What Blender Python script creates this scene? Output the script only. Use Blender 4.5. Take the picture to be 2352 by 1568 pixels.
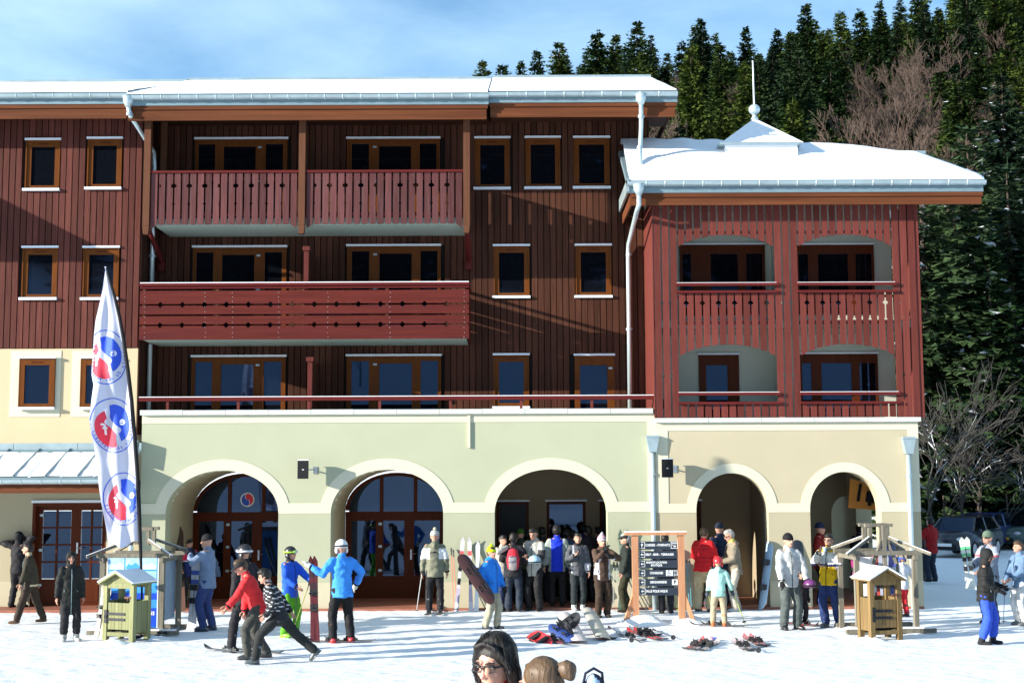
import bpy, bmesh, math, random
from mathutils import Vector, Matrix, Euler, noise
random.seed(7)
PI = math.pi
scene = bpy.context.scene
for o in list(bpy.data.objects): bpy.data.objects.remove(o)

# ------------------------------------------------------------ camera
CAM = Vector((0.0, -32.2, 2.9)); FPX = 3058.0; CXP, CYP = 1176.0, 784.0
PITCH = math.atan(318 / FPX); ROLL = 0.0042
_r0 = Vector((1, 0, 0)); _u0 = Vector((0, -math.sin(PITCH), math.cos(PITCH))); FWD = Vector((0, math.cos(PITCH), math.sin(PITCH)))
RIGHT = _r0 * math.cos(ROLL) - _u0 * math.sin(ROLL)
UP = _u0 * math.cos(ROLL) + _r0 * math.sin(ROLL)
cam = bpy.data.cameras.new('camera'); cam.sensor_width = 36.0; cam.lens = FPX / 2352 * 36.0
cam.clip_start = 0.1; cam.clip_end = 3000
camo = bpy.data.objects.new('camera', cam); scene.collection.objects.link(camo)
mw = Matrix((RIGHT, UP, -FWD)).transposed().to_4x4(); mw.translation = CAM
camo.matrix_world = mw
scene.camera = camo

# ------------------------------------------------------------ sun + sky
SUNV = Vector((2.47, 1.0, -0.715)).normalized()       # direction the light travels
SUN_EL = math.asin(-SUNV.z)
sd = bpy.data.lights.new('sun', 'SUN'); sd.energy = 5.0; sd.angle = math.radians(0.5); sd.color = (1.0, 0.93, 0.82)
so = bpy.data.objects.new('sun', sd); scene.collection.objects.link(so)
so.rotation_euler = SUNV.to_track_quat('-Z', 'Y').to_euler(); so.location = (-40, -30, 30)
world = bpy.data.worlds.new('World'); scene.world = world; world.use_nodes = True
wn = world.node_tree.nodes; wl = world.node_tree.links; wn.clear()
wo = wn.new('ShaderNodeOutputWorld'); bg = wn.new('ShaderNodeBackground'); bg.inputs[1].default_value = 0.060
sky = wn.new('ShaderNodeTexSky'); sky.sky_type = 'NISHITA'; sky.sun_disc = False
sky.sun_elevation = SUN_EL
sky.sun_rotation = math.atan2(-SUNV.x, -SUNV.y)       # azimuth of the sun itself, clockwise from +Y
sky.altitude = 1200; sky.air_density = 1.0; sky.dust_density = 0.4; sky.ozone_density = 1.5
tc = wn.new('ShaderNodeTexCoord'); mp = wn.new('ShaderNodeMapping'); mp.inputs['Scale'].default_value = (1.0, 1.0, 2.6)
mp.inputs['Rotation'].default_value = (0.0, 0.22, 0.3)
n1 = wn.new('ShaderNodeTexNoise'); n1.inputs['Scale'].default_value = 2.6; n1.inputs['Detail'].default_value = 9; n1.inputs['Roughness'].default_value = 0.55
n1.inputs['Distortion'].default_value = 0.25
rp = wn.new('ShaderNodeValToRGB'); rp.color_ramp.elements[0].position = 0.34; rp.color_ramp.elements[1].position = 0.84
rp.color_ramp.elements[0].color = (0.03, 0.03, 0.03, 1); rp.color_ramp.elements[1].color = (0.75, 0.75, 0.75, 1)
mx = wn.new('ShaderNodeMixRGB'); mx.blend_type = 'MIX'; mx.inputs[2].default_value = (8.8, 11.8, 13.6, 1)
tint = wn.new('ShaderNodeMixRGB'); tint.blend_type = 'MULTIPLY'; tint.inputs[0].default_value = 1.0; tint.inputs[2].default_value = (0.90, 1.52, 1.86, 1)
wl.new(tc.outputs['Generated'], mp.inputs[0]); wl.new(mp.outputs[0], n1.inputs['Vector']); wl.new(n1.outputs[0], rp.inputs[0])
wl.new(sky.outputs[0], tint.inputs[1]); wl.new(tint.outputs[0], mx.inputs[1]); wl.new(rp.outputs[0], mx.inputs[0])
wl.new(mx.outputs[0], bg.inputs[0]); wl.new(bg.outputs[0], wo.inputs[0])
scene.view_settings.view_transform = 'Standard'; scene.view_settings.look = 'None'
scene.view_settings.exposure = 1.12; scene.view_settings.gamma = 1.0
scene.view_settings.use_curve_mapping = False

# ------------------------------------------------------------ helpers
COL = scene.collection
def at(x, y, Y):
    """world point on the plane y=Y seen at pixel (x, y) of a 2352x1568 picture"""
    d = FWD + RIGHT * ((x - CXP) / FPX) + UP * ((CYP - y) / FPX)
    return CAM + d * ((Y - CAM.y) / d.y)
def gp(x, y, z=0.0):
    d = FWD + RIGHT * ((x - CXP) / FPX) + UP * ((CYP - y) / FPX)
    return CAM + d * ((z - CAM.z) / d.z)
def proj(p):
    q = Vector(p) - CAM; k = q.dot(FWD)
    return CXP + FPX * q.dot(RIGHT) / k, CYP - FPX * q.dot(UP) / k

def link(o, parent=None):
    COL.objects.link(o)
    if parent is not None: o.parent = parent
    return o
def tag(o, label=None, cat=None, group=None, kind=None):
    if label: o['label'] = label
    if cat: o['category'] = cat
    if group: o['group'] = group
    if kind: o['kind'] = kind
    return o
def empty(name, loc=(0, 0, 0), rz=0.0, label=None, cat=None, group=None, rot=None):
    o = bpy.data.objects.new(name, None); o.empty_display_size = 0.2
    o.location = loc; o.rotation_euler = rot if rot is not None else (0, 0, rz)
    COL.objects.link(o); return tag(o, label, cat, group)
def copy_tree(o, parent=None, top=True):
    c = o.copy(); COL.objects.link(c)
    if parent is not None: c.parent = parent
    for ch in list(o.children): copy_tree(ch, c, False)
    return c

_tmps = bpy.data.scenes.new('work')
def eval_mesh(o):
    """mesh of an unlinked object after its modifiers"""
    _tmps.collection.objects.link(o); vl = _tmps.view_layers[0]; vl.update(); dg = vl.depsgraph
    me = bpy.data.meshes.new_from_object(o.evaluated_get(dg)); bpy.data.objects.remove(o); return me

class MB:
    def __init__(s): s.v = []; s.f = []; s.m = []
    def add(s, vs, fs, mi=0):
        b = len(s.v); s.v += [tuple(p) for p in vs]
        for f in fs: s.f.append(tuple(i + b for i in f)); s.m.append(mi)
        return s
    def box(s, x0, x1, y0, y1, z0, z1, mi=0, M=None):
        vs = [Vector(p) for p in ((x0,y0,z0),(x1,y0,z0),(x1,y1,z0),(x0,y1,z0),(x0,y0,z1),(x1,y0,z1),(x1,y1,z1),(x0,y1,z1))]
        if M is not None: vs = [M @ p for p in vs]
        return s.add(vs, [(0,3,2,1),(4,5,6,7),(0,1,5,4),(1,2,6,5),(2,3,7,6),(3,0,4,7)], mi)
    def beam(s, a, b, w, t, mi=0, up=(0, 0, 1)):
        a = Vector(a); b = Vector(b); d = (b - a).normalized(); u = Vector(up)
        if abs(d.dot(u)) > 0.98: u = Vector((0, 1, 0))
        sd_ = d.cross(u).normalized() * (w / 2); up_ = sd_.cross(d).normalized() * (t / 2)
        vs = []
        for p in (a, b):
            for i, j in ((-1,-1),(1,-1),(1,1),(-1,1)): vs.append(p + sd_ * i + up_ * j)
        return s.add(vs, [(0,3,2,1),(4,5,6,7),(0,1,5,4),(1,2,6,5),(2,3,7,6),(3,0,4,7)], mi)
    def prism(s, poly, y0, y1, mi=0):
        """polygon in the xz plane, counter-clockwise as seen from -y, pushed back from y0 to y1"""
        n = len(poly); vs = [(p[0], y0, p[1]) for p in poly] + [(p[0], y1, p[1]) for p in poly]
        fs = [tuple(range(n)), tuple(range(2*n-1, n-1, -1))] + [(i, i+n, (i+1) % n + n, (i+1) % n) for i in range(n)]
        return s.add(vs, fs, mi)
    def prismx(s, poly, x0, x1, mi=0):
        n = len(poly); vs = [(x0, p[0], p[1]) for p in poly] + [(x1, p[0], p[1]) for p in poly]
        fs = [tuple(range(n-1, -1, -1)), tuple(range(n, 2*n))] + [(i, (i+1) % n, (i+1) % n + n, i+n) for i in range(n)]
        return s.add(vs, fs, mi)
    def prismz(s, poly, z0, z1, mi=0):
        n = len(poly); vs = [(p[0], p[1], z0) for p in poly] + [(p[0], p[1], z1) for p in poly]
        fs = [tuple(range(n-1, -1, -1)), tuple(range(n, 2*n))] + [(i, (i+1) % n, (i+1) % n + n, i+n) for i in range(n)]
        return s.add(vs, fs, mi)
    def tube(s, pts, r, n=8, mi=0, caps=True):
        """r: number or list of numbers or (a,b) pairs"""
        pts = [Vector(p) for p in pts]; k = len(pts)
        rs = r if isinstance(r, (list, tuple)) else [r] * k
        b = len(s.v); side = None
        for i, p in enumerate(pts):
            t = (pts[min(i+1, k-1)] - pts[max(i-1, 0)])
            t = t.normalized() if t.length > 1e-9 else Vector((0, 0, 1))
            if side is None:
                ref = Vector((1, 0, 0)) if abs(t.x) < 0.8 else Vector((0, 1, 0))
                side = (ref - t * ref.dot(t)).normalized()
            else:
                side = (side - t * side.dot(t))
                side = side.normalized() if side.length > 1e-6 else Vector((1, 0, 0))
            nn = t.cross(side)
            ra, rb = rs[i] if isinstance(rs[i], (tuple, list)) else (rs[i], rs[i])
            for j in range(n):
                a = 2 * PI * j / n; s.v.append(tuple(p + side * (ra * math.cos(a)) + nn * (rb * math.sin(a))))
        for i in range(k-1):
            for j in range(n):
                s.f.append((b+i*n+j, b+i*n+(j+1) % n, b+(i+1)*n+(j+1) % n, b+(i+1)*n+j)); s.m.append(mi)
        if caps:
            s.f.append(tuple(b+j for j in range(n-1, -1, -1))); s.m.append(mi)
            s.f.append(tuple(b+(k-1)*n+j for j in range(n))); s.m.append(mi)
        return s
    def rtube(s, pts, r, n=10, mi=0):
        """tube with rounded ends"""
        pts = [Vector(p) for p in pts]; rs = list(r) if isinstance(r, (list, tuple)) else [r] * len(pts)
        def sc(q, k): return (q[0]*k, q[1]*k) if isinstance(q, (tuple, list)) else q * k
        def mr(q): return min(q) if isinstance(q, (tuple, list)) else q
        d0 = (pts[0] - pts[1]).normalized(); d1 = (pts[-1] - pts[-2]).normalized()
        P = [pts[0] + d0 * mr(rs[0]) * .95, pts[0] + d0 * mr(rs[0]) * .6] + pts + [pts[-1] + d1 * mr(rs[-1]) * .6, pts[-1] + d1 * mr(rs[-1]) * .95]
        R = [sc(rs[0], .3), sc(rs[0], .78)] + rs + [sc(rs[-1], .78), sc(rs[-1], .3)]
        return s.tube(P, R, n, mi)
    def ell(s, c, r, n=12, m=8, mi=0, rot=None, z0=-1.0, z1=1.0):
        c = Vector(c); r = (r, r, r) if not isinstance(r, (tuple, list)) else r
        b = len(s.v); a0 = math.asin(max(-1, z0)); a1 = math.asin(min(1, z1))
        for i in range(m+1):
            a = a0 + (a1 - a0) * i / m
            for j in range(n):
                t = 2*PI*j/n; p = Vector((r[0]*math.cos(a)*math.cos(t), r[1]*math.cos(a)*math.sin(t), r[2]*math.sin(a)))
                if rot is not None: p = rot @ p
                s.v.append(tuple(c + p))
        for i in range(m):
            for j in range(n):
                s.f.append((b+i*n+j, b+i*n+(j+1) % n, b+(i+1)*n+(j+1) % n, b+(i+1)*n+j)); s.m.append(mi)
        s.f.append(tuple(b+j for j in range(n-1, -1, -1))); s.m.append(mi)
        s.f.append(tuple(b+m*n+j for j in range(n))); s.m.append(mi)
        return s
    def mesh(s, name, mats, smooth=False):
        me = bpy.data.meshes.new(name); me.from_pydata(s.v, [], s.f)
        mats = mats if isinstance(mats, (list, tuple)) else [mats]
        for m in mats: me.materials.append(m)
        if len(mats) > 1: me.polygons.foreach_set('material_index', s.m)
        if smooth: me.polygons.foreach_set('use_smooth', [True] * len(me.polygons))
        me.update(); return me
    def build(s, name, mats, parent=None, smooth=False, loc=None):
        o = bpy.data.objects.new(name, s.mesh(name, mats, smooth))
        if loc is not None: o.location = loc
        return link(o, parent)

# ------------------------------------------------------------ materials
MATS = {}
def M(name, rgb, rough=0.7, var=0.12, scale=6.0, bump=0.0, bscale=None, metallic=0.0, spec=0.4, stretch=(1, 1, 1), rnd=0.0, dirt=None, dirt_amt=0.0, dscale=1.5, coords='Object', sheen=0.0):
    if name in MATS: return MATS[name]
    m = bpy.data.materials.new(name); m.use_nodes = True; MATS[name] = m
    if name.startswith('wood'): spec = 0.1
    nt = m.node_tree; N = nt.nodes; L = nt.links
    b = N['Principled BSDF']; b.inputs['Roughness'].default_value = rough; b.inputs['Metallic'].default_value = metallic
    b.inputs['Specular IOR Level'].default_value = spec
    if sheen: b.inputs['Sheen Weight'].default_value = sheen
    c = (rgb[0], rgb[1], rgb[2], 1)
    tcn = N.new('ShaderNodeTexCoord'); mpn = N.new('ShaderNodeMapping'); mpn.inputs['Scale'].default_value = stretch
    L.new(tcn.outputs[coords], mpn.inputs[0])
    if rnd > 0 or coords == 'Object':
        oi = N.new('ShaderNodeObjectInfo'); vm = N.new('ShaderNodeVectorMath'); vm.operation = 'MULTIPLY'
        comb = N.new('ShaderNodeCombineXYZ'); mulr = N.new('ShaderNodeMath'); mulr.operation = 'MULTIPLY'; mulr.inputs[1].default_value = 37.0
        L.new(oi.outputs['Random'], mulr.inputs[0])
        for i in range(3): L.new(mulr.outputs[0], comb.inputs[i])
        L.new(comb.outputs[0], mpn.inputs['Location'])
    nz = N.new('ShaderNodeTexNoise'); nz.inputs['Scale'].default_value = scale; nz.inputs['Detail'].default_value = 6; nz.inputs['Roughness'].default_value = 0.6
    L.new(mpn.outputs[0], nz.inputs['Vector'])
    mr = N.new('ShaderNodeMapRange'); mr.inputs[1].default_value = 0.25; mr.inputs[2].default_value = 0.75
    mr.inputs[3].default_value = 1 - var; mr.inputs[4].default_value = 1 + var
    L.new(nz.outputs[0], mr.inputs[0]); val = mr.outputs[0]
    if rnd > 0:
        m2 = N.new('ShaderNodeMapRange'); m2.inputs[3].default_value = 1 - rnd; m2.inputs[4].default_value = 1 + rnd
        L.new(oi.outputs['Random'], m2.inputs[0]); mm = N.new('ShaderNodeMath'); mm.operation = 'MULTIPLY'
        L.new(val, mm.inputs[0]); L.new(m2.outputs[0], mm.inputs[1]); val = mm.outputs[0]
    vs = N.new('ShaderNodeVectorMath'); vs.operation = 'SCALE'; vs.inputs[0].default_value = rgb
    L.new(val, vs.inputs['Scale']); outc = vs.outputs[0]
    if dirt is not None:
        nd = N.new('ShaderNodeTexNoise'); nd.inputs['Scale'].default_value = dscale; nd.inputs['Detail'].default_value = 8
        L.new(mpn.outputs[0], nd.inputs['Vector'])
        rd = N.new('ShaderNodeMapRange'); rd.inputs[1].default_value = 0.5; rd.inputs[2].default_value = 0.75; rd.inputs[3].default_value = 0; rd.inputs[4].default_value = dirt_amt
        L.new(nd.outputs[0], rd.inputs[0]); mxd = N.new('ShaderNodeMixRGB'); mxd.inputs[2].default_value = (*dirt, 1)
        L.new(rd.outputs[0], mxd.inputs[0]); L.new(outc, mxd.inputs[1]); outc = mxd.outputs[0]
    L.new(outc, b.inputs['Base Color'])
    if bump > 0:
        bn = N.new('ShaderNodeBump'); bn.inputs['Strength'].default_value = bump; bn.inputs['Distance'].default_value = 0.02
        n2 = N.new('ShaderNodeTexNoise'); n2.inputs['Scale'].default_value = bscale or scale * 3; n2.inputs['Detail'].default_value = 5
        L.new(mpn.outputs[0], n2.inputs['Vector']); L.new(n2.outputs[0], bn.inputs['Height']); L.new(bn.outputs[0], b.inputs['Normal'])
    return m

WG = (14, 14, 0.9)
m_plank_b = M('wood_plank_brown', (0.066, 0.025, 0.015), 0.62, 0.30, 1.6, 0.25, 4, stretch=WG, rnd=0.34, dirt=(0.04, 0.018, 0.012), dirt_amt=0.5, dscale=.9)
m_plank_r = M('wood_plank_red', (0.102, 0.032, 0.024), 0.6, 0.26, 1.6, 0.25, 4, stretch=WG, rnd=0.26, dirt=(0.07, 0.02, 0.022), dirt_amt=0.5, dscale=.9)
m_slat_r = M('wood_slat_red', (0.130, 0.032, 0.025), 0.55, 0.22, 1.6, 0.2, 4, stretch=WG, rnd=0.22, dirt=(0.10, 0.022, 0.028), dirt_amt=0.4)
m_slat_g = M('wood_slat_weathered', (0.105, 0.038, 0.038), 0.65, 0.26, 1.6, 0.25, 4, stretch=WG, rnd=0.32, dirt=(0.12, 0.07, 0.07), dirt_amt=0.6)
m_hboard = M('wood_board_horizontal', (0.095, 0.017, 0.013), 0.5, 0.3, 1.6, 0.2, 4, stretch=(0.5, 12, 12), rnd=0.1, dirt=(0.07, 0.016, 0.02), dirt_amt=0.7, dscale=0.6)
m_rail = M('wood_rail', (0.105, 0.016, 0.015), 0.45, 0.25, 1.6, stretch=(0.6, 12, 12))
m_fascia = M('wood_fascia', (0.125, 0.042, 0.018), 0.55, 0.32, 1.3, 0.2, 4, stretch=(0.35, 8, 8), dirt=(0.07, 0.02, 0.01), dirt_amt=0.6, dscale=.7)
m_post = M('wood_post', (0.12, 0.050, 0.027), 0.6, 0.3, 1.5, 0.2, 4, stretch=(10, 10, .8), dirt=(0.08, 0.028, 0.015), dirt_amt=0.5)
m_frame = M('wood_window_frame', (0.13, 0.040, 0.008), 0.45, 0.2, 2, stretch=(6, 6, 1))
m_door = M('wood_door', (0.085, 0.020, 0.007), 0.42, 0.2, 2, stretch=(6, 6, 1))
m_dark = M('dark_backing', (0.012, 0.008, 0.007), 0.9)
m_zinc = M('zinc', (0.42, 0.52, 0.55), 0.38, 0.12, 4, metallic=0.55, dirt=(0.25, 0.33, 0.36), dirt_amt=0.5)
m_zincd = M('zinc_dull', (0.22, 0.31, 0.35), 0.45, 0.12, 4, metallic=0.4)
m_pipe = M('zinc_pipe', (0.55, 0.66, 0.68), 0.35, 0.08, 3, metallic=0.5)
m_white = M('white_metal', (0.72, 0.78, 0.84), 0.4, 0.05)
m_green = M('render_green', (0.41, 0.43, 0.305), 0.9, 0.035, 1.2, 0.12, 90, dirt=(0.36, 0.39, 0.255), dirt_amt=0.35, dscale=.5, spec=.2)
m_green2 = M('render_green_low', (0.395, 0.41, 0.29), 0.9, 0.035, 1.2, 0.12, 90, spec=.2)
m_cream = M('render_cream', (0.60, 0.58, 0.445), 0.9, 0.03, 1.2, 0.1, 90, spec=.2)
m_beige = M('render_beige', (0.46, 0.41, 0.285), 0.9, 0.035, 1.2, 0.12, 90, dirt=(0.41, 0.36, 0.245), dirt_amt=0.35, dscale=.5, spec=.2)
m_beige2 = M('render_beige_low', (0.43, 0.385, 0.265), 0.9, 0.035, 1.2, 0.12, 90, spec=.2)
m_plinth = M('render_plinth', (0.50, 0.46, 0.33), 0.9, 0.05, 1.2, 0.12, 90, dirt=(0.5, 0.45, 0.34), dirt_amt=0.4, dscale=1.1, spec=.2)
m_peach = M('render_peach', (0.55, 0.455, 0.29), 0.9, 0.035, 1.2, 0.12, 90, spec=.2)
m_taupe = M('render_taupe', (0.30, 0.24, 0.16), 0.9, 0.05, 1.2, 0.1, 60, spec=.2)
m_logwall = M('render_loggia', (0.50, 0.52, 0.44), 0.9, 0.04, 1.2, spec=.2)
m_slab = M('stone_slab', (0.55, 0.58, 0.54), 0.8, 0.12, 3, 0.15, 30, dirt=(0.4, 0.42, 0.38), dirt_amt=0.5)
m_soffit = M('painted_soffit', (0.36, 0.44, 0.38), 0.8, 0.05)
m_tile = M('terracotta_floor', (0.30, 0.11, 0.07), 0.7, 0.2, 8)
m_black = M('black_plastic', (0.012, 0.013, 0.016), 0.5, 0.1)
m_dblack = M('black_matt', (0.008, 0.008, 0.010), 0.85, 0.1)
m_steel = M('steel', (0.5, 0.52, 0.55), 0.3, 0.05, metallic=0.9)
m_iron = M('black_iron', (0.02, 0.022, 0.028), 0.5, 0.15, metallic=0.5)

def glass_mat(name, base, tintc, spec=1.0, ior=1.75):
    m = bpy.data.materials.new(name); m.use_nodes = True; b = m.node_tree.nodes['Principled BSDF']; N = m.node_tree.nodes; L = m.node_tree.links
    b.inputs['Base Color'].default_value = (*base, 1); b.inputs['Roughness'].default_value = 0.02; b.inputs['IOR'].default_value = ior
    b.inputs['Specular Tint'].default_value = (*tintc, 1); b.inputs['Specular IOR Level'].default_value = 0.5
    tcn = N.new('ShaderNodeTexCoord'); nz = N.new('ShaderNodeTexNoise'); nz.inputs['Scale'].default_value = 0.8; nz.inputs['Detail'].default_value = 1
    oi = N.new('ShaderNodeObjectInfo'); ad = N.new('ShaderNodeVectorMath'); ad.operation = 'ADD'
    L.new(tcn.outputs['Object'], ad.inputs[0]); L.new(oi.outputs['Location'], ad.inputs[1]); L.new(ad.outputs[0], nz.inputs['Vector'])
    bn = N.new('ShaderNodeBump'); bn.inputs['Strength'].default_value = 0.05; bn.inputs['Distance'].default_value = 0.02
    L.new(nz.outputs[0], bn.inputs['Height']); L.new(bn.outputs[0], b.inputs['Normal'])
    return m
m_glass = glass_mat('window_glass', (0.004, 0.005, 0.008), (0.42, 0.62, 1.0), ior=1.85)

def snow_mat(name, bump=0.35, fine=55.0, col=(0.87, 0.89, 0.92), tracks=False):
    m = bpy.data.materials.new(name); m.use_nodes = True; N = m.node_tree.nodes; L = m.node_tree.links; b = N['Principled BSDF']
    b.inputs['Roughness'].default_value = 0.65; b.inputs['Specular IOR Level'].default_value = 0.25
    tcn = N.new('ShaderNodeTexCoord')
    a = N.new('ShaderNodeTexNoise'); a.inputs['Scale'].default_value = 1.3; a.inputs['Detail'].default_value = 10; a.inputs['Roughness'].default_value = 0.65
    L.new(tcn.outputs['Object'], a.inputs['Vector'])
    r = N.new('ShaderNodeValToRGB'); r.color_ramp.elements[0].position = 0.3; r.color_ramp.elements[1].position = 0.7
    r.color_ramp.elements[0].color = (col[0]*.90, col[1]*.91, col[2]*.92, 1); r.color_ramp.elements[1].color = (*col, 1)
    L.new(a.outputs[0], r.inputs[0]); L.new(r.outputs[0], b.inputs['Base Color'])
    f = N.new('ShaderNodeTexNoise'); f.inputs['Scale'].default_value = fine; f.inputs['Detail'].default_value = 4
    g = N.new('ShaderNodeTexNoise'); g.inputs['Scale'].default_value = 7.0; g.inputs['Detail'].default_value = 6
    L.new(tcn.outputs['Object'], f.inputs['Vector']); L.new(tcn.outputs['Object'], g.inputs['Vector'])
    ad = N.new('ShaderNodeMath'); ad.operation = 'MULTIPLY_ADD'; ad.inputs[1].default_value = 0.35
    L.new(f.outputs[0], ad.inputs[0]); L.new(g.outputs[0], ad.inputs[2])
    hgt = ad.outputs[0]
    if tracks:
        vo = N.new('ShaderNodeTexVoronoi'); vo.feature = 'SMOOTH_F1'; vo.inputs['Scale'].default_value = 3.1; vo.inputs['Smoothness'].default_value = .35; vo.inputs['Randomness'].default_value = 1.0
        mpv = N.new('ShaderNodeMapping'); mpv.inputs['Scale'].default_value = (1.0, 1.7, 1.0); mpv.inputs['Rotation'].default_value = (0, 0, .5)
        L.new(tcn.outputs['Object'], mpv.inputs[0]); L.new(mpv.outputs[0], vo.inputs['Vector'])
        a3 = N.new('ShaderNodeMath'); a3.operation = 'MULTIPLY_ADD'; a3.inputs[1].default_value = 1.5; L.new(vo.outputs['Distance'], a3.inputs[0]); L.new(hgt, a3.inputs[2]); hgt = a3.outputs[0]
        wv = N.new('ShaderNodeTexWave'); wv.inputs['Scale'].default_value = 1.1; wv.inputs['Distortion'].default_value = 9.0; wv.inputs['Detail'].default_value = 2.0; wv.inputs['Detail Scale'].default_value = .35
        mpw = N.new('ShaderNodeMapping'); mpw.inputs['Rotation'].default_value = (0, 0, 1.35); L.new(tcn.outputs['Object'], mpw.inputs[0]); L.new(mpw.outputs[0], wv.inputs['Vector'])
        rw = N.new('ShaderNodeMapRange'); rw.inputs[1].default_value = .02; rw.inputs[2].default_value = .10; rw.inputs[3].default_value = -.6; rw.inputs[4].default_value = 0; L.new(wv.outputs[0], rw.inputs[0])
        a4 = N.new('ShaderNodeMath'); L.new(rw.outputs[0], a4.inputs[0]); L.new(hgt, a4.inputs[1]); hgt = a4.outputs[0]
    bn = N.new('ShaderNodeBump'); bn.inputs['Strength'].default_value = bump; bn.inputs['Distance'].default_value = 0.03
    L.new(hgt, bn.inputs['Height']); L.new(bn.outputs[0], b.inputs['Normal'])
    return m
m_snow = snow_mat('snow_ground', 0.42, 26.0, (0.89, 0.91, 0.93), tracks=True)
m_snowr = snow_mat('snow_roof', 0.08, 20.0, (0.90, 0.92, 0.95))
# ------------------------------------------------------------ terrain
def sstep(t): t = max(0.0, min(1.0, t)); return t * t * (3 - 2 * t)
def terrain(x, y):
    z = 0.0
    if y > 26:
        s = max(0.0, min(1.0, (y - 26) / 175.0))
        ridge = 58 + 0.33 * max(0.0, x - 5) if x > -10 else 58 + (x + 10) * 0.75
        ridge = max(6.0, min(ridge, 140))
        z = (s ** 1.02) * ridge
        if y > 201: z -= (y - 201) * 0.05
    if y < -13:
        # the piste side: snow rises towards and behind the camera
        d = -13 - y
        z = 1.2 * sstep(d / 17.0)
        if y < -42:
            e = -42 - y
            w = math.exp(-(max(0.0, -x - 45) / 45.0) ** 2) * math.exp(-(max(0.0, x - 130) / 90.0) ** 2)
            z += w * (0.215 * min(e, 110) + max(0.0, min(e - 110, 170)) * 0.36)
        z += 78 * sstep((-y - 105) / 55.0) * sstep((-x - 25 - 0.25 * max(0, -y - 150)) / 85.0) * (1 - 0.0)  # extra unseen hill, added to throw shade over the mirrored snow slope
    return z
def axis(breaks):
    out = []
    for a, b, st in breaks:
        n = max(1, int(round((b - a) / st)))
        out += [a + (b - a) * i / n for i in range(n)]
    out.append(breaks[-1][1]); return out
xs = axis([(-700, -150, 45), (-150, -40, 10), (-40, -15, 2.5), (-15, 15, 0.12), (15, 40, 2.0), (40, 150, 8), (150, 700, 45)])
ys = axis([(-600, -140, 30), (-140, -44, 6), (-44, -20, 1.2), (-20, -1.0, 0.10), (-1.0, 3, 0.5), (3, 26, 1.5), (26, 60, 3), (60, 220, 7), (220, 900, 60)])
mb = MB()
for y in ys:
    for x in xs:
        z = terrain(x, y)
        if -15.5 < x < 15.5 and -20.5 < y < -1.4:
            n_ = noise.noise((x * 3.4, y * 4.4, 3)); z += 0.012 * noise.noise((x * 0.9, y * 1.3, 0)) + 0.016 * n_ - 0.022 * max(0.0, noise.noise((x * 3.1 + 9, y * 5.0, 7)) - .15)
        elif y < -13 or y > 26: z += 0.05 * noise.noise((x * 0.5, y * 0.5, 0))
        mb.v.append((x, y, z))
nx = len(xs)
for j in range(len(ys) - 1):
    for i in range(nx - 1):
        k = j * nx + i; mb.f.append((k, k + 1, k + 1 + nx, k + nx)); mb.m.append(0)
ground = mb.build('snow_ground', m_snow, None, True); tag(ground, kind='structure')
# ------------------------------------------------------------ the lodge
LODGE = empty('ski_lodge', (0, 0, 0), 0, 'large chalet ski lodge, brown timber upper floors over a pale green and cream arcade', 'building')
YW, YL, YA, YT, YD = 0.0, -1.1, -1.8, -1.9, 0.8        # main wall, left wing wall, arcade front, slat screen, recessed doors
def Xp(x, y, Y): return at(x, y, Y).x
def Zp(x, y, Y): return at(x, y, Y).z
def pbox(px0, py0, px1, py1, Y, d, name, mat, parent, mbx=None, mi=0):
    ym = (py0 + py1) / 2; xm = (px0 + px1) / 2
    b = mbx or MB(); b.box(Xp(px0, ym, Y), Xp(px1, ym, Y), Y, Y + d, Zp(xm, py1, Y), Zp(xm, py0, Y), mi)
    if mbx is None: return b.build(name, mat, parent)

# --- key levels
Z_EAVE_B = Zp(1176, 271, -1.95)         # underside of the fascia
XL_END = Xp(322, 600, YL)               # right end of left wing
X_MAIN_R = Xp(1492, 600, YW)            # right end of main upper wall
Z_TER = 3.8; Z_PAR = Zp(900, 940, YA)
XA0 = Xp(322, 1150, YA); XT0 = Xp(1507, 1150, YT); XT1 = Xp(2114, 1150, YT)
Z_TS = Zp(1800, 959, YT)
print('levels', Z_EAVE_B, XL_END, X_MAIN_R, Z_PAR, XA0, XT0, XT1, Z_TS)

# --- backing walls (solid volumes)
b = MB(); b.box(XL_END - 0.05, X_MAIN_R, 0.08, 9.0, 3.7, Z_EAVE_B + 0.9); b.build('wall', m_dark, LODGE)
b = MB(); b.box(-24, XL_END, YL + 0.08, 9.0, Zp(170, 800, YL), Z_EAVE_B + 0.5); b.build('wall', m_dark, LODGE)
# left wing peach render storey and ground storey (with door opening)
zpl = Zp(170, 800, YL)
b = MB(); b.box(-24, XL_END, YL, 9.0, Zp(170, 1040, YL), zpl - 0.002); b.build('rendered_wall', m_peach, LODGE)
# right flank returns of the main upper block
b = MB(); b.box(X_MAIN_R, X_MAIN_R + 0.03, -0.02, 9.0, 3.7, Z_EAVE_B + 0.9); b.build('side_cladding', m_plank_b, LODGE)

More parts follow.
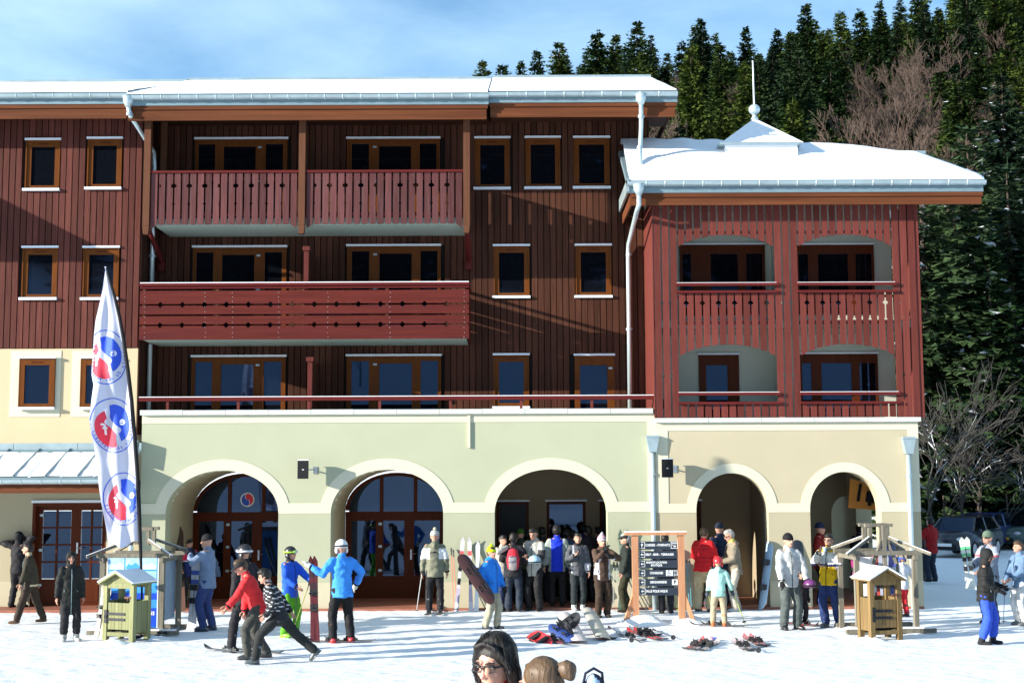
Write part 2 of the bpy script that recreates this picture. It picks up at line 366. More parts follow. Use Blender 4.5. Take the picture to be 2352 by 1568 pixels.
# --- windows: (x0, y0, x1, y1 incl lintel and sill, wall Y, kind)
SINGLE_L = [(59, 320, 138, 438), (201, 317, 280, 435), (51, 567, 132, 688), (191, 567, 273, 688)]
SINGLE_LP = [(43, 820, 125, 939), (184, 820, 266, 939)]
SINGLE_M = [(1091, 316, 1171, 435), (1207, 315, 1287, 434), (1318, 315, 1400, 433), (1134, 563, 1216, 684), (1322, 562, 1404, 683), (1134, 813, 1215, 937)]
DOORS_M = [(448, 318, 660), (797, 317, 1010), (443, 566, 658), (797, 563, 1012), (440, 817, 656), (796, 815, 1013)]
def single_window(px0, py0, px1, py1, Y, inset=0.0, sill=True, proud=0.03, fw=0.13):
    ym = (py0 + py1) / 2; xm = (px0 + px1) / 2
    x0, x1 = Xp(px0, ym, Y), Xp(px1, ym, Y); z1, z0 = Zp(xm, py0, Y), Zp(xm, py1, Y)
    f = MB()
    yf = Y - proud
    # reveal box casing
    t = 0.028
    f.box(x0, x0 + t, yf, Y + 0.10, z0 + .04, z1 - .03); f.box(x1 - t, x1, yf, Y + 0.10, z0 + .04, z1 - .03)
    f.box(x0 + t, x1 - t, yf + .002, Y + 0.10, z1 - t - .03, z1 - .032)
    # sash
    a, c, zb, zt = x0 + t, x1 - t, z0 + 0.045, z1 - t - .03
    ys0, ys1 = Y + 0.0, Y + 0.06; w = fw - t
    f.box(a, a + w, ys0, ys1, zb, zt); f.box(c - w, c, ys0, ys1, zb, zt)
    f.box(a + w, c - w, ys0 + .002, ys1, zt - w * 1.25, zt); f.box(a + w, c - w, ys0 + .002, ys1, zb, zb + w * 0.8)
    win = f.build('window', m_frame, LODGE)
    g = MB(); g.box(a + w - .005, c - w + .005, Y + .03, Y + .045, zb + w * .8 - .005, zt - w * 1.25 + .005); g.build('pane', m_glass, win)
    v = MB(); v.box((a + c) / 2 - .13, (a + c) / 2 + .13, ys0 - .012, ys0 + .001, zt - w * .7, zt - w * .45); v.build('vent', m_door, win)
    l = MB(); l.box(x0 - .02, x1 + .02, yf - .035, Y + .02, z1 - .03, z1 + .018); l.build('lintel', m_white, win)
    if sill:
        s = MB(); s.box(x0 - .035, x1 + .02, yf - .06, Y + .02, z0 - .015, z0 + .045); s.build('sill', m_white, win)
    return win
def door_unit(px0, py0, px1, Y, zfloor, flip=False, handle=True):
    xm = (px0 + px1) / 2; x0, x1 = Xp(px0, py0 + 60, Y), Xp(px1, py0 + 60, Y); z1 = Zp(xm, py0, Y); W = x1 - x0
    f = MB(); yf = Y - 0.03; t = .03
    f.box(x0, x0 + t, yf, Y + .10, zfloor, z1 - .03); f.box(x1 - t, x1, yf, Y + .10, zfloor, z1 - .03)
    f.box(x0 + t, x1 - t, yf + .002, Y + .10, z1 - .07, z1 - .032)
    cuts = [(.05, .235, 0), (.345, .69, .06), (.785, .965, 0)]
    if flip: cuts = [(1 - b_, 1 - a_, c_) for a_, b_, c_ in cuts][::-1]
    zt = z1 - .07; prev = x0 + t; zb = zfloor + .02
    for i, (a_, c_, dz) in enumerate(cuts):
        xa, xc = x0 + W * a_, x0 + W * c_
        f.box(prev, xa, Y + (0.0 if i else .01), Y + .06, zb, zt)
        f.box(xa, xc, Y + .012, Y + .06, zt - .075 - dz, zt); f.box(xa, xc, Y + .012, Y + .06, zb, zb + .12)
        prev = xc
    f.box(prev, x1 - t, Y + .002, Y + .06, zb, zt)
    w = f.build('glazed_door', m_frame, LODGE)
    for i, (a_, c_, dz) in enumerate(cuts):
        g = MB(); g.box(x0 + W * a_ - .005, x0 + W * c_ + .005, Y + .03, Y + .045, zb + .115, zt - .07 - dz); g.build('pane', m_glass, w)
    l = MB(); l.box(x0 - .02, x1 + .02, yf - .035, Y + .02, z1 - .03, z1 + .018); l.build('lintel', m_white, w)
    hx = x0 + W * .30 if not flip else x0 + W * .70
    for hz in (zt - .16, zt - 1.0):
        h = MB(); h.box(hx - .045, hx + .045, Y - .02, Y + .001, hz - .02, hz + .025); h.build('hinge', m_zinc, w)
    return w
rects_l = []; rects_m = []
for r in SINGLE_L: single_window(*r, YL); rects_l.append(r)
for r in SINGLE_LP:
    # cream surround
    pbox(r[0] - 20, r[1] - 15, r[2] + 14, r[3] + 18, YL - .012, .0119, 'window_surround', m_cream, LODGE)
    single_window(*r, YL - .075, proud=.004)
for r in SINGLE_M: single_window(*r, YW); rects_m.append(r)
FLOORZ = [9.0, 9.0, 6.35, 6.35, 3.8, 3.8]
for (a, y, c), zf in zip(DOORS_M, FLOORZ):
    door_unit(a, y, c, YW, zf, flip=(a < 500)); rects_m.append((a, y, c, proj((0, 0, zf))[1] + (0)))
# single terrace door at right
xa, xb = Xp(1320, 870, YW), Xp(1411, 870, YW); zt = Zp(1365, 814, YW)
f = MB(); f.box(xa, xa + .13, -.03, .1, 3.8, zt - .03); f.box(xb - .17, xb, -.03, .1, 3.8, zt - .03); f.box(xa + .13, xb - .17, -.02, .1, zt - .26, zt - .03); f.box(xa + .13, xb - .17, -.02, .1, 3.8, 4.0)
w = f.build('glazed_door', m_frame, LODGE)
g = MB(); g.box(xa + .125, xb - .165, .03, .045, 3.99, zt - .25); g.build('pane', m_glass, w)
l = MB(); l.box(xa - .02, xb + .02, -.065, .02, zt - .03, zt + .018); l.build('lintel', m_white, w)
h = MB(); h.box(xb - .14, xb - .05, -.05, -.029, zt - .36, zt - .31); h.build('hinge', m_zinc, w)
rects_m.append((1320, 814, 1411, 960))

# --- vertical plank cladding: every plank an object, cut round the windows
def clad(x0, x1, Y, zlo, zhi, rects, mat, parent, pitch=0.151):
    n = int(round((x1 - x0) / pitch)); p = (x1 - x0) / n
    holes = []
    for r in rects:
        ym = (r[1] + r[3]) / 2; xm = (r[0] + r[2]) / 2
        holes.append((Xp(r[0], ym, Y), Xp(r[2], ym, Y), Zp(xm, r[3], Y), Zp(xm, r[1], Y)))
    cache = {}
    for i in range(n):
        a = x0 + i * p; c = a + p - 0.011; mid = (a + c) / 2
        segs = [(zlo, zhi)]
        for (ha, hc, hz0, hz1) in holes:
            if c > ha + .02 and a < hc - .02:
                ns = []
                for s0, s1 in segs:
                    if hz0 >= s1 or hz1 <= s0: ns.append((s0, s1)); continue
                    if hz0 - s0 > .03: ns.append((s0, hz0))
                    if s1 - hz1 > .03: ns.append((hz1, s1))
                segs = ns
        for s0, s1 in segs:
            key = round(s1 - s0, 2)
            if key not in cache:
                b = MB(); hgt = s1 - s0
                w2 = (p - .011) / 2
                b.prismz([(-w2, .0), (-w2 + .006, -.02), (w2 - .006, -.02), (w2, 0), (w2, .062), (-w2, .062)], 0, hgt)
                cache[key] = b.mesh('plank', mat)
            o = bpy.data.objects.new('plank', cache[key]); o.location = (mid, Y + random.uniform(-.004, .003), s0)
            link(o, parent)
def part_empty(name, parent):
    o = bpy.data.objects.new(name, None); return link(o, parent)
zl0 = Zp(170, 799, YL)
b = MB(); b.box(-24, XL_END, YL + .064, YL + .075, zl0, Z_EAVE_B + .5); cl = b.build('cladding', m_dark, LODGE)
clad(-16.0, XL_END, YL, zl0, Z_EAVE_B + .3, rects_l, m_plank_r, cl)
b = MB(); b.box(XL_END, X_MAIN_R, YW + .064, YW + .075, 3.8, Z_EAVE_B + .9); cm = b.build('cladding', m_dark, LODGE)
clad(XL_END + .01, X_MAIN_R, YW, 3.8, Z_EAVE_B + .5, rects_m, m_plank_b, cm)
# return of the left wing
b = MB(); b.box(XL_END, XL_END + .03, YL + .0, .02, 4.0, Z_EAVE_B + .3); b.build('corner_board', m_plank_b, LODGE)

# --- roof of the long block
def gutter(x0, x1, Y, z, parent, r=.085):
    n = 8; prof = [(Y + r * math.cos(PI + PI * i / n), z + r * 1.15 * math.sin(PI + PI * i / n)) for i in range(n + 1)]
    prof_in = [(Y + (r - .012) * math.cos(PI + PI * i / n), z + (r - .012) * 1.15 * math.sin(PI + PI * i / n)) for i in range(n, -1, -1)]
    b = MB(); b.prismx((prof + prof_in)[::-1], x0, x1); g = b.build('gutter', m_zinc, parent)
    k = int((x1 - x0) / .42); bm_ = MB()
    bm_.tube([(0, 1.02 * r * math.cos(PI + PI * i / n), 1.02 * r * 1.15 * math.sin(PI + PI * i / n)) for i in range(n + 1)], .009, 4)
    me = bm_.mesh('gutter_bracket', m_pipe)
    for i in range(1, k):
        o = bpy.data.objects.new('gutter_bracket', me); o.location = (x0 + (x1 - x0) * i / k, Y, z); link(o, g)
    return g
ROOFY = 3.9; ZR = Zp(1400, 183, ROOFY)
def roof_section(px0, px1, yg, yfb, Y, zr_px, x0=None, x1=None, ridge=True):
    """px range on the eave; yg gutter top row, yfb fascia bottom row"""
    xm = (px0 + px1) / 2
    x0 = x0 if x0 is not None else Xp(px0, yg, Y); x1 = x1 if x1 is not None else Xp(px1, yg, Y)
    zg = Zp(xm, yg, Y); zf = Zp(xm, yfb, Y); zr = Zp(xm, zr_px, ROOFY)
    rf = MB(); y0 = Y + .02
    # roof deck
    rf.prismx([(y0 + .06, zg - .10), (ROOFY, zr - .12), (ROOFY, zr - .02), (y0, zg - .005)], x0, x1)
    roof = rf.build('roof', m_zincd, LODGE)
    b = MB(); b.box(x0 + .03, x1 - .03, Y + .10, Y + .15, zg - .42, zg - .30 + .0); 
    b = MB(); b.box(x0 + .02, x1 - .02, Y + .07, Y + .12, zg - .37, zg - .28); b.build('fascia', m_fascia, roof)
    b = MB(); b.box(x0 + .04, x1 - .05, Y + .10, Y + .15, zf, zg - .371); b.build('fascia', m_fascia, roof)
    b = MB(); b.box(x0, x1, Y + .055, Y + .10, zg - .279, zg - .06); b.build('flashing', m_zincd, roof)
    gutter(x0, x1, Y, zg - .065, roof)
    # snow blanket with standing seams showing through
    s = MB(); nxs = int((x1 - x0) / .25) + 2; nys = 14
    for j in range(nys + 1):
        t = j / nys; yy = y0 + .02 + (ROOFY - y0 - .02) * t; zz = zg + (zr - zg) * t
        for i in range(nxs + 1):
            xx = x0 + .02 + (x1 - x0 - .04) * i / nxs
            s.v.append((xx, yy + (0.02 * noise.noise((xx * 2, 0, 1)) if j == 0 else 0), zz + .035 + .012 * noise.noise((xx * 1.1, yy * 1.4, 2)) + (.022 * noise.noise((xx * .7, 0, 5)) + .012 * noise.noise((xx * 3.1, 0, 9))) * max(0, 1 - t * 4)))
    for j in range(nys):
        for i in range(nxs):
            k = j * (nxs + 1) + i; s.f.append((k, k + 1, k + nxs + 2, k + nxs + 1)); s.m.append(0)
    n0 = len(s.v)
    # front lip
    for i in range(nxs + 1): s.v.append((s.v[i][0], s.v[i][1] + .0, s.v[i][2] - .045))
    for i in range(nxs): s.f.append((i, n0 + i, n0 + i + 1, i + 1)); s.m.append(0)
    s.build('snow_layer', m_snowr, roof, True)
    k = int((x1 - x0) / .68); sm_ = MB(); sm_.beam((0, 0, 0), (0, ROOFY - y0 - .1, zr - zg - .02), .022, .03); me = sm_.mesh('seam', m_zinc)
    for i in range(k + 1):
        o = bpy.data.objects.new('seam', me); o.location = (x0 + .12 + i * .68 + 0.0, y0 + .12, zg + .036); link(o, roof)
    if ridge:
        b = MB(); b.box(x0, x1, ROOFY - .12, ROOFY + .12, zr - .02, zr + .06); b.build('ridge_cap', m_zinc, roof)
    # far slope
    b = MB(); b.prismx([(ROOFY, zr - .12), (9.5, zg - .1), (9.5, zg), (ROOFY, zr - .001)], x0, x1); b.build('far_slope', m_zincd, roof)
    # boarded soffit between fascia and wall
    b = MB(); b.box(x0 + .05, x1 - .05, Y + .15, 0.5, zg - .24, zg - .2); b.build('soffit', m_plank_b, roof)
    return zg, zf, x0, x1
roof_section(0, 294, 211, 270, -1.95, 191, x0=-24)
zgM, zfM, xM0, xM1 = roof_section(288, 1122, 213, 273, -2.0, 185.5)
zgR, zfR, xR0, xR1 = roof_section(1122, 1556, 207, 266, -1.9, 180)
# closed gable end at the right
b = MB(); b.prism([(xR1 - .03, zgR - .25), (xR1, zgR - .25), (xR1, zgR), (xR1 - .03, zgR)], -1.8, 3.8); b.build('barge_board', m_fascia, LODGE)
b = MB()
zr_ = Zp(1400, 180, ROOFY)
b.prismx([(0.05, zgR - .25), (9.0, zgR - .25), (ROOFY, zr_ - .13)], X_MAIN_R - .1, X_MAIN_R - .02); b.build('gable_wall', m_plank_b, LODGE)

# --- top balcony
def baluster_poly(x0, x1, z0, z1, left, right, kind, chamf=0):
    """outline with half cut-outs on its edges; left/right = list of (z, r)"""
    pts = [(x0, z0), (x1, z0)]
    if chamf == 1: pts = [(x0, z0 - .10), (x1, z0)]
    if chamf == -1: pts = [(x0, z0), (x1, z0 - .10)]
    for (z, r) in sorted(right):
        if kind == 'diamond': pts += [(x1, z - r), (x1 - r, z), (x1, z + r)]
        else: pts += [(x1 - r * math.sin(a), z - r * math.cos(a)) for a in [PI * i / 6 for i in range(7)]]
    pts += [(x1, z1), (x0, z1)]
    for (z, r) in sorted(left, reverse=True):
        if kind == 'diamond': pts += [(x0, z + r), (x0 + r, z), (x0, z - r)]
        else: pts += [(x0 + r * math.sin(a), z + r * math.cos(a)) for a in [PI * i / 6 for i in range(7)]]
    return pts
YB = -1.5
def balcony(px0, px1, yback, yfront, name='balcony'):
    zb = Zp(700, yback, YW); x0, x1 = Xp(px0, yfront, YB), Xp(px1, yfront, YB)
    b = MB(); b.prismz([(x0 + .06, YB + .06), (x1 - .06, YB + .06), (x1 - .06, .02), (x0 + .06, .02)], zb, zb + .17)
    return b.build(name, m_soffit, LODGE), x0, x1, zb
bal, bx0, bx1, bz = balcony(348, 1072, 543, 517)
POSTS = [(330, 345), (686, 701), (1064, 1079)]
ztopb = Zp(700, 393, YB); zbotb = Zp(700, 515, YB)
for (a, c), hw in zip(POSTS, (1, 1, 1)):
    xa, xc = Xp(a, 400, YB - .06), Xp(c, 400, YB - .06)
    b = MB(); b.box(xa, xc, YB - .08, YB + .07, bz - .02, Z_EAVE_B + .45)
    p = b.build('post', m_post, bal)
    b = MB(); b.prism([(xa + .02, bz - .22), (xc - .02, bz - .22), (xc, bz - .025), (xa, bz - .025)], YB - .08, YB + .07); b.build('post_foot', m_post, p)
    # knee bracket down to the wall
    if a != 686:
        b = MB(); b.tube([(xa + .07, YB + .2, bz - .04), (xa + .08, YB + .75, bz - .32), (xa + .08, -.16, bz - .62), (xa + .08, -.06, bz - .72)], [.05, .07, .07, .06], 4); b.box(xa, xc, -.14, 0.0, bz - .86, bz - .62); b.build('bracket', m_rail, p)
# inner jamb post at left
pbox(369, 272, 383, 392, -.35, .12, 'post', m_post, bal)
def slat_panel(pa, pc, n, plain, parent):
    xa, xc = Xp(pa, 450, YB), Xp(pc, 450, YB); p = (xc - xa) / n; gap = .04
    z1c, z2c = Zp(700, 426.5, YB), Zp(700, 467.6, YB)
    for i in range(n):
        a = xa + i * p + gap / 2; c = a + p - gap
        L_, R_ = [], []
        if i in plain: pass
        else:
            k = [q for q in range(n) if q not in plain].index(i)
            cut = [(z1c, .058), (z2c, .030)]
            cut = [(z, r - gap / 2 * .6) for z, r in cut]
            if (i - (1 if i < min(plain[1:] + [99]) or True else 0)) % 2 == 0: L_ = cut
            else: R_ = cut
            if i > plain[1]: L_, R_ = ([], cut) if (i - plain[-2]) % 2 == 1 else (cut, [])
        ch = 1 if i == 0 else (-1 if i == n - 1 else 0)
        ch = {1: 1, -1: -1, 0: 0}[ch]
        b = MB(); b.prism(baluster_poly(a, c, zbotb, ztopb - .04, L_, R_, 'round', 0 if ch == 0 else ch), YB - .03, YB - .003)
        b.build('slat', m_slat_g, parent)
def pat(n):   # plain at ends and a plain pair in the middle
    m = n // 2; return [0, m - 1, m, n - 1] if (m - 2) % 2 == 0 else [0, m - 1, n - 1]
slat_panel(346, 684, 19, [0, 9, 18], bal)
slat_panel(703, 1063, 20, [0, 9, 10, 19], bal)
for pa, pc in ((345, 686), (701, 1064)):
    xa, xc = Xp(pa, 395, YB), Xp(pc, 395, YB)
    b = MB(); b.box(xa, xc, YB - .06, YB + .06, ztopb - .045, ztopb + .01); b.build('rail', m_rail, bal)
    b = MB(); b.box(xa, xc, YB - .0025, YB + .035, ztopb - .22, ztopb - .13); b.box(xa, xc, YB - .0025, YB + .035, zbotb + .2, zbotb + .28); b.build('crossbar', m_rail, bal)
for xx in (bx0 + .03, bx1 - .03):       # side returns
    b = MB()
    for k in range(7): b.box(xx - .012, xx + .012, YB + .08 + k * .2, YB + .08 + k * .2 + .16, zbotb + .02, ztopb - .04)
    b.box(xx - .03, xx + .03, YB + .06, 0, ztopb - .04, ztopb + .01); b.build('side_railing', m_slat_g, bal)

# --- middle balcony with horizontal boards
bal2, cx0, cx1, cz = balcony(322, 1077, 794, 779)
Zm = lambda y: Zp(700, y, YB - .05)
xa, xc = Xp(322, 700, YB - .05), Xp(1077, 700, YB - .05)
dx = [Xp(369 + 50.5 * i, 700, YB - .05) for i in range(14)]
def hboard(ztop, zbot, top_notch, bot_notch, k):
    pts = [(xa, zbot), ]
    if bot_notch:
        for q in dx: pts += [(q - bot_notch, zbot), (q, zbot + bot_notch), (q + bot_notch, zbot)]
    pts += [(xc, zbot), (xc, ztop)]
    if top_notch:
        for q in dx[::-1]: pts += [(q + top_notch, ztop), (q, ztop - top_notch), (q - top_notch, ztop)]
    pts += [(xa, ztop)]
    b = MB(); b.prism(pts, YB - .08, YB - .05); return b.build('board', m_hboard, bal2)
hboard(Zm(667), Zm(697), 0, .055, 0)
hboard(Zm(701), Zm(721), .055, 0, 1)
hboard(Zm(725), Zm(744), 0, .055, 2)
hboard(Zm(747.5), Zm(779), .055, 0, 3)
b = MB(); b.box(xa - .01, xc + .01, YB - .12, YB + .04, Zm(656), Zm(650)); b.build('rail', m_rail, bal2)
b = MB(); b.box(xa, xc, YB - .08, YB + .0, Zm(662), Zm(656) - .001); b.build('rail', m_rail, bal2)
b = MB(); b.box(xa, xc, YB - .11, YB + .03, Zm(650) + .001, Zm(648)); b.build('snow_layer', m_snowr, bal2)
nm = MB()
for q in (332, 509 - 10, 696, 759 + 130, 900 + 165, ):
    X_ = Xp(q, 700, YB)
    b = MB(); b.box(X_ - .035, X_ + .035, YB - .048, YB + .02, Zm(778), Zm(656)); b.build('baluster_post', m_post, bal2)
for side in (xa + .02, xc - .02):
    b = MB()
    for (t, u) in ((667, 697), (701, 721), (725, 744), (747.5, 779)): b.box(side - .012, side + .012, YB - .048, 0, Zm(u), Zm(t))
    b.box(side - .04, side + .04, YB + .04, 0, Zm(656), Zm(650)); b.build('side_railing', m_hboard, bal2)
# screws
sc = MB()
for q in (332, 534, 640, 896, 1066, 753, 471):
    for y in (672, 682, 692, 705, 716, 729, 740, 752, 764, 774):
        p = at(q + random.uniform(-1, 1), y, YB - .083); sc.ell(p, .007, 6, 3)
sc.build('screws', m_white, bal2)['kind'] = 'stuff'
# privacy screens between the balconies
for (pa, pc, y0, zf) in ((698, 708, 566, 6.35), (706, 717, 820, 3.8)):
    xq = Xp((pa + pc) / 2, y0 + 50, -1.3)
    b = MB(); b.box(xq - .02, xq + .02, -1.2, 0, zf, Zp(703, y0, -1.2) - .08); sgl = b.build('privacy_screen', m_plank_b, LODGE)
    b = MB(); b.box(xq - .055, xq + .055, -1.30, -1.2, zf, Zp(703, y0, -1.3) - .1); b.box(xq - .085, xq + .085, -1.34, -1.16, Zp(703, y0, -1.3) - .1, Zp(703, y0, -1.3)); b.build('post', m_slat_r, sgl)

# --- unseen gable panel outside the frame, added and shaped for its shadow on the left wing
gcx = at(0, 453, YL); dsh = 2.0
gx = gcx.x - 2.47 * dsh; gz = gcx.z + .715 * dsh
zlow = at(0, 604, YL).z + .715 * dsh
L0 = gz - zlow
b = MB(); b.prism([(gx - 4, zlow), (gx + L0 / .5, zlow), (gx, gz), (gx - 1.0, gz + .5), (gx - 4, gz - 1.0)], YL - dsh, YL - dsh + .12); gcp = b.build('shadow_gable', m_plank_r, LODGE)
b = MB(); b.box(gx - 4, gx - 3.8, YL - dsh + .12, YL, zlow, gz - 1.0); b.build('shadow_gable_side', m_plank_r, gcp)

# ------------------------------------------------------------ arcade storey with arches
def arch_z(x, xc, hw, zs, rise):
    t = max(0.0, 1 - ((x - xc) / hw) ** 2); return zs + rise * math.sqrt(t)
def arch_wall(name, x0, x1, z0, z1, y0, y1, ops, mat, parent, n=20):
    """ops: (xc, hw, zspring, rise)"""
    b = MB(); cuts = [x0]
    for (xc, hw, zs, rs) in ops: cuts += [xc - hw, xc + hw]
    cuts.append(x1)
    segs = []
    for i in range(0, len(cuts), 2): segs.append((cuts[i], cuts[i+1], None))
    for a, c, _ in segs:
        if c - a > 1e-4: b.add([(a,y0,z0),(c,y0,z0),(c,y0,z1),(a,y0,z1),(a,y1,z0),(c,y1,z0),(c,y1,z1),(a,y1,z1)], [(0,1,2,3),(5,4,7,6),(1,5,6,2),(4,0,3,7),(3,2,6,7)])
    for (xc, hw, zs, rs) in ops:
        X_ = [xc - hw * math.cos(PI * i / n) for i in range(n + 1)]; Z_ = [arch_z(x, xc, hw, zs, rs) for x in X_]
        Z_[0] = Z_[-1] = zs
        for i in range(n):
            b.add([(X_[i],y0,Z_[i]),(X_[i+1],y0,Z_[i+1]),(X_[i+1],y0,z1),(X_[i],y0,z1),(X_[i],y1,Z_[i]),(X_[i+1],y1,Z_[i+1]),(X_[i+1],y1,z1),(X_[i],y1,z1)],
                  [(0,1,2,3),(5,4,7,6),(0,4,5,1),(3,2,6,7)])
    return b.build(name, mat, parent)
def arch_band(name, xc, hw, zs, rise, w, zlow, y0, y1, mat, parent, n=28):
    """flat surround: outer arch down to zlow"""
    b = MB(); inn = [(xc - hw * math.cos(PI * i / n), arch_z(xc - hw * math.cos(PI * i / n), xc, hw, zs, rise)) for i in range(n + 1)]
    out = [(xc - (hw + w) * math.cos(PI * i / n), zs + (rise + w) * math.sin(PI * i / n)) for i in range(n + 1)]
    inn[0] = (xc - hw, zs); inn[-1] = (xc + hw, zs)
    for i in range(n):
        q = [inn[i], inn[i+1], out[i+1], out[i]]
        b.add([(p[0], y0, p[1]) for p in q] + [(p[0], y1, p[1]) for p in q], [(0,1,2,3),(3,2,6,7),(0,4,5,1)])
    return b.build(name, mat, parent)
def ax(p): return Xp(p, 1150, YA)
def az(y, x=900): return Zp(x, y, YA)
zs = az(1177, 1000); zband1 = az(1153.5, 1000); zband0 = az(1177, 1000)
ARCH = [(381, 640, 1080), (760, 1018, 1078), (1136, 1395, 1077)]
ops = []
for a, c, top in ARCH:
    xa_, xc_ = ax(a), ax(c); ops.append(((xa_ + xc_) / 2, (xc_ - xa_) / 2, zs, az(top, (a + c) / 2) - zs))
TH = 0.45
arch_wall('arcade_wall', XA0, XT0, 0, Z_PAR - .11, YA, YA + TH, ops, m_green, LODGE)
for o_ in ops: arch_band('arch_surround', *o_, .255, zs, YA - .012, YA - .0001, m_cream, LODGE)
# springer band pieces, lower wall tone and plinth between openings
edges = [XA0] + [v for o_ in ops for v in (o_[0] - o_[1], o_[0] + o_[1])] + [XT0]
for i in range(0, len(edges), 2):
    a, c = edges[i], edges[i+1]
    b = MB(); b.box(a, c, YA - .0125, YA + .0, zband0 - .002, zband1); b.build('springer_band', m_cream, LODGE)
    b = MB(); b.box(a, c, YA - .004, YA + .0, .62, zband0 - .0021); b.build('lower_render', m_green2, LODGE)
    b = MB(); b.box(a - .001, c + .001, YA - .010, YA + TH, -.1, .62); b.build('plinth', m_plinth, LODGE)
zc1 = az(951); zc0 = az(970)
b = MB(); b.box(XA0, XT0, YA - .011, YA, zc0, zc1); b.build('cornice_band', m_cream, LODGE)
b = MB(); b.box(XT0 - .17, XT0, YA - .0115, YA, zband1, zc0); b.build('corner_band', m_cream, LODGE)
# parapet slab: coping stones
ns = 12; L = XT0 - XA0
for i in range(ns):
    b = MB(); b.box(XA0 - .03 + L * i / ns, XA0 - .03 + L * (i + 1) / ns - .008, YA - .09, YA + .35, Z_PAR - .11, Z_PAR + random.uniform(-.004, .004)); b.build('coping_stone', m_slab, LODGE)
b = MB(); b.box(XA0, XT0, YA + .45, .02, Z_TER - .3, Z_TER); b.build('terrace_floor', m_slab, LODGE)
b = MB(); b.box(XA0, XT0, YA + .02, YA + .45, Z_TER - .3, Z_PAR - .111); b.build('parapet_wall', m_green, LODGE)
# terrace handrail
zh = Zp(900, 914, YA + .1)
tr = MB(); tr.box(XA0 - .1, XT0, YA + .04, YA + .16, zh - .05, zh + .035); rl = tr.build('terrace_railing', m_rail, LODGE)
b = MB(); b.box(XA0 - .1, XT0, YA + .05, YA + .15, zh + .036, zh + .052); b.build('snow_layer', m_snowr, rl)
for i in range(8):
    X_ = XA0 + .55 + i * 1.62
    b = MB(); b.box(X_ - .03, X_ + .03, YA + .07, YA + .13, Z_PAR, zh - .05); b.build('rail_post', m_slat_r, rl)
# white weep strip
pbox(1074.5, 952, 1080, 1028, YA - .045, .044, 'drain_strip', m_cream, LODGE)
# inner walls of the arcade, floor and step
XD0, XD1 = XA0, XT0
b = MB(); b.box(XA0 - .4, XT1 + .0, YA - .12, YD, -.05, .05); b.build('arcade_floor', m_tile, LODGE)
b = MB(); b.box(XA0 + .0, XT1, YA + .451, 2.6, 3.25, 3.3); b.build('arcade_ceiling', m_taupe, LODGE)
def inner_jambs(o_):
    xc, hw, zs_, rs = o_
    # deep tunnel behind an opening: side walls and vault
    b = MB(); n = 16; pts = [(xc - hw, .0)] + [(xc - hw * math.cos(PI * i / n), arch_z(xc - hw * math.cos(PI * i / n), xc, hw, zs_, rs)) for i in range(n + 1)] + [(xc + hw, .0)]
    for i in range(len(pts) - 1):
        q, r = pts[i], pts[i+1]
        b.add([(q[0], YA + TH - .01, q[1]), (r[0], YA + TH - .01, r[1]), (r[0], YD + .06, r[1]), (q[0], YD + .06, q[1])], [(0, 3, 2, 1)])
    b.build('arch_reveal', m_beige2, LODGE, False)
inner_jambs(ops[0]); inner_jambs(ops[1])
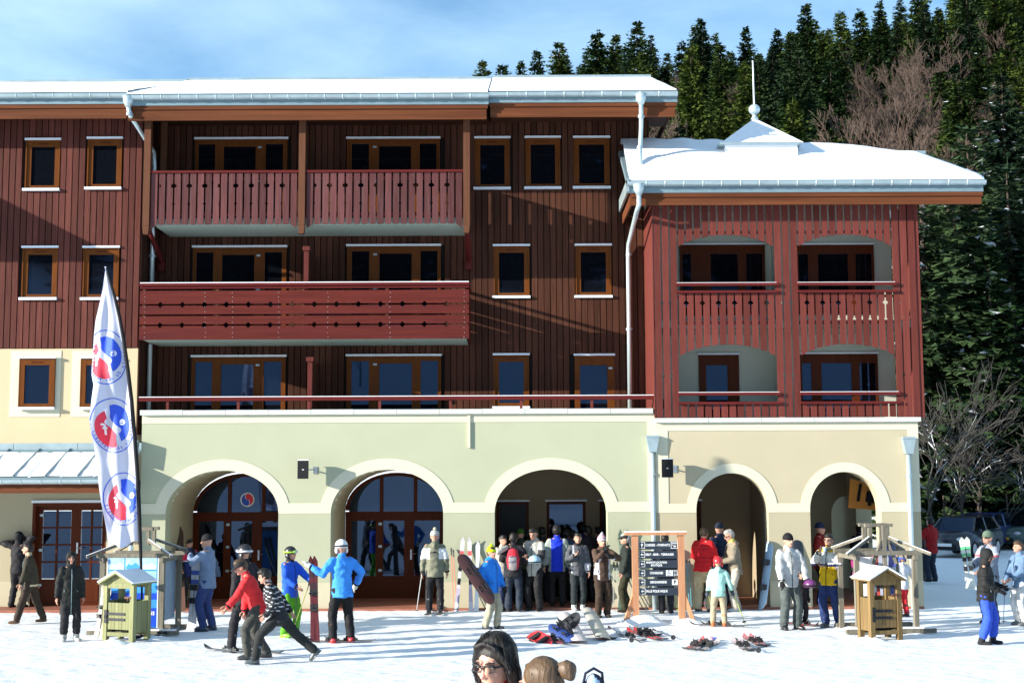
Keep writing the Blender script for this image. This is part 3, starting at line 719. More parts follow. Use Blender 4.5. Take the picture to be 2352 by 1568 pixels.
def arch_door(o_, sticker=False):
    xc, hw, zs_, rs = o_; hw -= .01; rs -= .05; xc0 = xc
    ztr = Zp(900, 1176, YD)
    f = MB(); n = 24; w = .085
    outr = [(xc - hw * math.cos(PI * i / n), arch_z(xc - hw * math.cos(PI * i / n), xc, hw, zs_, rs)) for i in range(n + 1)]; outr[0] = (xc - hw, zs_); outr[-1] = (xc + hw, zs_)
    inr = [(xc - (hw - w) * math.cos(PI * i / n), zs_ + (rs - w) * math.sin(PI * i / n)) for i in range(n + 1)]
    for i in range(n):
        q = [inr[i], inr[i+1], outr[i+1], outr[i]]
        f.add([(p[0], YD, p[1]) for p in q] + [(p[0], YD + .08, p[1]) for p in q], [(0,1,2,3),(0,4,5,1)])
    f.box(xc - hw, xc + hw, YD - .01, YD + .08, ztr - .07, ztr + .02)
    m1 = xc - hw * .30; m2 = xc + hw * .36
    for mxx in (m1, m2):
        zt = arch_z(mxx, xc, hw - w, zs_, rs - w); f.box(mxx - .045, mxx + .045, YD - .004, YD + .08, ztr + .02, zt + .03)
    f.box(xc - hw, xc - hw + w, YD - .002, YD + .08, .05, ztr - .07); f.box(xc + hw - w, xc + hw, YD - .002, YD + .08, .05, ztr - .07)
    # below transom: side light + two leaves
    l0, l1, l2, l3 = xc - hw + w, xc - hw * .36, xc + hw * .24, xc + hw - w
    zg1, zg0 = ztr - .20, .58
    for a, c, st in ((l0, l1, .06), (l1, l2, .12), (l2, l3, .12)):
        f.box(a, a + st, YD - .012, YD + .05, .05, ztr - .07); f.box(c - st, c, YD - .012, YD + .05, .05, ztr - .07)
        f.box(a + st, c - st, YD - .01, YD + .05, zg1, ztr - .07); f.box(a + st, c - st, YD - .008, YD + .05, .05, zg0)
        f.box(a + st + .05, c - st - .05, YD - .018, YD - .006, .14, zg0 - .1)
    d = f.build('arched_door', m_door, LODGE)
    for a, c, st in ((l0, l1, .06), (l1, l2, .12), (l2, l3, .12)):
        g = MB(); g.box(a + st - .005, c - st + .005, YD + .02, YD + .035, zg0 - .005, zg1 + .005); g.build('pane', m_glass, d)
    for a, c in ((xc - hw + w, m1), (m1, m2), (m2, xc + hw - w)):
        g = MB(); k = 8; pts = [(a, ztr + .01)] + [(c, ztr + .01)] + [(a + (c - a) * i / k, arch_z(a + (c - a) * i / k, xc, hw - w + .01, zs_, rs - w + .01)) for i in range(k, -1, -1)]
        g.prism(pts, YD + .03, YD + .045); g.build('pane', m_glass, d)
    for hz in (ztr - .28, 1.3, .72):
        b = MB(); b.box(l1 + .01, l1 + .09, YD - .03, YD - .012, hz - .03, hz + .03); b.build('hinge', m_zinc, d)
    b = MB(); b.box(l2 + .03, l2 + .07, YD - .03, YD - .011, .98, 1.22); b.tube([(l2 + .05, YD - .03, 1.12), (l2 + .05, YD - .08, 1.12), (l2 + .17, YD - .08, 1.12)], .01, 6); b.build('door_handle', m_steel, d)
    return d, (xc, ztr, m1, m2)
d1, info1 = arch_door(ops[0]); d2, info2 = arch_door(ops[1])
# door pane round badge (blue and red swirl)
m_blue = M('print_blue', (0.02, 0.09, 0.55), 0.5, 0.03); m_red = M('print_red', (0.78, 0.03, 0.05), 0.5, 0.03); m_pwhite = M('print_white', (0.85, 0.85, 0.86), 0.5, 0.02)
def swirl(b, cx, cz, R, Y, fn=None, mirror=1, parts=('ring', 'blue', 'red')):
    """two comma shaped halves"""
    def ring_arc(cx_, cz_, r, a0, a1, n): return [(cx_ + mirror * r * math.cos(a0 + (a1 - a0) * i / n), cz_ + r * math.sin(a0 + (a1 - a0) * i / n)) for i in range(n + 1)]
    out = {}
    r = R * .80
    out['blue'] = ring_arc(cx, cz, r, math.radians(80), math.radians(250), 16) + ring_arc(cx - mirror * r * .17, cz - r * .47, r * .46, math.radians(250), math.radians(80), 8)[1:] + ring_arc(cx + mirror * r * .02, cz + r * .48, r * .46, math.radians(250), math.radians(90), 8)[::-1][::-1]
    return out
bx = Xp(568, 1147, YD - .0); bz_ = Zp(568, 1147, YD)
def badge(cx, cz, R, Y, parent):
    g = MB(); g.prism([(cx + R * math.cos(2*PI*i/28), cz + R * math.sin(2*PI*i/28)) for i in range(28)], Y - .004, Y); bd = g.build('badge', m_pwhite, parent)
    r = R * .84
    def sw(sg):
        P = [(cx + sg * -r * math.sin(a) * 1.0, cz + sg * r * math.cos(a)) for a in [PI * i / 14 for i in range(15)]]       # outer half
        # inner S curve back up
        P += [(cx + sg * (-r/2) * math.sin(PI - a) * -1.0 * .8, cz + sg * (-r/2 + (-r/2) * math.cos(PI - a) * -1.0 * 1.0)) for a in [PI * i / 8 for i in range(1, 9)]]
        P += [(cx + sg * (-r/2) * math.sin(a) * .8, cz + sg * (r/2 - (r/2) * math.cos(a))) for a in [PI * i / 8 for i in range(1, 8)]]
        return P
    for sg, mt in ((1, m_blue), (-1, m_red)):
        g = MB(); P = sw(sg); P = [(cx + (p[0]-cx) * .93 - sg * R * .04, p[1]) for p in P]
        area = sum(P[i][0]*P[(i+1) % len(P)][1] - P[(i+1) % len(P)][0]*P[i][1] for i in range(len(P)))
        if area < 0: P = P[::-1]
        g.prism(P, Y - .006, Y - .0041); g.build('swirl', mt, bd)
badge(bx, bz_, .175, YD + .02, d1)

# arch 3: covered hall
b = MB()
bw = [(Xp(1140, 1250, YD), Xp(1215, 1250, YD)), (Xp(1256, 1250, YD), Xp(1346, 1250, YD)), (Xp(1378, 1250, YD), Xp(1450, 1250, YD))]
XS0, XS1 = ops[2][0] - 1.6, XT0 + 2.75
zl = Zp(1300, 1151, YD)
prev = XS0
for a, c in bw:
    b.box(prev, a, YD, YD + .2, 0, 3.3); b.box(a, c, YD, YD + .2, zl, 3.3); prev = c
b.box(prev, Xp(1601, 1250, YD), YD, YD + .2, 0, 3.3); b.box(Xp(1601, 1250, YD), Xp(1612, 1250, YD), YD, YD + .2, zl, 3.3); b.box(Xp(1612, 1250, YD), XS1, YD, YD + .2, 0, 3.3)
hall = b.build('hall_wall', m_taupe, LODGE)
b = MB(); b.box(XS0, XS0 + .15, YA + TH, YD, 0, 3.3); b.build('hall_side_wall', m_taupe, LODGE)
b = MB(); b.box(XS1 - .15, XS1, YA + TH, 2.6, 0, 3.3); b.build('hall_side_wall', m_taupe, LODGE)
b = MB(); b.box(XS0, XS1, YD - .006, YD - .0001, 0.05, .55); 
for i, (a, c) in enumerate(bw + [(Xp(1600, 1250, YD), Xp(1612, 1250, YD))]):
    f = MB(); w_ = .07
    f.box(a, a + w_, YD + .02, YD + .12, .05, zl); f.box(c - w_, c, YD + .02, YD + .12, .05, zl); f.box(a + w_, c - w_, YD + .022, YD + .12, zl - w_, zl)
    fr = f.build('hall_window', m_door, LODGE)
    g = MB(); g.box(a + w_ - .01, c - w_ + .01, YD + .06, YD + .075, .05, zl - w_ + .01); g.build('pane', m_glass if i == 1 else m_black, fr)
    l = MB(); l.box(a - .03, c + .03, YD - .05, YD + .02, zl, zl + .045); l.build('lintel', m_white, fr)

# ------------------------------------------------------------ corner pavilion (same building)
def tx(p, y=1150): return Xp(p, y, YT)
def tz(y, x=1800): return Zp(x, y, YT)
tops = []
zs2 = tz(1170)
for a, c, top in ((1599, 1764, 1086), (1860, 2023, 1083)):
    xa_, xc_ = tx(a), tx(c); tops.append(((xa_ + xc_) / 2, (xc_ - xa_) / 2, zs2, tz(top, (a + c) / 2) - zs2))
zt1 = Z_TS - .10
arch_wall('pavilion_wall', XT0, XT1, 0, zt1, YT, YT + TH, tops, m_beige, LODGE)
for o_ in tops: arch_band('arch_surround', *o_, .215, zs2, YT - .012, YT - .0001, m_cream, LODGE)
ed = [XT0] + [v for o_ in tops for v in (o_[0] - o_[1], o_[0] + o_[1])] + [XT1]
zq1, zq0 = tz(1155, 1800), tz(1176, 1800)
for i in range(0, 6, 2):
    a, c = ed[i], ed[i+1]
    b = MB(); b.box(a, c, YT - .0125, YT, zq0, zq1); b.build('springer_band', m_cream, LODGE)
    b = MB(); b.box(a, c, YT - .004, YT, .62, zq0 - .0001); b.build('lower_render', m_beige2, LODGE)
    b = MB(); b.box(a - .001, c + .001, YT - .010, YT + TH, -.1, .62); b.build('plinth', m_plinth, LODGE)
b = MB(); b.box(XT0, XT1, YT - .011, YT, tz(988), zt1); b.build('cornice_band', m_cream, LODGE)
b = MB(); b.box(XT0, tx(1536), YT - .0115, YT, zq1, tz(988)); b.build('corner_band', m_cream, LODGE)
b = MB(); b.box(tx(2090), XT1, YT - .0115, YT, zq1, tz(988)); b.build('corner_band', m_cream, LODGE)
for i in range(5):
    LL = (XT1 + .06 - XT0); b = MB(); b.box(XT0 + LL * i / 5, XT0 + LL * (i + 1) / 5 - .008, YT - .09, YT + .5, zt1, Z_TS); b.build('coping_stone', m_slab, LODGE)
# right flank: wall with a big arch opening behind, back wall with arches
def arch_wall_y(name, X0, X1, y0, y1, z1, ops_, mat):
    b = MB(); n = 14; cuts = [y0]
    for yc, hw, zs_, rs in ops_: cuts += [yc - hw, yc + hw]
    cuts.append(y1)
    for i in range(0, len(cuts), 2): b.box(X0, X1, cuts[i], cuts[i+1], 0, z1)
    for yc, hw, zs_, rs in ops_:
        for i in range(n):
            ya, yb = yc - hw * math.cos(PI * i / n), yc - hw * math.cos(PI * (i+1) / n)
            za, zb_ = arch_z(ya, yc, hw, zs_, rs), arch_z(yb, yc, hw, zs_, rs)
            b.add([(X0,ya,za),(X0,yb,zb_),(X0,yb,z1),(X0,ya,z1),(X1,ya,za),(X1,yb,zb_),(X1,yb,z1),(X1,ya,z1)], [(0,3,2,1),(4,5,6,7),(0,1,5,4)])
    return b.build(name, mat, LODGE)
arch_wall_y('flank_wall', XT1 - .4, XT1 - .002, YT + TH, 6.0, zt1, [(1.3, .95, zs2 - .1, .85)], m_beige)
yb_ = 3.2
bop = [(Xp(1940, 1150, yb_), .48, zs2 - .25, .5)]
b_l = XS1; 
arch_wall('rear_arcade_wall', b_l, XT1 - .4, 0, 3.3, yb_, yb_ + .4, [(Xp(1946, 1150, yb_), .43, zs2 - .25, .5)], m_beige2, LODGE)
b = MB(); b.box(XS1, XT1, YD, 6.0, -.05, .03); b.build('arcade_floor', m_tile, LODGE)
b = MB(); b.box(XS1, XT1, 2.6, 6.0, 3.25, 3.3); b.build('arcade_ceiling', m_taupe, LODGE)
# upper storeys of the pavilion: rendered wall behind the loggia
YI = -0.35; zE = Zp(1800, 468, -2.4)
LR = [(1561, 563, 1756, 649, 6.4), (1830, 563, 2006, 649, 6.4), (1605, 815, 1697, 905, 3.9), (1838, 813, 2015, 905, 3.9)]
b = MB(); b.box(XT0 + .02, XT1 - .02, YI, 6.0, zt1, zE + .4); b.build('loggia_wall', m_logwall, LODGE)
b = MB(); b.box(XT1 - .12, XT1 - .04, YT + .05, YI, zt1, zE + .4); 
for k, r in enumerate(LR):
    if k == 2:
        xa_, xb_ = Xp(r[0], 860, YI), Xp(r[2], 860, YI); z1_ = Zp(1650, r[1], YI)
        f = MB(); f.box(xa_, xa_ + .17, YI - .05, YI - .001, zt1, z1_); f.box(xb_ - .28, xb_, YI - .05, YI - .001, zt1, z1_); f.box(xa_ + .17, xb_ - .28, YI - .045, YI - .001, z1_ - .25, z1_)
        w = f.build('loggia_door', m_door, LODGE); g = MB(); g.box(xa_ + .165, xb_ - .275, YI - .03, YI - .015, zt1, z1_ - .24); g.build('pane', m_glass, w)
        l = MB(); l.box(xa_ - .02, xb_ + .02, YI - .09, YI, z1_, z1_ + .04); l.build('lintel', m_white, w)
    else:
        xa_, xb_ = Xp(r[0], r[1] + 40, YI), Xp(r[2], r[1] + 40, YI); z1_ = Zp((r[0] + r[2]) / 2, r[1], YI); W = xb_ - xa_
        f = MB(); zf = zt1 if k == 3 else zt1 + 2.65
        cuts = [(.03, .13), (.36, .68), (.78, .97)] if k == 0 else [(.02, .14), (.27, .66), (.76, .97)]
        prev = 0
        for a_, c_ in cuts:
            f.box(xa_ + W * prev, xa_ + W * a_, YI - .06, YI - .001, zf, z1_); f.box(xa_ + W * a_, xa_ + W * c_, YI - .055, YI - .001, z1_ - .22, z1_); prev = c_
        f.box(xa_ + W * prev, xb_, YI - .06, YI - .001, zf, z1_)
        w = f.build('loggia_door', m_door, LODGE)
        for a_, c_ in cuts:
            g = MB(); g.box(xa_ + W * a_ - .004, xa_ + W * c_ + .004, YI - .03, YI - .015, zf, z1_ - .21); g.build('pane', m_glass, w)
        l = MB(); l.box(xa_ - .02, xb_ + .02, YI - .09, YI, z1_, z1_ + .04); l.build('lintel', m_white, w)
zfl = tz(752)
b = MB(); b.box(XT0 + .05, XT1 - .05, YT + .06, YI, zfl - .0, zfl + .18); b.build('loggia_floor', m_soffit, LODGE)
b = MB(); b.box(XT0 + .05, XT1 - .05, YT + .12, YI, zE + .25, zE + .3); b.build('loggia_ceiling', m_soffit, LODGE)
b = MB(); b.box(XT0 + .0, XT0 + .025, YT + .03, 0.0, Z_TS, zE + .3); b.build('side_boarding', m_slat_r, LODGE)
b = MB(); b.box((tx(1780, 600) + tx(1836, 600)) / 2 - .06, (tx(1780, 600) + tx(1836, 600)) / 2 + .06, YT + 1.0, YI, Z_TS, zE + .25); b.build('loggia_divider', m_logwall, LODGE)
# slat screen : 34 boards
scr = MB(); scr.box(XT0, XT1 + .0, YT + .032, YT + .07, tz(490), tz(478)); scr.box(XT0, XT1, YT + .032, YT + .07, tz(547), tz(538))
xo = [tx(1558, 700), tx(1780, 700), tx(1836, 700), tx(2052, 700)]
XTa = tx(1502, 700); XTb = tx(2108, 700)
SCREEN = part_empty('slat_screen', LODGE)
SCREEN.location = (0, 0, 0)
def col_boards():
    out = []
    def rng(a, c, n, typ):
        p = (c - a) / n
        for i in range(n): out.append((a + i * p + .019, a + (i + 1) * p - .019, typ, i, n, a, c))
    rng(XTa, xo[0], 3, 'col'); rng(xo[0], xo[1], 12, 'op'); rng(xo[1], xo[2], 3, 'col'); rng(xo[2], xo[3], 12, 'op'); rng(xo[3], XTb, 3, 'colr')
    return out
zU1, zU0 = tz(539), tz(567); zL1, zL0 = tz(790), tz(818)
zr1 = tz(652); zr1b = tz(669); zr2 = tz(903); zr2b = tz(924)
def arc_z(x, a, c, zc, ze): t = (x - (a + c) / 2) / ((c - a) / 2); return ze + (zc - ze) * (1 - t * t) ** .8 if abs(t) < 1 else ze
ztop = zE + .25; zbot = Z_TS
def sl(poly): b = MB(); b.prism(poly, YT - .0, YT + .028); return b.build('slat', m_slat_r, SCREEN)
for (a, c, typ, i, n, A, C_) in col_boards():
    if typ != 'op':
        zz = [zbot, (zbot + ztop) / 2]
        cuts_l = [(tz(695), .028), (tz(733), .012), (tz(862), .03)] if i > 0 else []; cuts_r = cuts_l if i < n - 1 else []
        if i == 0: cuts_r = [(tz(695), .028), (tz(733), .012), (tz(862), .03)]
        sl(baluster_poly(a, c, zbot + .015, ztop, cuts_l if i else [], cuts_r if i < n-1 else [], 'diamond'))
    else:
        za, zc_ = arc_z(a, A, C_, zU1, zU0), arc_z(c, A, C_, zU1, zU0)
        sl([(a, za), (c, zc_), (c, ztop), (a, ztop)])
        za, zc_ = arc_z(a, A, C_, zL1, zL0), arc_z(c, A, C_, zL1, zL0); zt_ = zr1b - .02
        cut = [(tz(695), .052), (tz(733), .026)]
        L_, R_ = ([], cut) if i % 2 == 0 else (cut, [])
        pl = baluster_poly(a, c, za, zt_, L_, R_, 'diamond'); pl[1] = (c, zc_)
        sl(pl)
        sl([(a, zbot + .015), (c, zbot + .015), (c, zr2b - .02), (a, zr2b - .02)])
for k, (a, c) in enumerate(((xo[0], xo[1]), (xo[2], xo[3]))):
    for zz, hh in ((zr1, .045), (zr1b, .035), (zr2, .045), (zr2b, .035)):
        b = MB(); b.box(a - .05, c + .08, YT - .07, YT - .001, zz - hh, zz + hh * .5); r_ = b.build('rail', m_rail, SCREEN)
    for zz in (zr1, zr2):
        b = MB(); b.box(a - .03, c + .04, YT - .06, YT + .0, zz + .0226, zz + .034); b.build('snow_layer', m_snowr, SCREEN)
    b = MB(); b.box(a, c, YT + .029, YT + .07, zr1b - .75, zr1b - .68); b.box(a, c, YT + .029, YT + .07, zr1b - .14, zr1b - .08); b.box(a, c, YT + .029, YT + .07, zU0 + .32, zU0 + .38); b.build('crossbar', m_rail, SCREEN)
b = MB(); b.box(XTa, XTb, YT + .0285, YT + .07, ztop - .12, ztop); b.build('crossbar', m_rail, SCREEN)
# corner post + right flank slats
b = MB(); b.box(XTb - .01, XTb + .08, YT + .02, YT + .12, zbot, ztop); b.build('corner_post', m_slat_r, SCREEN)
for k in range(7):
    b = MB(); y_ = YT + .15 + k * .2; b.box(XTb + .05, XTb + .078, y_, y_ + .155, zbot, ztop); b.build('slat', m_slat_r, SCREEN)
b = MB(); b.box(XTa - .02, XTa + .0, YT - .002, YT + .12, zbot, ztop); b.build('corner_post', m_slat_r, SCREEN)
# --- pavilion roof: low hipped roof under thick snow with a small pyramid cap and mast
YE = -2.42
eL = at(1440, 409, YE); eR = at(2263, 412, YE); ze = (eL.z + eR.z) / 2
def fb(px0, px1, z0, z1, y0, y1, name, mat, par):
    b = MB(); b.box(Xp(px0, 440, YE), Xp(px1, 440, YE), y0, y1, z0, z1); return b.build(name, mat, par)
zfb = Zp(1850, 468, YE)
YR = -0.3
R1 = at(2106, 352, YR); M1 = at(1862, 331, YR); M0 = at(1640, 334, YR)
xw = X_MAIN_R + .02
yb2 = 6.4
rb = MB()
zrr = R1.z
top = [(eL.x, YE + .02, ze - .02), (eR.x, YE + .02, ze - .02), (R1.x, YR, R1.z - .12), (M1.x, YR, M1.z - .12), (eL.x, YR, M0.z - .12)]
rb.add(top + [(p[0], p[1], p[2] - .14) for p in top], [(0, 1, 2, 3, 4), (9, 8, 7, 6, 5), (0, 5, 6, 1), (1, 6, 7, 2), (2, 7, 8, 3), (3, 8, 9, 4), (4, 9, 5, 0)])
rb.add([(eL.x, YR, M0.z - .12), (M1.x, YR, M1.z - .12), (R1.x, YR, R1.z - .12), (R1.x, yb2, ze), (eL.x, yb2, ze)], [(0, 1, 4), (1, 2, 3, 4)])
proof = rb.build('roof', m_zincd, LODGE)
# snow blanket, displaced grid on the front slope and right hip
def lerp(a, b_, t): return a + (b_ - a) * t
s = MB(); NI, NJ = 90, 26
def ztop_at(x):
    if x < M1.x: return lerp(M0.z, M1.z, (x - M0.x) / (M1.x - M0.x)) if x > M0.x else M0.z
    return lerp(M1.z, R1.z, min(1, (x - M1.x) / (R1.x - M1.x)))
for j in range(NJ + 1):
    t = j / NJ
    for i in range(NI + 1):
        u = i / NI
        xl, xr = eL.x + .06, lerp(eR.x - .02, R1.x, t); x = lerp(xl, xr, u); y = lerp(YE + .02, YR, t)
        zz = lerp(ze, ztop_at(x), t)
        th = .05 + .035 * noise.noise((x * .8, y * .9, 4)) + .02 * noise.noise((x * 2.5, y * 2.5, 8))
        # drift piled against the wall of the tall block
        dx_ = x - (xw + .25); dr = math.exp(-max(0.0, dx_ - .1) ** 2 / 2.2) * sstep((t - .10) / .75)
        th += dr * (.17 + .10 * noise.noise((x * 1.6, y * 1.6, 12)))
        if x < xw + .5 and t < .3: th *= .35
        edge = min(1.0, j / 2.0) if j < 2 else 1.0
        s.v.append((x, y, zz + max(.015, th) * (0.55 + .45 * edge)))
for j in range(NJ):
    for i in range(NI):
        k = j * (NI + 1) + i; s.f.append((k, k + 1, k + NI + 2, k + NI + 1)); s.m.append(0)
n0 = len(s.v)
for i in range(NI + 1): s.v.append((s.v[i][0], s.v[i][1], ze - .02))
for i in range(NI): s.f.append((n0 + i, n0 + i + 1, i + 1, i)); s.m.append(0)
n1_ = len(s.v)     # right edge lip
for j in range(NJ + 1):
    p = s.v[j * (NI + 1) + NI]; s.v.append((p[0] + .01, p[1] + .02, p[2] - .09))
for j in range(NJ):
    a = j * (NI + 1) + NI; b_ = (j + 1) * (NI + 1) + NI; s.f.append((a, n1_ + j, n1_ + j + 1, b_)); s.m.append(0)
n2_ = len(s.v)
for i in range(NI + 1): q = s.v[NJ * (NI + 1) + i]; s.v.append((q[0], YR + 1.2, q[2] - .35))
for i in range(NI): a = NJ * (NI + 1) + i; s.f.append((a, a + 1, n2_ + i + 1, n2_ + i)); s.m.append(0)
s.build('snow_layer', m_snowr, proof, True)
# small lumps along the eave
for (px, w, h) in ((1640, 26, .05), (1705, 20, .05), (1985, 12, .06), (2030, 22, .05), (1760, 16, .04)):
    p = at(px, 404, YE + .15); b = MB(); b.ell((p.x, YE + .18, ze + .07), (w / 100 , .08, h), 10, 6); b.build('snow_lump', m_snowr, proof, True)
gutter(eL.x, eR.x, YE, ze - .065, proof)
fb(1442, 2261, ze - .30, ze - .075, YE + .06, YE + .10, 'flashing', m_zincd, proof)
fb(1449, 2260, ze - .395, ze - .301, YE + .07, YE + .12, 'fascia', m_fascia, proof)
fb(1450, 2257, zfb, ze - .3955, YE + .10, YE + .15, 'fascia', m_fascia, proof)
b = MB(); b.box(eL.x, eL.x + .05, YE, 0.0, ze - .28, ze + .02); b.build('flashing', m_zinc, proof)
b = MB(); b.box(eL.x + .13, XTb + .05, YE + .151, YT + .1, ze - .34, ze - .30); b.build('soffit', m_fascia, proof)
# left end of the eave returns to the wall
b = MB(); b.box(eL.x + .08, eL.x + .12, YE + .151, -.02, zfb, ze - .341); b.build('barge_board', m_fascia, proof)
# cap
ya = -0.5
ap = at(1733, 272, ya); c0 = at(1657, 325, -1.15); c1 = at(1846, 329, -1.15)
zc = (c0.z + c1.z) / 2; hw_ = (c1.x - c0.x) / 2
cxm = ap.x
cp = MB(); base = [(c0.x, -1.15, zc), (c1.x, -1.15, zc), (c1.x, .3, zc), (c0.x, .3, zc)]
cp.add(base + [(ap.x, ya, ap.z)], [(0, 1, 4), (1, 2, 4), (2, 3, 4), (3, 0, 4)])
cap = cp.build('roof_cap', m_snowr, LODGE)
b = MB(); b.box(c0.x - .05, c1.x - .1, -1.19, .3, zc - .05, zc - .0005); b.build('flashing', m_zinc, cap)
b = MB(); b.box(c0.x + .10, c1.x - .14, -1.10, .3, M0.z - .5, zc - .051); b.build('cap_base', m_snowr, cap)
for i in range(1, 7):
    t = i / 7; q = Vector((c0.x + (c1.x - c0.x) * t, -1.15, zc + .0)); e = Vector((ap.x, ya, ap.z)); b = MB(); b.beam(q, q + (e - q) * (.35 + .5 * (1 - abs(2 * t - 1))), .008, .012); b.build('seam', m_snowr, cap)
bc = at(1733, 252, ya)
b = MB(); b.tube([(ap.x, ya, ap.z - .03), (ap.x, ya, ap.z + .05), (ap.x, ya, ap.z + .1), (ap.x, ya, bc.z - .12)], [.10, .05, .045, .07], 12); b.ell((ap.x, ya, bc.z), (.14, .14, .13), 16, 10); b.build('finial_ball', m_pipe, cap, True)
mt_ = at(1729, 140, ya)
b = MB(); b.tube([(ap.x, ya, bc.z), (mt_.x, ya, mt_.z)], [.022, .016], 8); b.build('mast', m_white, cap)
# small back ridge piece
b = MB(); p = at(2112, 352, YR); b.box(p.x - .12, p.x + .14, YR - .05, YR + .5, p.z - .02, p.z + .05); b.build('ridge_cap', m_zinc, proof)

# --- downpipes
def pipe(name, pts, r, collars, parent=LODGE):
    b = MB(); b.tube(pts, r, 10); p = b.build(name, m_pipe, parent, True)
    for c in collars:
        q = MB(); q.tube([(c[0], c[1], c[2] - .03), (c[0], c[1], c[2] + .03)], r * 1.25, 10); q.box(c[0] - .08, c[0] + .08, c[1] - .008, c[1] + .06, c[2] - .012, c[2] + .012); q.build('pipe_collar', m_zinc, p)
    return p
def funnel(x, y, z, parent=LODGE):
    b = MB(); b.tube([(x, y, z), (x, y, z - .12), (x, y, z - .26)], [.13, .12, .062], 12); return b.build('gutter_outlet', m_pipe, parent, True)
a_ = at(1472, 215, -1.9); b1 = at(1470, 384, -1.5)
funnel(a_.x, -1.93, a_.z - .02); pipe('downpipe', [(a_.x, -1.93, a_.z - .2), (a_.x, -1.90, at(1472, 265, -1.9).z), (b1.x + .03, -1.6, at(1472, 290, -1.7).z), (b1.x, -1.55, at(1470, 350, -1.55).z), (b1.x, -1.7, b1.z)], .052, [(a_.x, -1.9, at(1472, 268, -1.9).z), (b1.x, -1.55, at(1472, 340, -1.5).z)])
a_ = at(1467, 422, YE); 
pts = [(a_.x, YE - .03, a_.z - .2), (a_.x, YE - .02, at(1467, 470, YE).z), (at(1464, 482, YE).x, YE + .1, at(1464, 482, YE).z)]
q = at(1444, 560, -.12); pts += [(q.x, -.14, q.z), (at(1443, 580, -.12).x, -.12, at(1443, 580, -.12).z), (at(1447, 930, -.12).x, -.12, 3.9)]
funnel(a_.x, YE - .03, a_.z - .02)
pipe('downpipe', pts, .055, [(q.x, -.12, at(1443, 585, -.12).z), (at(1445, 756, -.12).x, -.12, at(1445, 756, -.12).z)])
a_ = at(295, 222, -1.98); e = at(330, 350, -1.15)
xg = XL_END + .12
funnel(a_.x, -1.98, a_.z)
pipe('downpipe', [(a_.x, -1.98, a_.z - .2), (at(297, 262, -1.98).x, -1.96, at(297, 262, -1.98).z), (xg, -.6, at(330, 350, -.6).z), (xg, -.5, at(332, 380, -.5).z), (xg, -.5, 3.9)], .055, [(at(297, 264, -1.98).x, -1.96, at(297, 262, -1.98).z), (xg, -.5, 8.3)])
def hopper(px, py0, py1, Y, name='rain_hopper', toz=0.0, pxb=None):
    a = at(px, py0, Y); c = at(px, py1, Y); w = .135
    b = MB(); h = a.z - c.z
    b.prism([(a.x - .08, c.z), (a.x + .08, c.z), (a.x + w, c.z + h * .72), (a.x + w, a.z), (a.x - w, a.z), (a.x - w, c.z + h * .72)], Y - .22, Y - .01)
    b.box(a.x - w - .015, a.x + w + .015, Y - .235, Y - .009, a.z - .05, a.z - .02)
    hp = b.build(name, m_zinc, LODGE)
    xb = a.x
    pipe('downpipe', [(xb, Y - .1, c.z + .02), (xb, Y - .1, toz)], .057, [(xb, Y - .1, c.z - .5), (xb, Y - .1, 1.1)])
    return hp
hopper(1497, 1000, 1038, YA); hopper(2082, 1003, 1042, YT)

# --- lean-to canopy lower left
yc0, yc1 = YL, -2.75
zt_ = Zp(170, 1030, YL); zb_ = Zp(170, 1096, yc1)
xc1 = Xp(318, 1060, YL - .3)
b = MB(); b.prismx([(yc1, zb_ - .06), (yc0, zt_ - .06), (yc0, zt_), (yc1, zb_)], -24, xc1); can = b.build('lean_to_roof', m_zincd, LODGE)
s = MB(); nx_ = 140; ny_ = 10; xl_ = -14.0
for j in range(ny_ + 1):
    for i in range(nx_ + 1):
        x = lerp(xl_, xc1 - .03, i / nx_); t = j / ny_
        sd_ = abs(((x * 1.0) / .71) % 1 - .5)
        s.v.append((x, lerp(yc1 + .02, yc0 - .28, t), lerp(zb_, lerp(zb_, zt_, .83), t) + .03 + .02 * noise.noise((x * 1.5, t * 3, 1)) - (.02 if sd_ > .46 else 0)))
for j in range(ny_):
    for i in range(nx_): k = j * (nx_ + 1) + i; s.f.append((k, k + 1, k + nx_ + 2, k + nx_ + 1)); s.m.append(0)
s.build('snow_layer', m_snowr, can, True)
for i in range(20):
    x = xc1 - .25 - i * .71
    b = MB(); b.beam((x, yc0 - .02, zt_ - .01), (x + .0, yc1 + .02, zb_ + .03), .03, .06); b.build('seam', m_zincd, can)
for i in range(12):
    b = MB(); b.box(xc1 - (i + 1) * 1.49, xc1 - i * 1.49 - .01, YL - .05, YL - .001, zt_ - .04, zt_ + .13); b.build('flashing', m_zinc, can)
gutter(-16, xc1, yc1 - .02, zb_ - .05, can)
b = MB(); b.box(-16, xc1 - .03, yc1 + .07, yc1 + .11, zb_ - .34, zb_ - .08); b.build('fascia', m_fascia, can)
b = MB(); b.box(xc1 - .06, xc1 - .02, yc1 + .112, yc0, zb_ - .3, zb_ - .07); b.build('barge_board', m_fascia, can)
p = at(319, 1012, YL - .4)
b = MB(); b.prism([(p.x - .1, p.z - .42), (p.x + .05, p.z - .52), (p.x + .1, p.z - .1), (p.x + .1, p.z), (p.x - .12, p.z)], YA - .25, YA - .02); b.build('rain_hopper', m_zinc, LODGE)
pipe('downpipe', [(p.x, YA - .12, p.z - .45), (p.x, YA - .12, 0)], .055, [(p.x, YA - .12, 1.0)])
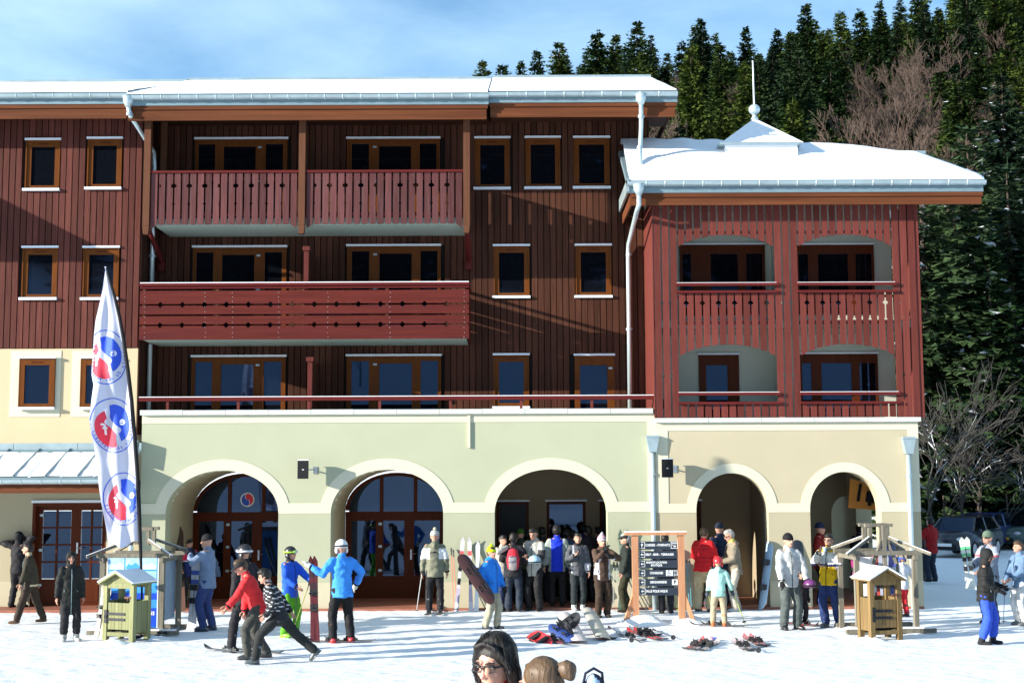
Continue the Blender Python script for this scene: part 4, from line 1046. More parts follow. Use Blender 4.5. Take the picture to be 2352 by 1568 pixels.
# ground storey wall below the canopy with the glazed double door
dxa, dxb = Xp(72, 1260, YL), Xp(243, 1260, YL); dzt = Zp(160, 1152, YL)
b = MB(); b.box(-24, dxa, YL, YL + .3, 0, zt_); b.box(dxb, XA0 + .02, YL, YL + .3, 0, zt_); b.box(dxa, dxb, YL, YL + .3, dzt, zt_); b.build('rendered_wall', m_beige2, LODGE)
b = MB(); b.box(-24, dxa - .001, YL - .01, YL, 0, .62); b.box(dxb, XA0, YL - .01, YL, 0, .62); b.build('plinth', m_plinth, LODGE)
b = MB(); b.box(-24, XA0, YL - .9, YL + .4, -.05, .06); b.build('door_step', m_tile, LODGE)
f = MB(); Yd = YL + .2; mid = (dxa + dxb) / 2 + .1
f.box(dxa, dxa + .07, YL + .0, YL + .28, .06, dzt); f.box(dxb - .04, dxb, YL + .0, YL + .28, .06, dzt); f.box(dxa + .07, dxb - .04, YL + .02, YL + .28, dzt - .10, dzt)
dd = f.build('double_door', m_door, LODGE)
leafs = [(dxa + .07, mid), (mid, dxb - .04)]
for a, c in leafs:
    l = MB(); st = .11
    l.box(a, a + st, Yd - .03, Yd + .04, .06, dzt - .1); l.box(c - st, c, Yd - .03, Yd + .04, .06, dzt - .1); l.box(a + st, c - st, Yd - .028, Yd + .04, .06, .66); l.box(a + st, c - st, Yd - .028, Yd + .04, dzt - .2, dzt - .1)
    l.box(a + st + .05, c - st - .05, Yd - .04, Yd - .028, .14, .56)
    zz0, zz1 = .66, dzt - .2
    l.box((a + c) / 2 - .02, (a + c) / 2 + .02, Yd - .026, Yd + .03, zz0, zz1)
    for k in range(1, 4): z = zz0 + (zz1 - zz0) * k / 4; l.box(a + st, c - st, Yd - .024, Yd + .028, z - .02, z + .02)
    lo = l.build('door_leaf', m_door, dd)
    for k in range(4):
        for a2, c2 in ((a + st, (a + c) / 2), ((a + c) / 2, c - st)):
            g = MB(); g.box(a2 + .015, c2 - .015, Yd, Yd + .015, zz0 + (zz1 - zz0) * k / 4 + .015, zz0 + (zz1 - zz0) * (k + 1) / 4 - .015); g.build('pane', m_glass, lo)
l = MB(); l.box(dxa - .02, dxb + .02, YL - .04, YL + .02, dzt - .02, dzt + .04); l.build('lintel', m_white, dd)
h = MB(); h.box(mid + .03, mid + .07, Yd - .06, Yd - .031, 1.25, 1.5); h.tube([(mid + .05, Yd - .06, 1.38), (mid + .05, Yd - .11, 1.38), (mid + .19, Yd - .11, 1.38)], .011, 6); h.build('door_handle', m_steel, dd)
for i in range(3): h = MB(); z = .5 + i * .8; h.box(dxa + .12, dxa + .2, Yd - .05, Yd - .031, z, z + .06); h.build('hinge', m_zinc, dd)

# --- loudspeakers on brackets
def speaker(px0, px1, py0, py1, Ywall, label):
    Y = Ywall - .42; a = at(px0, py1, Y); c = at(px1, py0, Y)
    t = empty('loudspeaker', ((a.x + c.x) / 2, Y, a.z), 0, label, 'loudspeaker')
    w, h = c.x - a.x, c.z - a.z
    b = MB(); b.prismz([(-w/2, 0), (w/2, 0), (w/2 - .04, .2), (-w/2 + .04, .2)], 0, h); b.build('cabinet', m_black, t)
    b = MB(); b.box(-w/2 + .01, w/2 - .01, -.008, -.0005, .01, h - .015); b.build('grille', m_dblack, t)
    b = MB(); b.box(-.02, .02, -.011, -.0085, h * .5 - .01, h * .5 + .01); b.build('emblem', m_white, t)
    b = MB(); b.box(-w/2, w/2, .0, .2, h + .001, h + .02); b.build('snow_cap', m_snowr, t)
    b = MB(); b.tube([(w/2 - .05, .12, h/2), (w/2 + .06, .2, h/2), (w/2 + .08, .42, h/2 - .02)], .018, 8); b.box(w/2 + .04, w/2 + .13, .40, .42, h/2 - .09, h/2 + .07); b.build('bracket', m_steel, t)
    return t
speaker(683, 709, 1057, 1099, YA, 'black wall loudspeaker between the first two arches on the pale green wall')
speaker(1520, 1546, 1054, 1096, YT, 'black wall loudspeaker on the beige pavilion wall beside the grey downpipe')
# ------------------------------------------------------------ trees
def leaf_mat(name, c1, c2, scale=1.2):
    m = bpy.data.materials.new(name); m.use_nodes = True; N = m.node_tree.nodes; L = m.node_tree.links; b = N['Principled BSDF']
    b.inputs['Roughness'].default_value = 0.75; b.inputs['Specular IOR Level'].default_value = 0.15
    t = N.new('ShaderNodeTexCoord'); n = N.new('ShaderNodeTexNoise'); n.inputs['Scale'].default_value = scale; n.inputs['Detail'].default_value = 4
    oi = N.new('ShaderNodeObjectInfo'); L.new(t.outputs['Object'], n.inputs['Vector'])
    r = N.new('ShaderNodeValToRGB'); r.color_ramp.elements[0].position = .35; r.color_ramp.elements[1].position = .68
    r.color_ramp.elements[0].color = (*c1, 1); r.color_ramp.elements[1].color = (*c2, 1)
    ad = N.new('ShaderNodeMath'); ad.operation = 'MULTIPLY_ADD'; ad.inputs[1].default_value = 0.5; ad.inputs[2].default_value = -0.25
    a2 = N.new('ShaderNodeMath'); L.new(oi.outputs['Random'], ad.inputs[0]); L.new(ad.outputs[0], a2.inputs[0]); L.new(n.outputs[0], a2.inputs[1])
    L.new(a2.outputs[0], r.inputs[0]); L.new(r.outputs[0], b.inputs['Base Color']); return m
m_fir = leaf_mat('fir_needles', (0.014, 0.036, 0.010), (0.085, 0.120, 0.022))
m_fird = leaf_mat('fir_needles_dark', (0.009, 0.024, 0.012), (0.034, 0.062, 0.024))
m_bark = M('bark', (0.07, 0.05, 0.04), 0.9, .3, 4)
m_twig = M('bare_twigs', (0.088, 0.060, 0.047), 0.9, .3, 2, rnd=.25)
m_twigs = M('bare_twigs_pale', (0.06, 0.055, 0.048), 0.9, .3, 2, rnd=.2)
m_leafsnow = M('snow_on_branch', (0.8, 0.84, 0.9), 0.8, .05)
def conifer(seed, H, R, dens=1.0, leaf=.36, snow=0.0, low=.06, dark=False):
    rnd = random.Random(seed); b = MB(); z = H * low; lv = 0
    tilt = rnd.uniform(-.01, .01)
    while z < H * .985:
        t = (z - H * low) / (H * (1 - low)); rr = R * (1 - t) ** .72 * rnd.uniform(.80, 1.1) * min(1.0, .62 + t * 2.2) + .12
        n = max(4, int((7 + 9 * (1 - t)) * dens)); a0 = rnd.random() * 6.28
        for i in range(n):
            if rnd.random() < .10: continue
            a = a0 + 6.283 * i / n + rnd.uniform(-.25, .25); L_ = rr * rnd.uniform(.62, 1.15); dr = rnd.uniform(.10, .38) * (1 - .9 * t)
            zj = rnd.uniform(-.022, .022) * H; ca, sa = math.cos(a), math.sin(a); steps = max(2, int(L_ / (leaf * .62)))
            for k in range(1, steps + 1):
                u = k / steps; d = L_ * u; zz = z + zj - d * dr + .12 * d * d / max(L_, .3) * .8
                w = leaf * rnd.uniform(.7, 1.25) * (1.15 - .55 * u)
                for q in range(2):
                    sg = -1 if q else 1
                    p = Vector((ca * d + rnd.uniform(-.08, .08), sa * d + rnd.uniform(-.08, .08), zz + rnd.uniform(-.1, .1)))
                    out = Vector((ca, sa, -dr * .6 + rnd.uniform(-.35, .25))) * w * 1.1
                    sd_ = Vector((-sa, ca, rnd.uniform(-.5, .3))) * (sg * w * .85)
                    hang = Vector((0, 0, -w * rnd.uniform(.05, .45)))
                    mi = 1 if rnd.random() < snow and q == 0 else 0
                    b.add([p - out * .35, p + sd_ * .9 + hang, p + out + hang * .5], [(0, 1, 2)], mi)
                    if rnd.random() < .6: b.add([p - out * .2 + hang, p + sd_ * .5 + hang * 2.6, p + out * .8 + hang * 1.2], [(0, 1, 2)], 0)
        z += H * rnd.uniform(.022, .036) * (1.0 if H > 12 else 1.3)
    for k in range(3): b.add([(.07, 0, H * .93), (-.07, .05, H * .93), (0, 0, H * 1.01)], [(0, 1, 2)])
    crown = b.mesh('crown', [m_fird if dark else m_fir, m_leafsnow])
    t = MB(); t.tube([(0, 0, -.6), (0, 0, H * .45), (tilt * H, 0, H * .97)], [H * .014, H * .009, .02], 6); return crown, t.mesh('trunk', m_bark), H
def bare(seed, H, spread=.35, depth=5, mat=None, r0=.09, droop=0.0, snow=False):
    rnd = random.Random(seed); tb = MB(); cb = MB()
    def grow(p, d, L_, r, lv):
        q = p + d * L_; mid = p + d * L_ * .5 + Vector((rnd.uniform(-1, 1), rnd.uniform(-1, 1), 0)) * L_ * .05
        (tb if lv < 1 else cb).tube([p, mid, q], [r, r * .8, r * .62], 4 if lv > 0 else 6, caps=False)
        if snow and lv in (2, 3) and rnd.random() < .3: cb.tube([p + Vector((0, 0, r)), mid + Vector((0, 0, r))], r * .7, 3, 1, caps=False)
        if lv >= depth: return
        for i in range(rnd.choice((2, 3, 3)) + (1 if lv == 0 else 0)):
            ax_ = Vector((rnd.uniform(-1, 1), rnd.uniform(-1, 1), rnd.uniform(-.2, .6) - droop)).normalized()
            nd = (d + ax_ * rnd.uniform(spread, spread * 2.1)).normalized(); st = p.lerp(q, rnd.uniform(.45, 1))
            grow(st, nd, L_ * rnd.uniform(.58, .82), max(.013, r * .55), lv + 1)
    grow(Vector((0, 0, -.3)), Vector((0, 0, 1)), H * .34, r0 * H / 8, 0)
    return cb.mesh('branches', [mat or m_twig, m_leafsnow]), tb.mesh('trunk', m_bark), H
FIRS = [conifer(s_, H, R, 1.7, .46, 0.004) for s_, H, R in ((1, 16, 4.4), (2, 18, 4.3), (3, 15, 3.2), (4, 19, 4.0), (5, 13, 3.9), (6, 17, 3.5))]
FIRS += [conifer(s_, H, R, 1.7, .46, 0.012, dark=True) for s_, H, R in ((7, 16, 4.2), (8, 18, 3.6))]
NEAR = [conifer(s_, H, R, 1.3, .42, 0.07, low=.02, dark=dk) for s_, H, R, dk in ((11, 15, 4.2, True), (12, 13, 3.8, False), (13, 17, 4.4, True), (14, 9, 3.0, False))]
BARE = [bare(21, 12, .30, 7, r0=.07), bare(22, 11, .34, 7, r0=.06), bare(23, 12, .27, 7, r0=.07)]
BAREN = [bare(31, 9, .42, 5, m_twigs, .06, .12, True), bare(32, 8, .5, 5, m_twigs, .05, .15, True), bare(33, 10, .36, 5, m_twigs, .07, .05, True)]
def plant(proto, x, y, s, name, label, cat, group, z=None, ph=None):
    cr, tr_, H = proto; z = terrain(x, y) if z is None else z
    e = empty(name, (x, y, z - .1), ph if ph is not None else random.uniform(0, 6.28), label, cat, group); e.scale = (s * random.uniform(.92, 1.08), s * random.uniform(.92, 1.08), s)
    for me, nm in ((cr, 'crown' if cat == 'fir tree' else 'branches'), (tr_, 'trunk')):
        o = bpy.data.objects.new(nm, me); link(o, e)
    return e
def profile(x):
    if x < 1075: return -999
    if x < 1560: return 182
    if x < 1655: return 320
    if x < 1860: return 300
    if x < 2110: return 350
    if x < 2262: return 415
    return 9999
def fir_label(px, py, d):
    return None
placed = []
def ok(x, y, r):
    for a, b_, c in placed:
        if (a - x) ** 2 + (b_ - y) ** 2 < (r + c) ** 2 * .25: return False
    return True
G1 = 'dense fir forest covering the hillside behind the lodge'; G2 = 'bare brown trees among the hillside firs'
# hand placed skyline firs: (px of the top, py of the top, distance Y, proto, label)
SKY = [(1107, 134, 190, 2, 'small fir at the far left end of the skyline, just above the roof ridge'),
       (1155, 143, 188, 4, 'low bushy fir second from left on the skyline above the roof ridge'),
       (1197, 138, 192, 5, 'low fir third from left on the skyline above the roof ridge'),
       (1233, 108, 186, 3, 'slim fir left of a broader one on the skyline above the roof'),
       (1283, 88, 180, 1, 'pointed broad fir on the skyline between two shorter gaps of sky'),
       (1372, 64, 168, 0, 'wide fir with a rounded top on the skyline above the right gutter end'),
       (1463, 45, 160, 6, 'tall symmetrical fir standing alone against the sky above the roof corner'),
       (1607, 44, 170, 7, 'tall narrow fir with a thin spire left of the roof mast on the skyline'),
       (1642, 70, 168, 3, 'fir with its top just right of the thin spire on the skyline'),
       (1712, 60, 170, 5, 'narrow fir whose top rises directly above the roof mast'),
       (1785, 63, 172, 2, 'small pointed fir on the skyline right of the roof mast'),
       (1815, 68, 168, 4, 'broad little fir on the skyline second to the right of the mast'),
       (1868, 44, 166, 0, 'dark fir on the skyline where the ridge starts rising steeply'),
       (1930, 20, 160, 1, 'large fir on the rising skyline left of the pointed pair'),
       (2020, -4, 166, 3, 'tall fir at the top edge of the picture, left of the pair'),
       (2066, -8, 170, 7, 'dark narrow fir at the top edge, right member of the pair')]
for px, py, Y, pi_, lab in SKY:
    p = at(px, py, Y); gz_ = terrain(p.x, Y); H = FIRS[pi_][2]; s_ = max(.7, min(1.5, (p.z - gz_) / H))
    z = p.z - H * s_
    plant(FIRS[pi_], p.x, Y, s_, 'fir_tree', lab, 'fir tree', None, z=min(z, gz_ + 3.0) + .0); placed.append((p.x, Y, 2.6))
rnd = random.Random(99); count = 0
cand = []
for Yi in range(0, 60):
    Y = 38 + Yi * 3.0
    d = Y + 32.2
    x0_ = (1060 - CXP) / FPX * d; x1_ = (2420 - CXP) / FPX * d
    n = int((x1_ - x0_) / 5.2)
    for i in range(n): cand.append((x0_ + (i + rnd.random()) * (x1_ - x0_) / n, Y + rnd.uniform(-1.4, 1.4)))
rnd.shuffle(cand)
order = []
for x, y in cand:
    if not ok(x, y, 5.6 if y > 90 else 5.0): continue
    z = terrain(x, y); tpx, tpy = proj((x, y, z + 17)); bpx, bpy_ = proj((x, y, z + 2))
    if tpy > profile(tpx) - 6: continue
    if tpx < 1090 or tpx > 2440: continue
    # keep the skyline low behind the roof ridge
    if tpx < 2200:
        lim = 150 if tpx < 1230 else (112 if tpx < 1500 else (88 if tpx < 1840 else (55 if tpx < 1960 else (28 if tpx < 2110 else 4))))
        if tpy < lim - 6: 
            z17 = at(tpx, lim + rnd.uniform(0, 50), y).z; s_ = (z17 - z) / 17
            if s_ < .45: continue
        else: s_ = rnd.uniform(.85, 1.15)
    else: s_ = rnd.uniform(.85, 1.2)
    placed.append((x, y, 4.4)); order.append((x, y, s_, tpx, tpy))
print('forest', len(order))
order.sort(key=lambda q: q[1])
order = order[:276]
for x, y, s_, tpx, tpy in order:
    bz = ((1925 < tpx < 2200 and 60 < tpy < 340) and rnd.random() < .92) or ((2060 < tpx < 2340 and 240 < tpy < 520) and rnd.random() < .4) or rnd.random() < .04
    if bz: plant(rnd.choice(BARE), x, y, s_ * 1.25, 'bare_tree', 'leafless reddish brown tree standing among the dark firs on the hillside', 'bare tree', G2)
    elif y < 75: plant(rnd.choice(NEAR), x, y, s_ * .95, 'fir_tree', 'fir lightly dusted with snow, standing low on the slope above the car park', 'fir tree', 'snow dusted firs low on the slope above the car park')
    else: plant(rnd.choice(FIRS), x, y, s_, 'fir_tree', 'dark green fir among many on the hillside behind the roofs', 'fir tree', G1)
# infill of small bare shrubs over the forest gaps in the brown patch
# edge of the wood by the car park
EDGE = [(2140, 27, 2, 'tall dark fir right against the pavilion corner, behind the parked cars', 1.05, NEAR), (2215, 29, 0, 'dark snow dusted fir second from the pavilion corner behind the cars', 1.05, NEAR),
        (2290, 27, 1, 'lighter green fir with layered branches behind the right hand cars', 1.0, NEAR), (2345, 30, 2, 'dark fir at the right edge of the picture behind the cars', 1.0, NEAR),
        (2180, 33, 3, 'small fir between the two tall ones behind the parked cars', 1.0, NEAR), (2255, 34, 2, 'tall shaded fir in the second row behind the cars', 1.1, NEAR)]
for px, Y, k, lab, s_, fam in EDGE:
    p = gp(px, 1180); x = at(px, 1100, Y).x; plant(fam[k], x, Y, s_, 'fir_tree', lab, 'fir tree', None)
EB = [(2128, 22, 0, 'leafless snow dusted sapling nearest to the pavilion corner'), (2165, 23.5, 1, 'leafless tangled tree left of the tallest bare one behind the cars'), (2205, 23, 2, 'tallest leafless tree with snowy twigs behind the black car'),
      (2250, 24, 0, 'leafless spreading tree behind the blue cars'), (2310, 23, 1, 'low leafless tree at the right behind the largest car')]
for px, Y, k, lab in EB:
    x = at(px, 1100, Y).x; plant(BAREN[k], x, Y, .95, 'bare_tree', lab, 'bare tree', None)

# wood behind the camera, seen only in the window panes: one mass
rs_ = random.Random(5); protoV = []
for q in range(3):
    cr = conifer(60 + q, 17, 4.6, .5, .95)[0]; protoV.append(([v.co.copy() for v in cr.vertices], [tuple(p.vertices) for p in cr.polygons])); bpy.data.meshes.remove(cr)
wood = MB()
for i in range(640):
    x = rs_.uniform(-80, 115) if i < 330 else rs_.uniform(-165, -26); y = -157 - rs_.random() * 105 if i < 330 else -122 - rs_.random() * 100; vs, fs = rs_.choice(protoV); s_ = rs_.uniform(.9, 1.35); a = rs_.uniform(0, 6.28); z = terrain(x, y)
    ca, sa = math.cos(a) * s_, math.sin(a) * s_
    wood.add([(x + v.x * ca - v.y * sa, y + v.x * sa + v.y * ca, z + v.z * s_) for v in vs], fs)
wood2 = MB()
for i in range(420):
    y = 36 + rs_.random() ** .8 * 170; d = y + 32.2; x = d * rs_.uniform(.425, .95) if i < 330 else d * rs_.uniform(-.22, -.045)
    vs, fs = rs_.choice(protoV); s_ = rs_.uniform(.8, 1.15); a = rs_.uniform(0, 6.28); z = terrain(x, y); ca, sa = math.cos(a) * s_, math.sin(a) * s_
    if i >= 330 and proj((x, y, z + 18 * s_))[1] < 186: continue
    wood2.add([(x + v.x * ca - v.y * sa, y + v.x * sa + v.y * ca, z + v.z * s_) for v in vs], fs)
w2_ = wood2.build('hillside_wood', m_fir, None); tag(w2_, 'fir wood carrying on along the hillside past the right edge of the picture', 'wood', None, 'stuff')
wo_ = wood.build('far_wood', m_fird, None); tag(wo_, 'dense fir wood on the opposite slope, mirrored in the window panes', 'wood', None, 'stuff')
for (x, y, lab) in ((-14, -90, 'lone leafless tree low on the opposite slope, mirrored in a terrace door'), (9, -104, 'lone leafless tree in the middle of the opposite slope'), (22, -88, 'lone leafless tree on the right of the opposite slope'), (-30, -110, 'lone leafless tree far left on the opposite slope')):
    plant(rnd.choice(BARE), x, y, .9, 'bare_tree', lab, 'bare tree', None)
# ------------------------------------------------------------ cars in the car park
def paint(name, c, rough=.3): 
    m = M(name, c, rough, .04, 3, spec=.5, dirt=(c[0]*.8+.015, c[1]*.8+.015, c[2]*.8+.02), dirt_amt=.3); m.node_tree.nodes['Principled BSDF'].inputs['Coat Weight'].default_value = .5; return m
m_cblk = paint('car_paint_black', (0.012, 0.016, 0.03)); m_cblu = paint('car_paint_blue', (0.02, 0.045, 0.22)); m_cdb = paint('car_paint_navy', (0.015, 0.03, 0.12)); m_cgrn = paint('car_paint_dark_green', (0.02, 0.06, 0.055))
m_tyre = M('tyre', (0.01, 0.01, 0.011), .85); m_rim = M('rim', (0.45, 0.47, 0.5), .3, metallic=.8); m_lamp = M('lamp_glass', (0.6, 0.62, 0.65), .15, .02, spec=.8); m_plate = M('plate_orange', (0.62, 0.30, 0.05), .5, .05)
def car(x, y, rz, paintm, label, L=4.0, W=1.7, H=1.48, plate=None):
    t = empty('parked_car', (x, y, terrain(x, y)), rz, label, 'car')
    prof = [(-L/2, .28), (-L/2, .55), (-L/2 + .06, .82), (-L/2 + .75, .95), (L/2 - .35, 1.0), (L/2 - .03, .86), (L/2, .5), (L/2 - .03, .28)]     # x forward = -x
    xs_ = [p[0] for p in prof]
    b = MB(); b.prism(prof, -W/2, W/2)
    bm = bmesh.new(); me = b.mesh('body', paintm); bm.from_mesh(me); bmesh.ops.bevel(bm, geom=[e for e in bm.edges], offset=.06, segments=3, affect='EDGES'); bm.to_mesh(me); bm.free()
    me.polygons.foreach_set('use_smooth', [True] * len(me.polygons)); o = bpy.data.objects.new('body', me); link(o, t)
    # cabin
    def cab(z, f, r, w): return [(f, -w, z), (r, -w, z), (r, w, z), (f, w, z)]
    c0_ = cab(.93, -L/2 + .78, L/2 - .22, W/2 - .06); c1_ = cab(H - .06, -L/2 + 1.45, L/2 - .62, W/2 - .22); c2_ = cab(H, -L/2 + 1.62, L/2 - .8, W/2 - .32)
    b = MB(); b.add(c0_ + c1_, [(0,1,5,4),(1,2,6,5),(2,3,7,6),(3,0,4,7)]); b.build('windows', m_glass, t)
    b = MB(); b.add(c1_ + c2_, [(0,1,5,4),(1,2,6,5),(2,3,7,6),(3,0,4,7),(4,5,6,7)]); b.build('roof', paintm, t)
    b = MB()
    for s_ in (-1, 1):
        for (q0, q1) in ((0, 0), (1, 1)): b.beam(Vector(c0_[q0]) * 1 if s_ < 0 else Vector(c0_[3 - q0]), Vector(c1_[q1]) if s_ < 0 else Vector(c1_[3 - q1]), .07, .05)
        mx_ = .25; b.beam((mx_, s_ * (W/2 - .06), .93), (mx_ + .05, s_ * (W/2 - .22), H - .06), .07, .04)
    b.build('pillars', paintm, t)
    for fx in (-L/2 + .72, L/2 - .72):
        for s_ in (-1, 1):
            yy = s_ * (W/2 - .1); b = MB(); b.tube([(fx, yy - .1, .31), (fx, yy + .1, .31)], .31, 20); w = b.build('wheel', m_tyre, t, True)
            b = MB(); b.tube([(fx, yy + s_ * .08, .31), (fx, yy + s_ * .108, .31)], .2, 16)
            b.build('rim', m_rim, w)
    for s_ in (-1, 1):
        b = MB(); b.ell((-L/2 + .10, s_ * (W/2 - .28), .68), (.12, .2, .09), 10, 6); b.build('headlight', m_lamp, t, True)
        b = MB(); b.ell((-L/2 + 1.25, s_ * (W/2 + .03), .98), (.06, .09, .06), 8, 5); b.build('mirror', paintm, t, True)
    b = MB(); b.box(-L/2 - .015, -L/2 + .02, -.42, .42, .32, .48); b.build('grille', m_dblack, t)
    b = MB(); b.box(-L/2 - .022, -L/2 - .016, -.26, .26, .42, .53); b.build('number_plate', plate or m_pwhite, t)
    return t
def carpx(px, py, rz, m, label, **k): p = gp(px, py); return car(p.x, p.y, rz, m, label, **k)
carpx(2215, 1275, math.radians(52), m_cblk, 'black hatchback nearest to the pavilion corner in the car park')
carpx(2172, 1246, math.radians(58), m_cblu, 'bright blue car half hidden behind the black hatchback')
carpx(2262, 1262, math.radians(50), m_cdb, 'navy blue car right beside the black hatchback, behind the man with skis', H=1.5)
carpx(2300, 1240, math.radians(55), m_cblu, 'tall blue van like car in the back row of the car park', H=1.8, L=4.4)
carpx(2352, 1258, math.radians(48), m_cgrn, 'dark green car with orange number plate at the right edge of the picture', H=1.65, plate=m_plate, L=4.3)

# ------------------------------------------------------------ text
def text_obj(name, s, size, mat, parent, loc, rot=(PI/2, 0, 0), align='LEFT', ext=.002, bold=0.0, sx=1.0):
    cu = bpy.data.curves.new(name, 'FONT'); cu.body = s; cu.size = size; cu.align_x = align; cu.align_y = 'CENTER'; cu.extrude = ext; cu.offset = bold; cu.resolution_u = 2
    me = eval_mesh(bpy.data.objects.new('tmp_text', cu)); me.name = name
    me.materials.clear(); me.materials.append(mat)
    o = bpy.data.objects.new(name, me); o.location = loc; o.rotation_euler = rot; o.scale = (sx, 1, 1); return link(o, parent)

# ------------------------------------------------------------ direction sign on a timber frame
m_larch = M('wood_larch', (0.47, 0.235, 0.13), .6, .2, 1.6, .15, 5, stretch=(10, 10, .8), dirt=(.36, .16, .09), dirt_amt=.5)
m_sign = M('sign_board_black', (0.018, 0.028, 0.045), .5, .05); m_sw = M('sign_lettering', (0.72, 0.74, 0.76), .5, .03)
pa = gp(1460, 1432); pb = gp(1565, 1430)
SG = empty('direction_sign', ((pa.x + pb.x) / 2, (pa.y + pb.y) / 2, 0), 0, 'orange timber frame with six black direction boards standing in the snow', 'sign')
YS = SG.location.y; SC = FPX / (YS + 32.2)
def lx(px): return at(px, 1300, YS).x - SG.location.x
def lz(py): return at(1512, py, YS).z
b = MB(); b.box(lx(1452), lx(1466), -.06, .06, -.05, lz(1229)); b.build('post', m_larch, SG)
b = MB(); b.box(lx(1557), lx(1572), -.06, .06, -.05, lz(1229)); b.build('post', m_larch, SG)
b = MB(); b.box(lx(1436), lx(1577), -.09, .09, lz(1228), lz(1221)); b.build('top_beam', m_larch, SG)
b = MB(); b.box(lx(1436), lx(1577), -.09, .09, lz(1221) + .001, lz(1219)); b.build('snow_cap', m_snowr, SG)
b = MB(); b.beam((lx(1458), -.0, .62), (lx(1433), -.05, -.02), .07, .09); b.build('brace', m_larch, SG)
b = MB(); b.beam((lx(1566), .0, .66), (lx(1592), -.05, -.02), .07, .09); b.build('brace', m_larch, SG)
rows = [(1241, 1261, 'CAISSES - FORFAITS', 'up', 'P0'), (1263, 1282, 'SELF - BAR - TERRASSE', 'l', None), (1284.5, 1303.5, 'SKISHOP LOCATION\nBOUTIQUE', 'l', None), (1306, 1324, 'CONSIGNES', 'l', 'WC'), (1327, 1345, 'GENDARMERIE', 'l', 'P'), (1347, 1366, 'SALLE PIQUE NIQUE', 'l', None)]
def frame_sq(b, cx, cz, h, y, t=.008):
    b.box(cx - h, cx + h, y - .004, y, cz + h - t, cz + h); b.box(cx - h, cx + h, y - .004, y, cz - h, cz - h + t); b.box(cx - h, cx - h + t, y - .004, y, cz - h + t, cz + h - t); b.box(cx + h - t, cx + h, y - .004, y, cz - h + t, cz + h - t)
x0_, x1_ = lx(1466), lx(1557); WS = x1_ - x0_
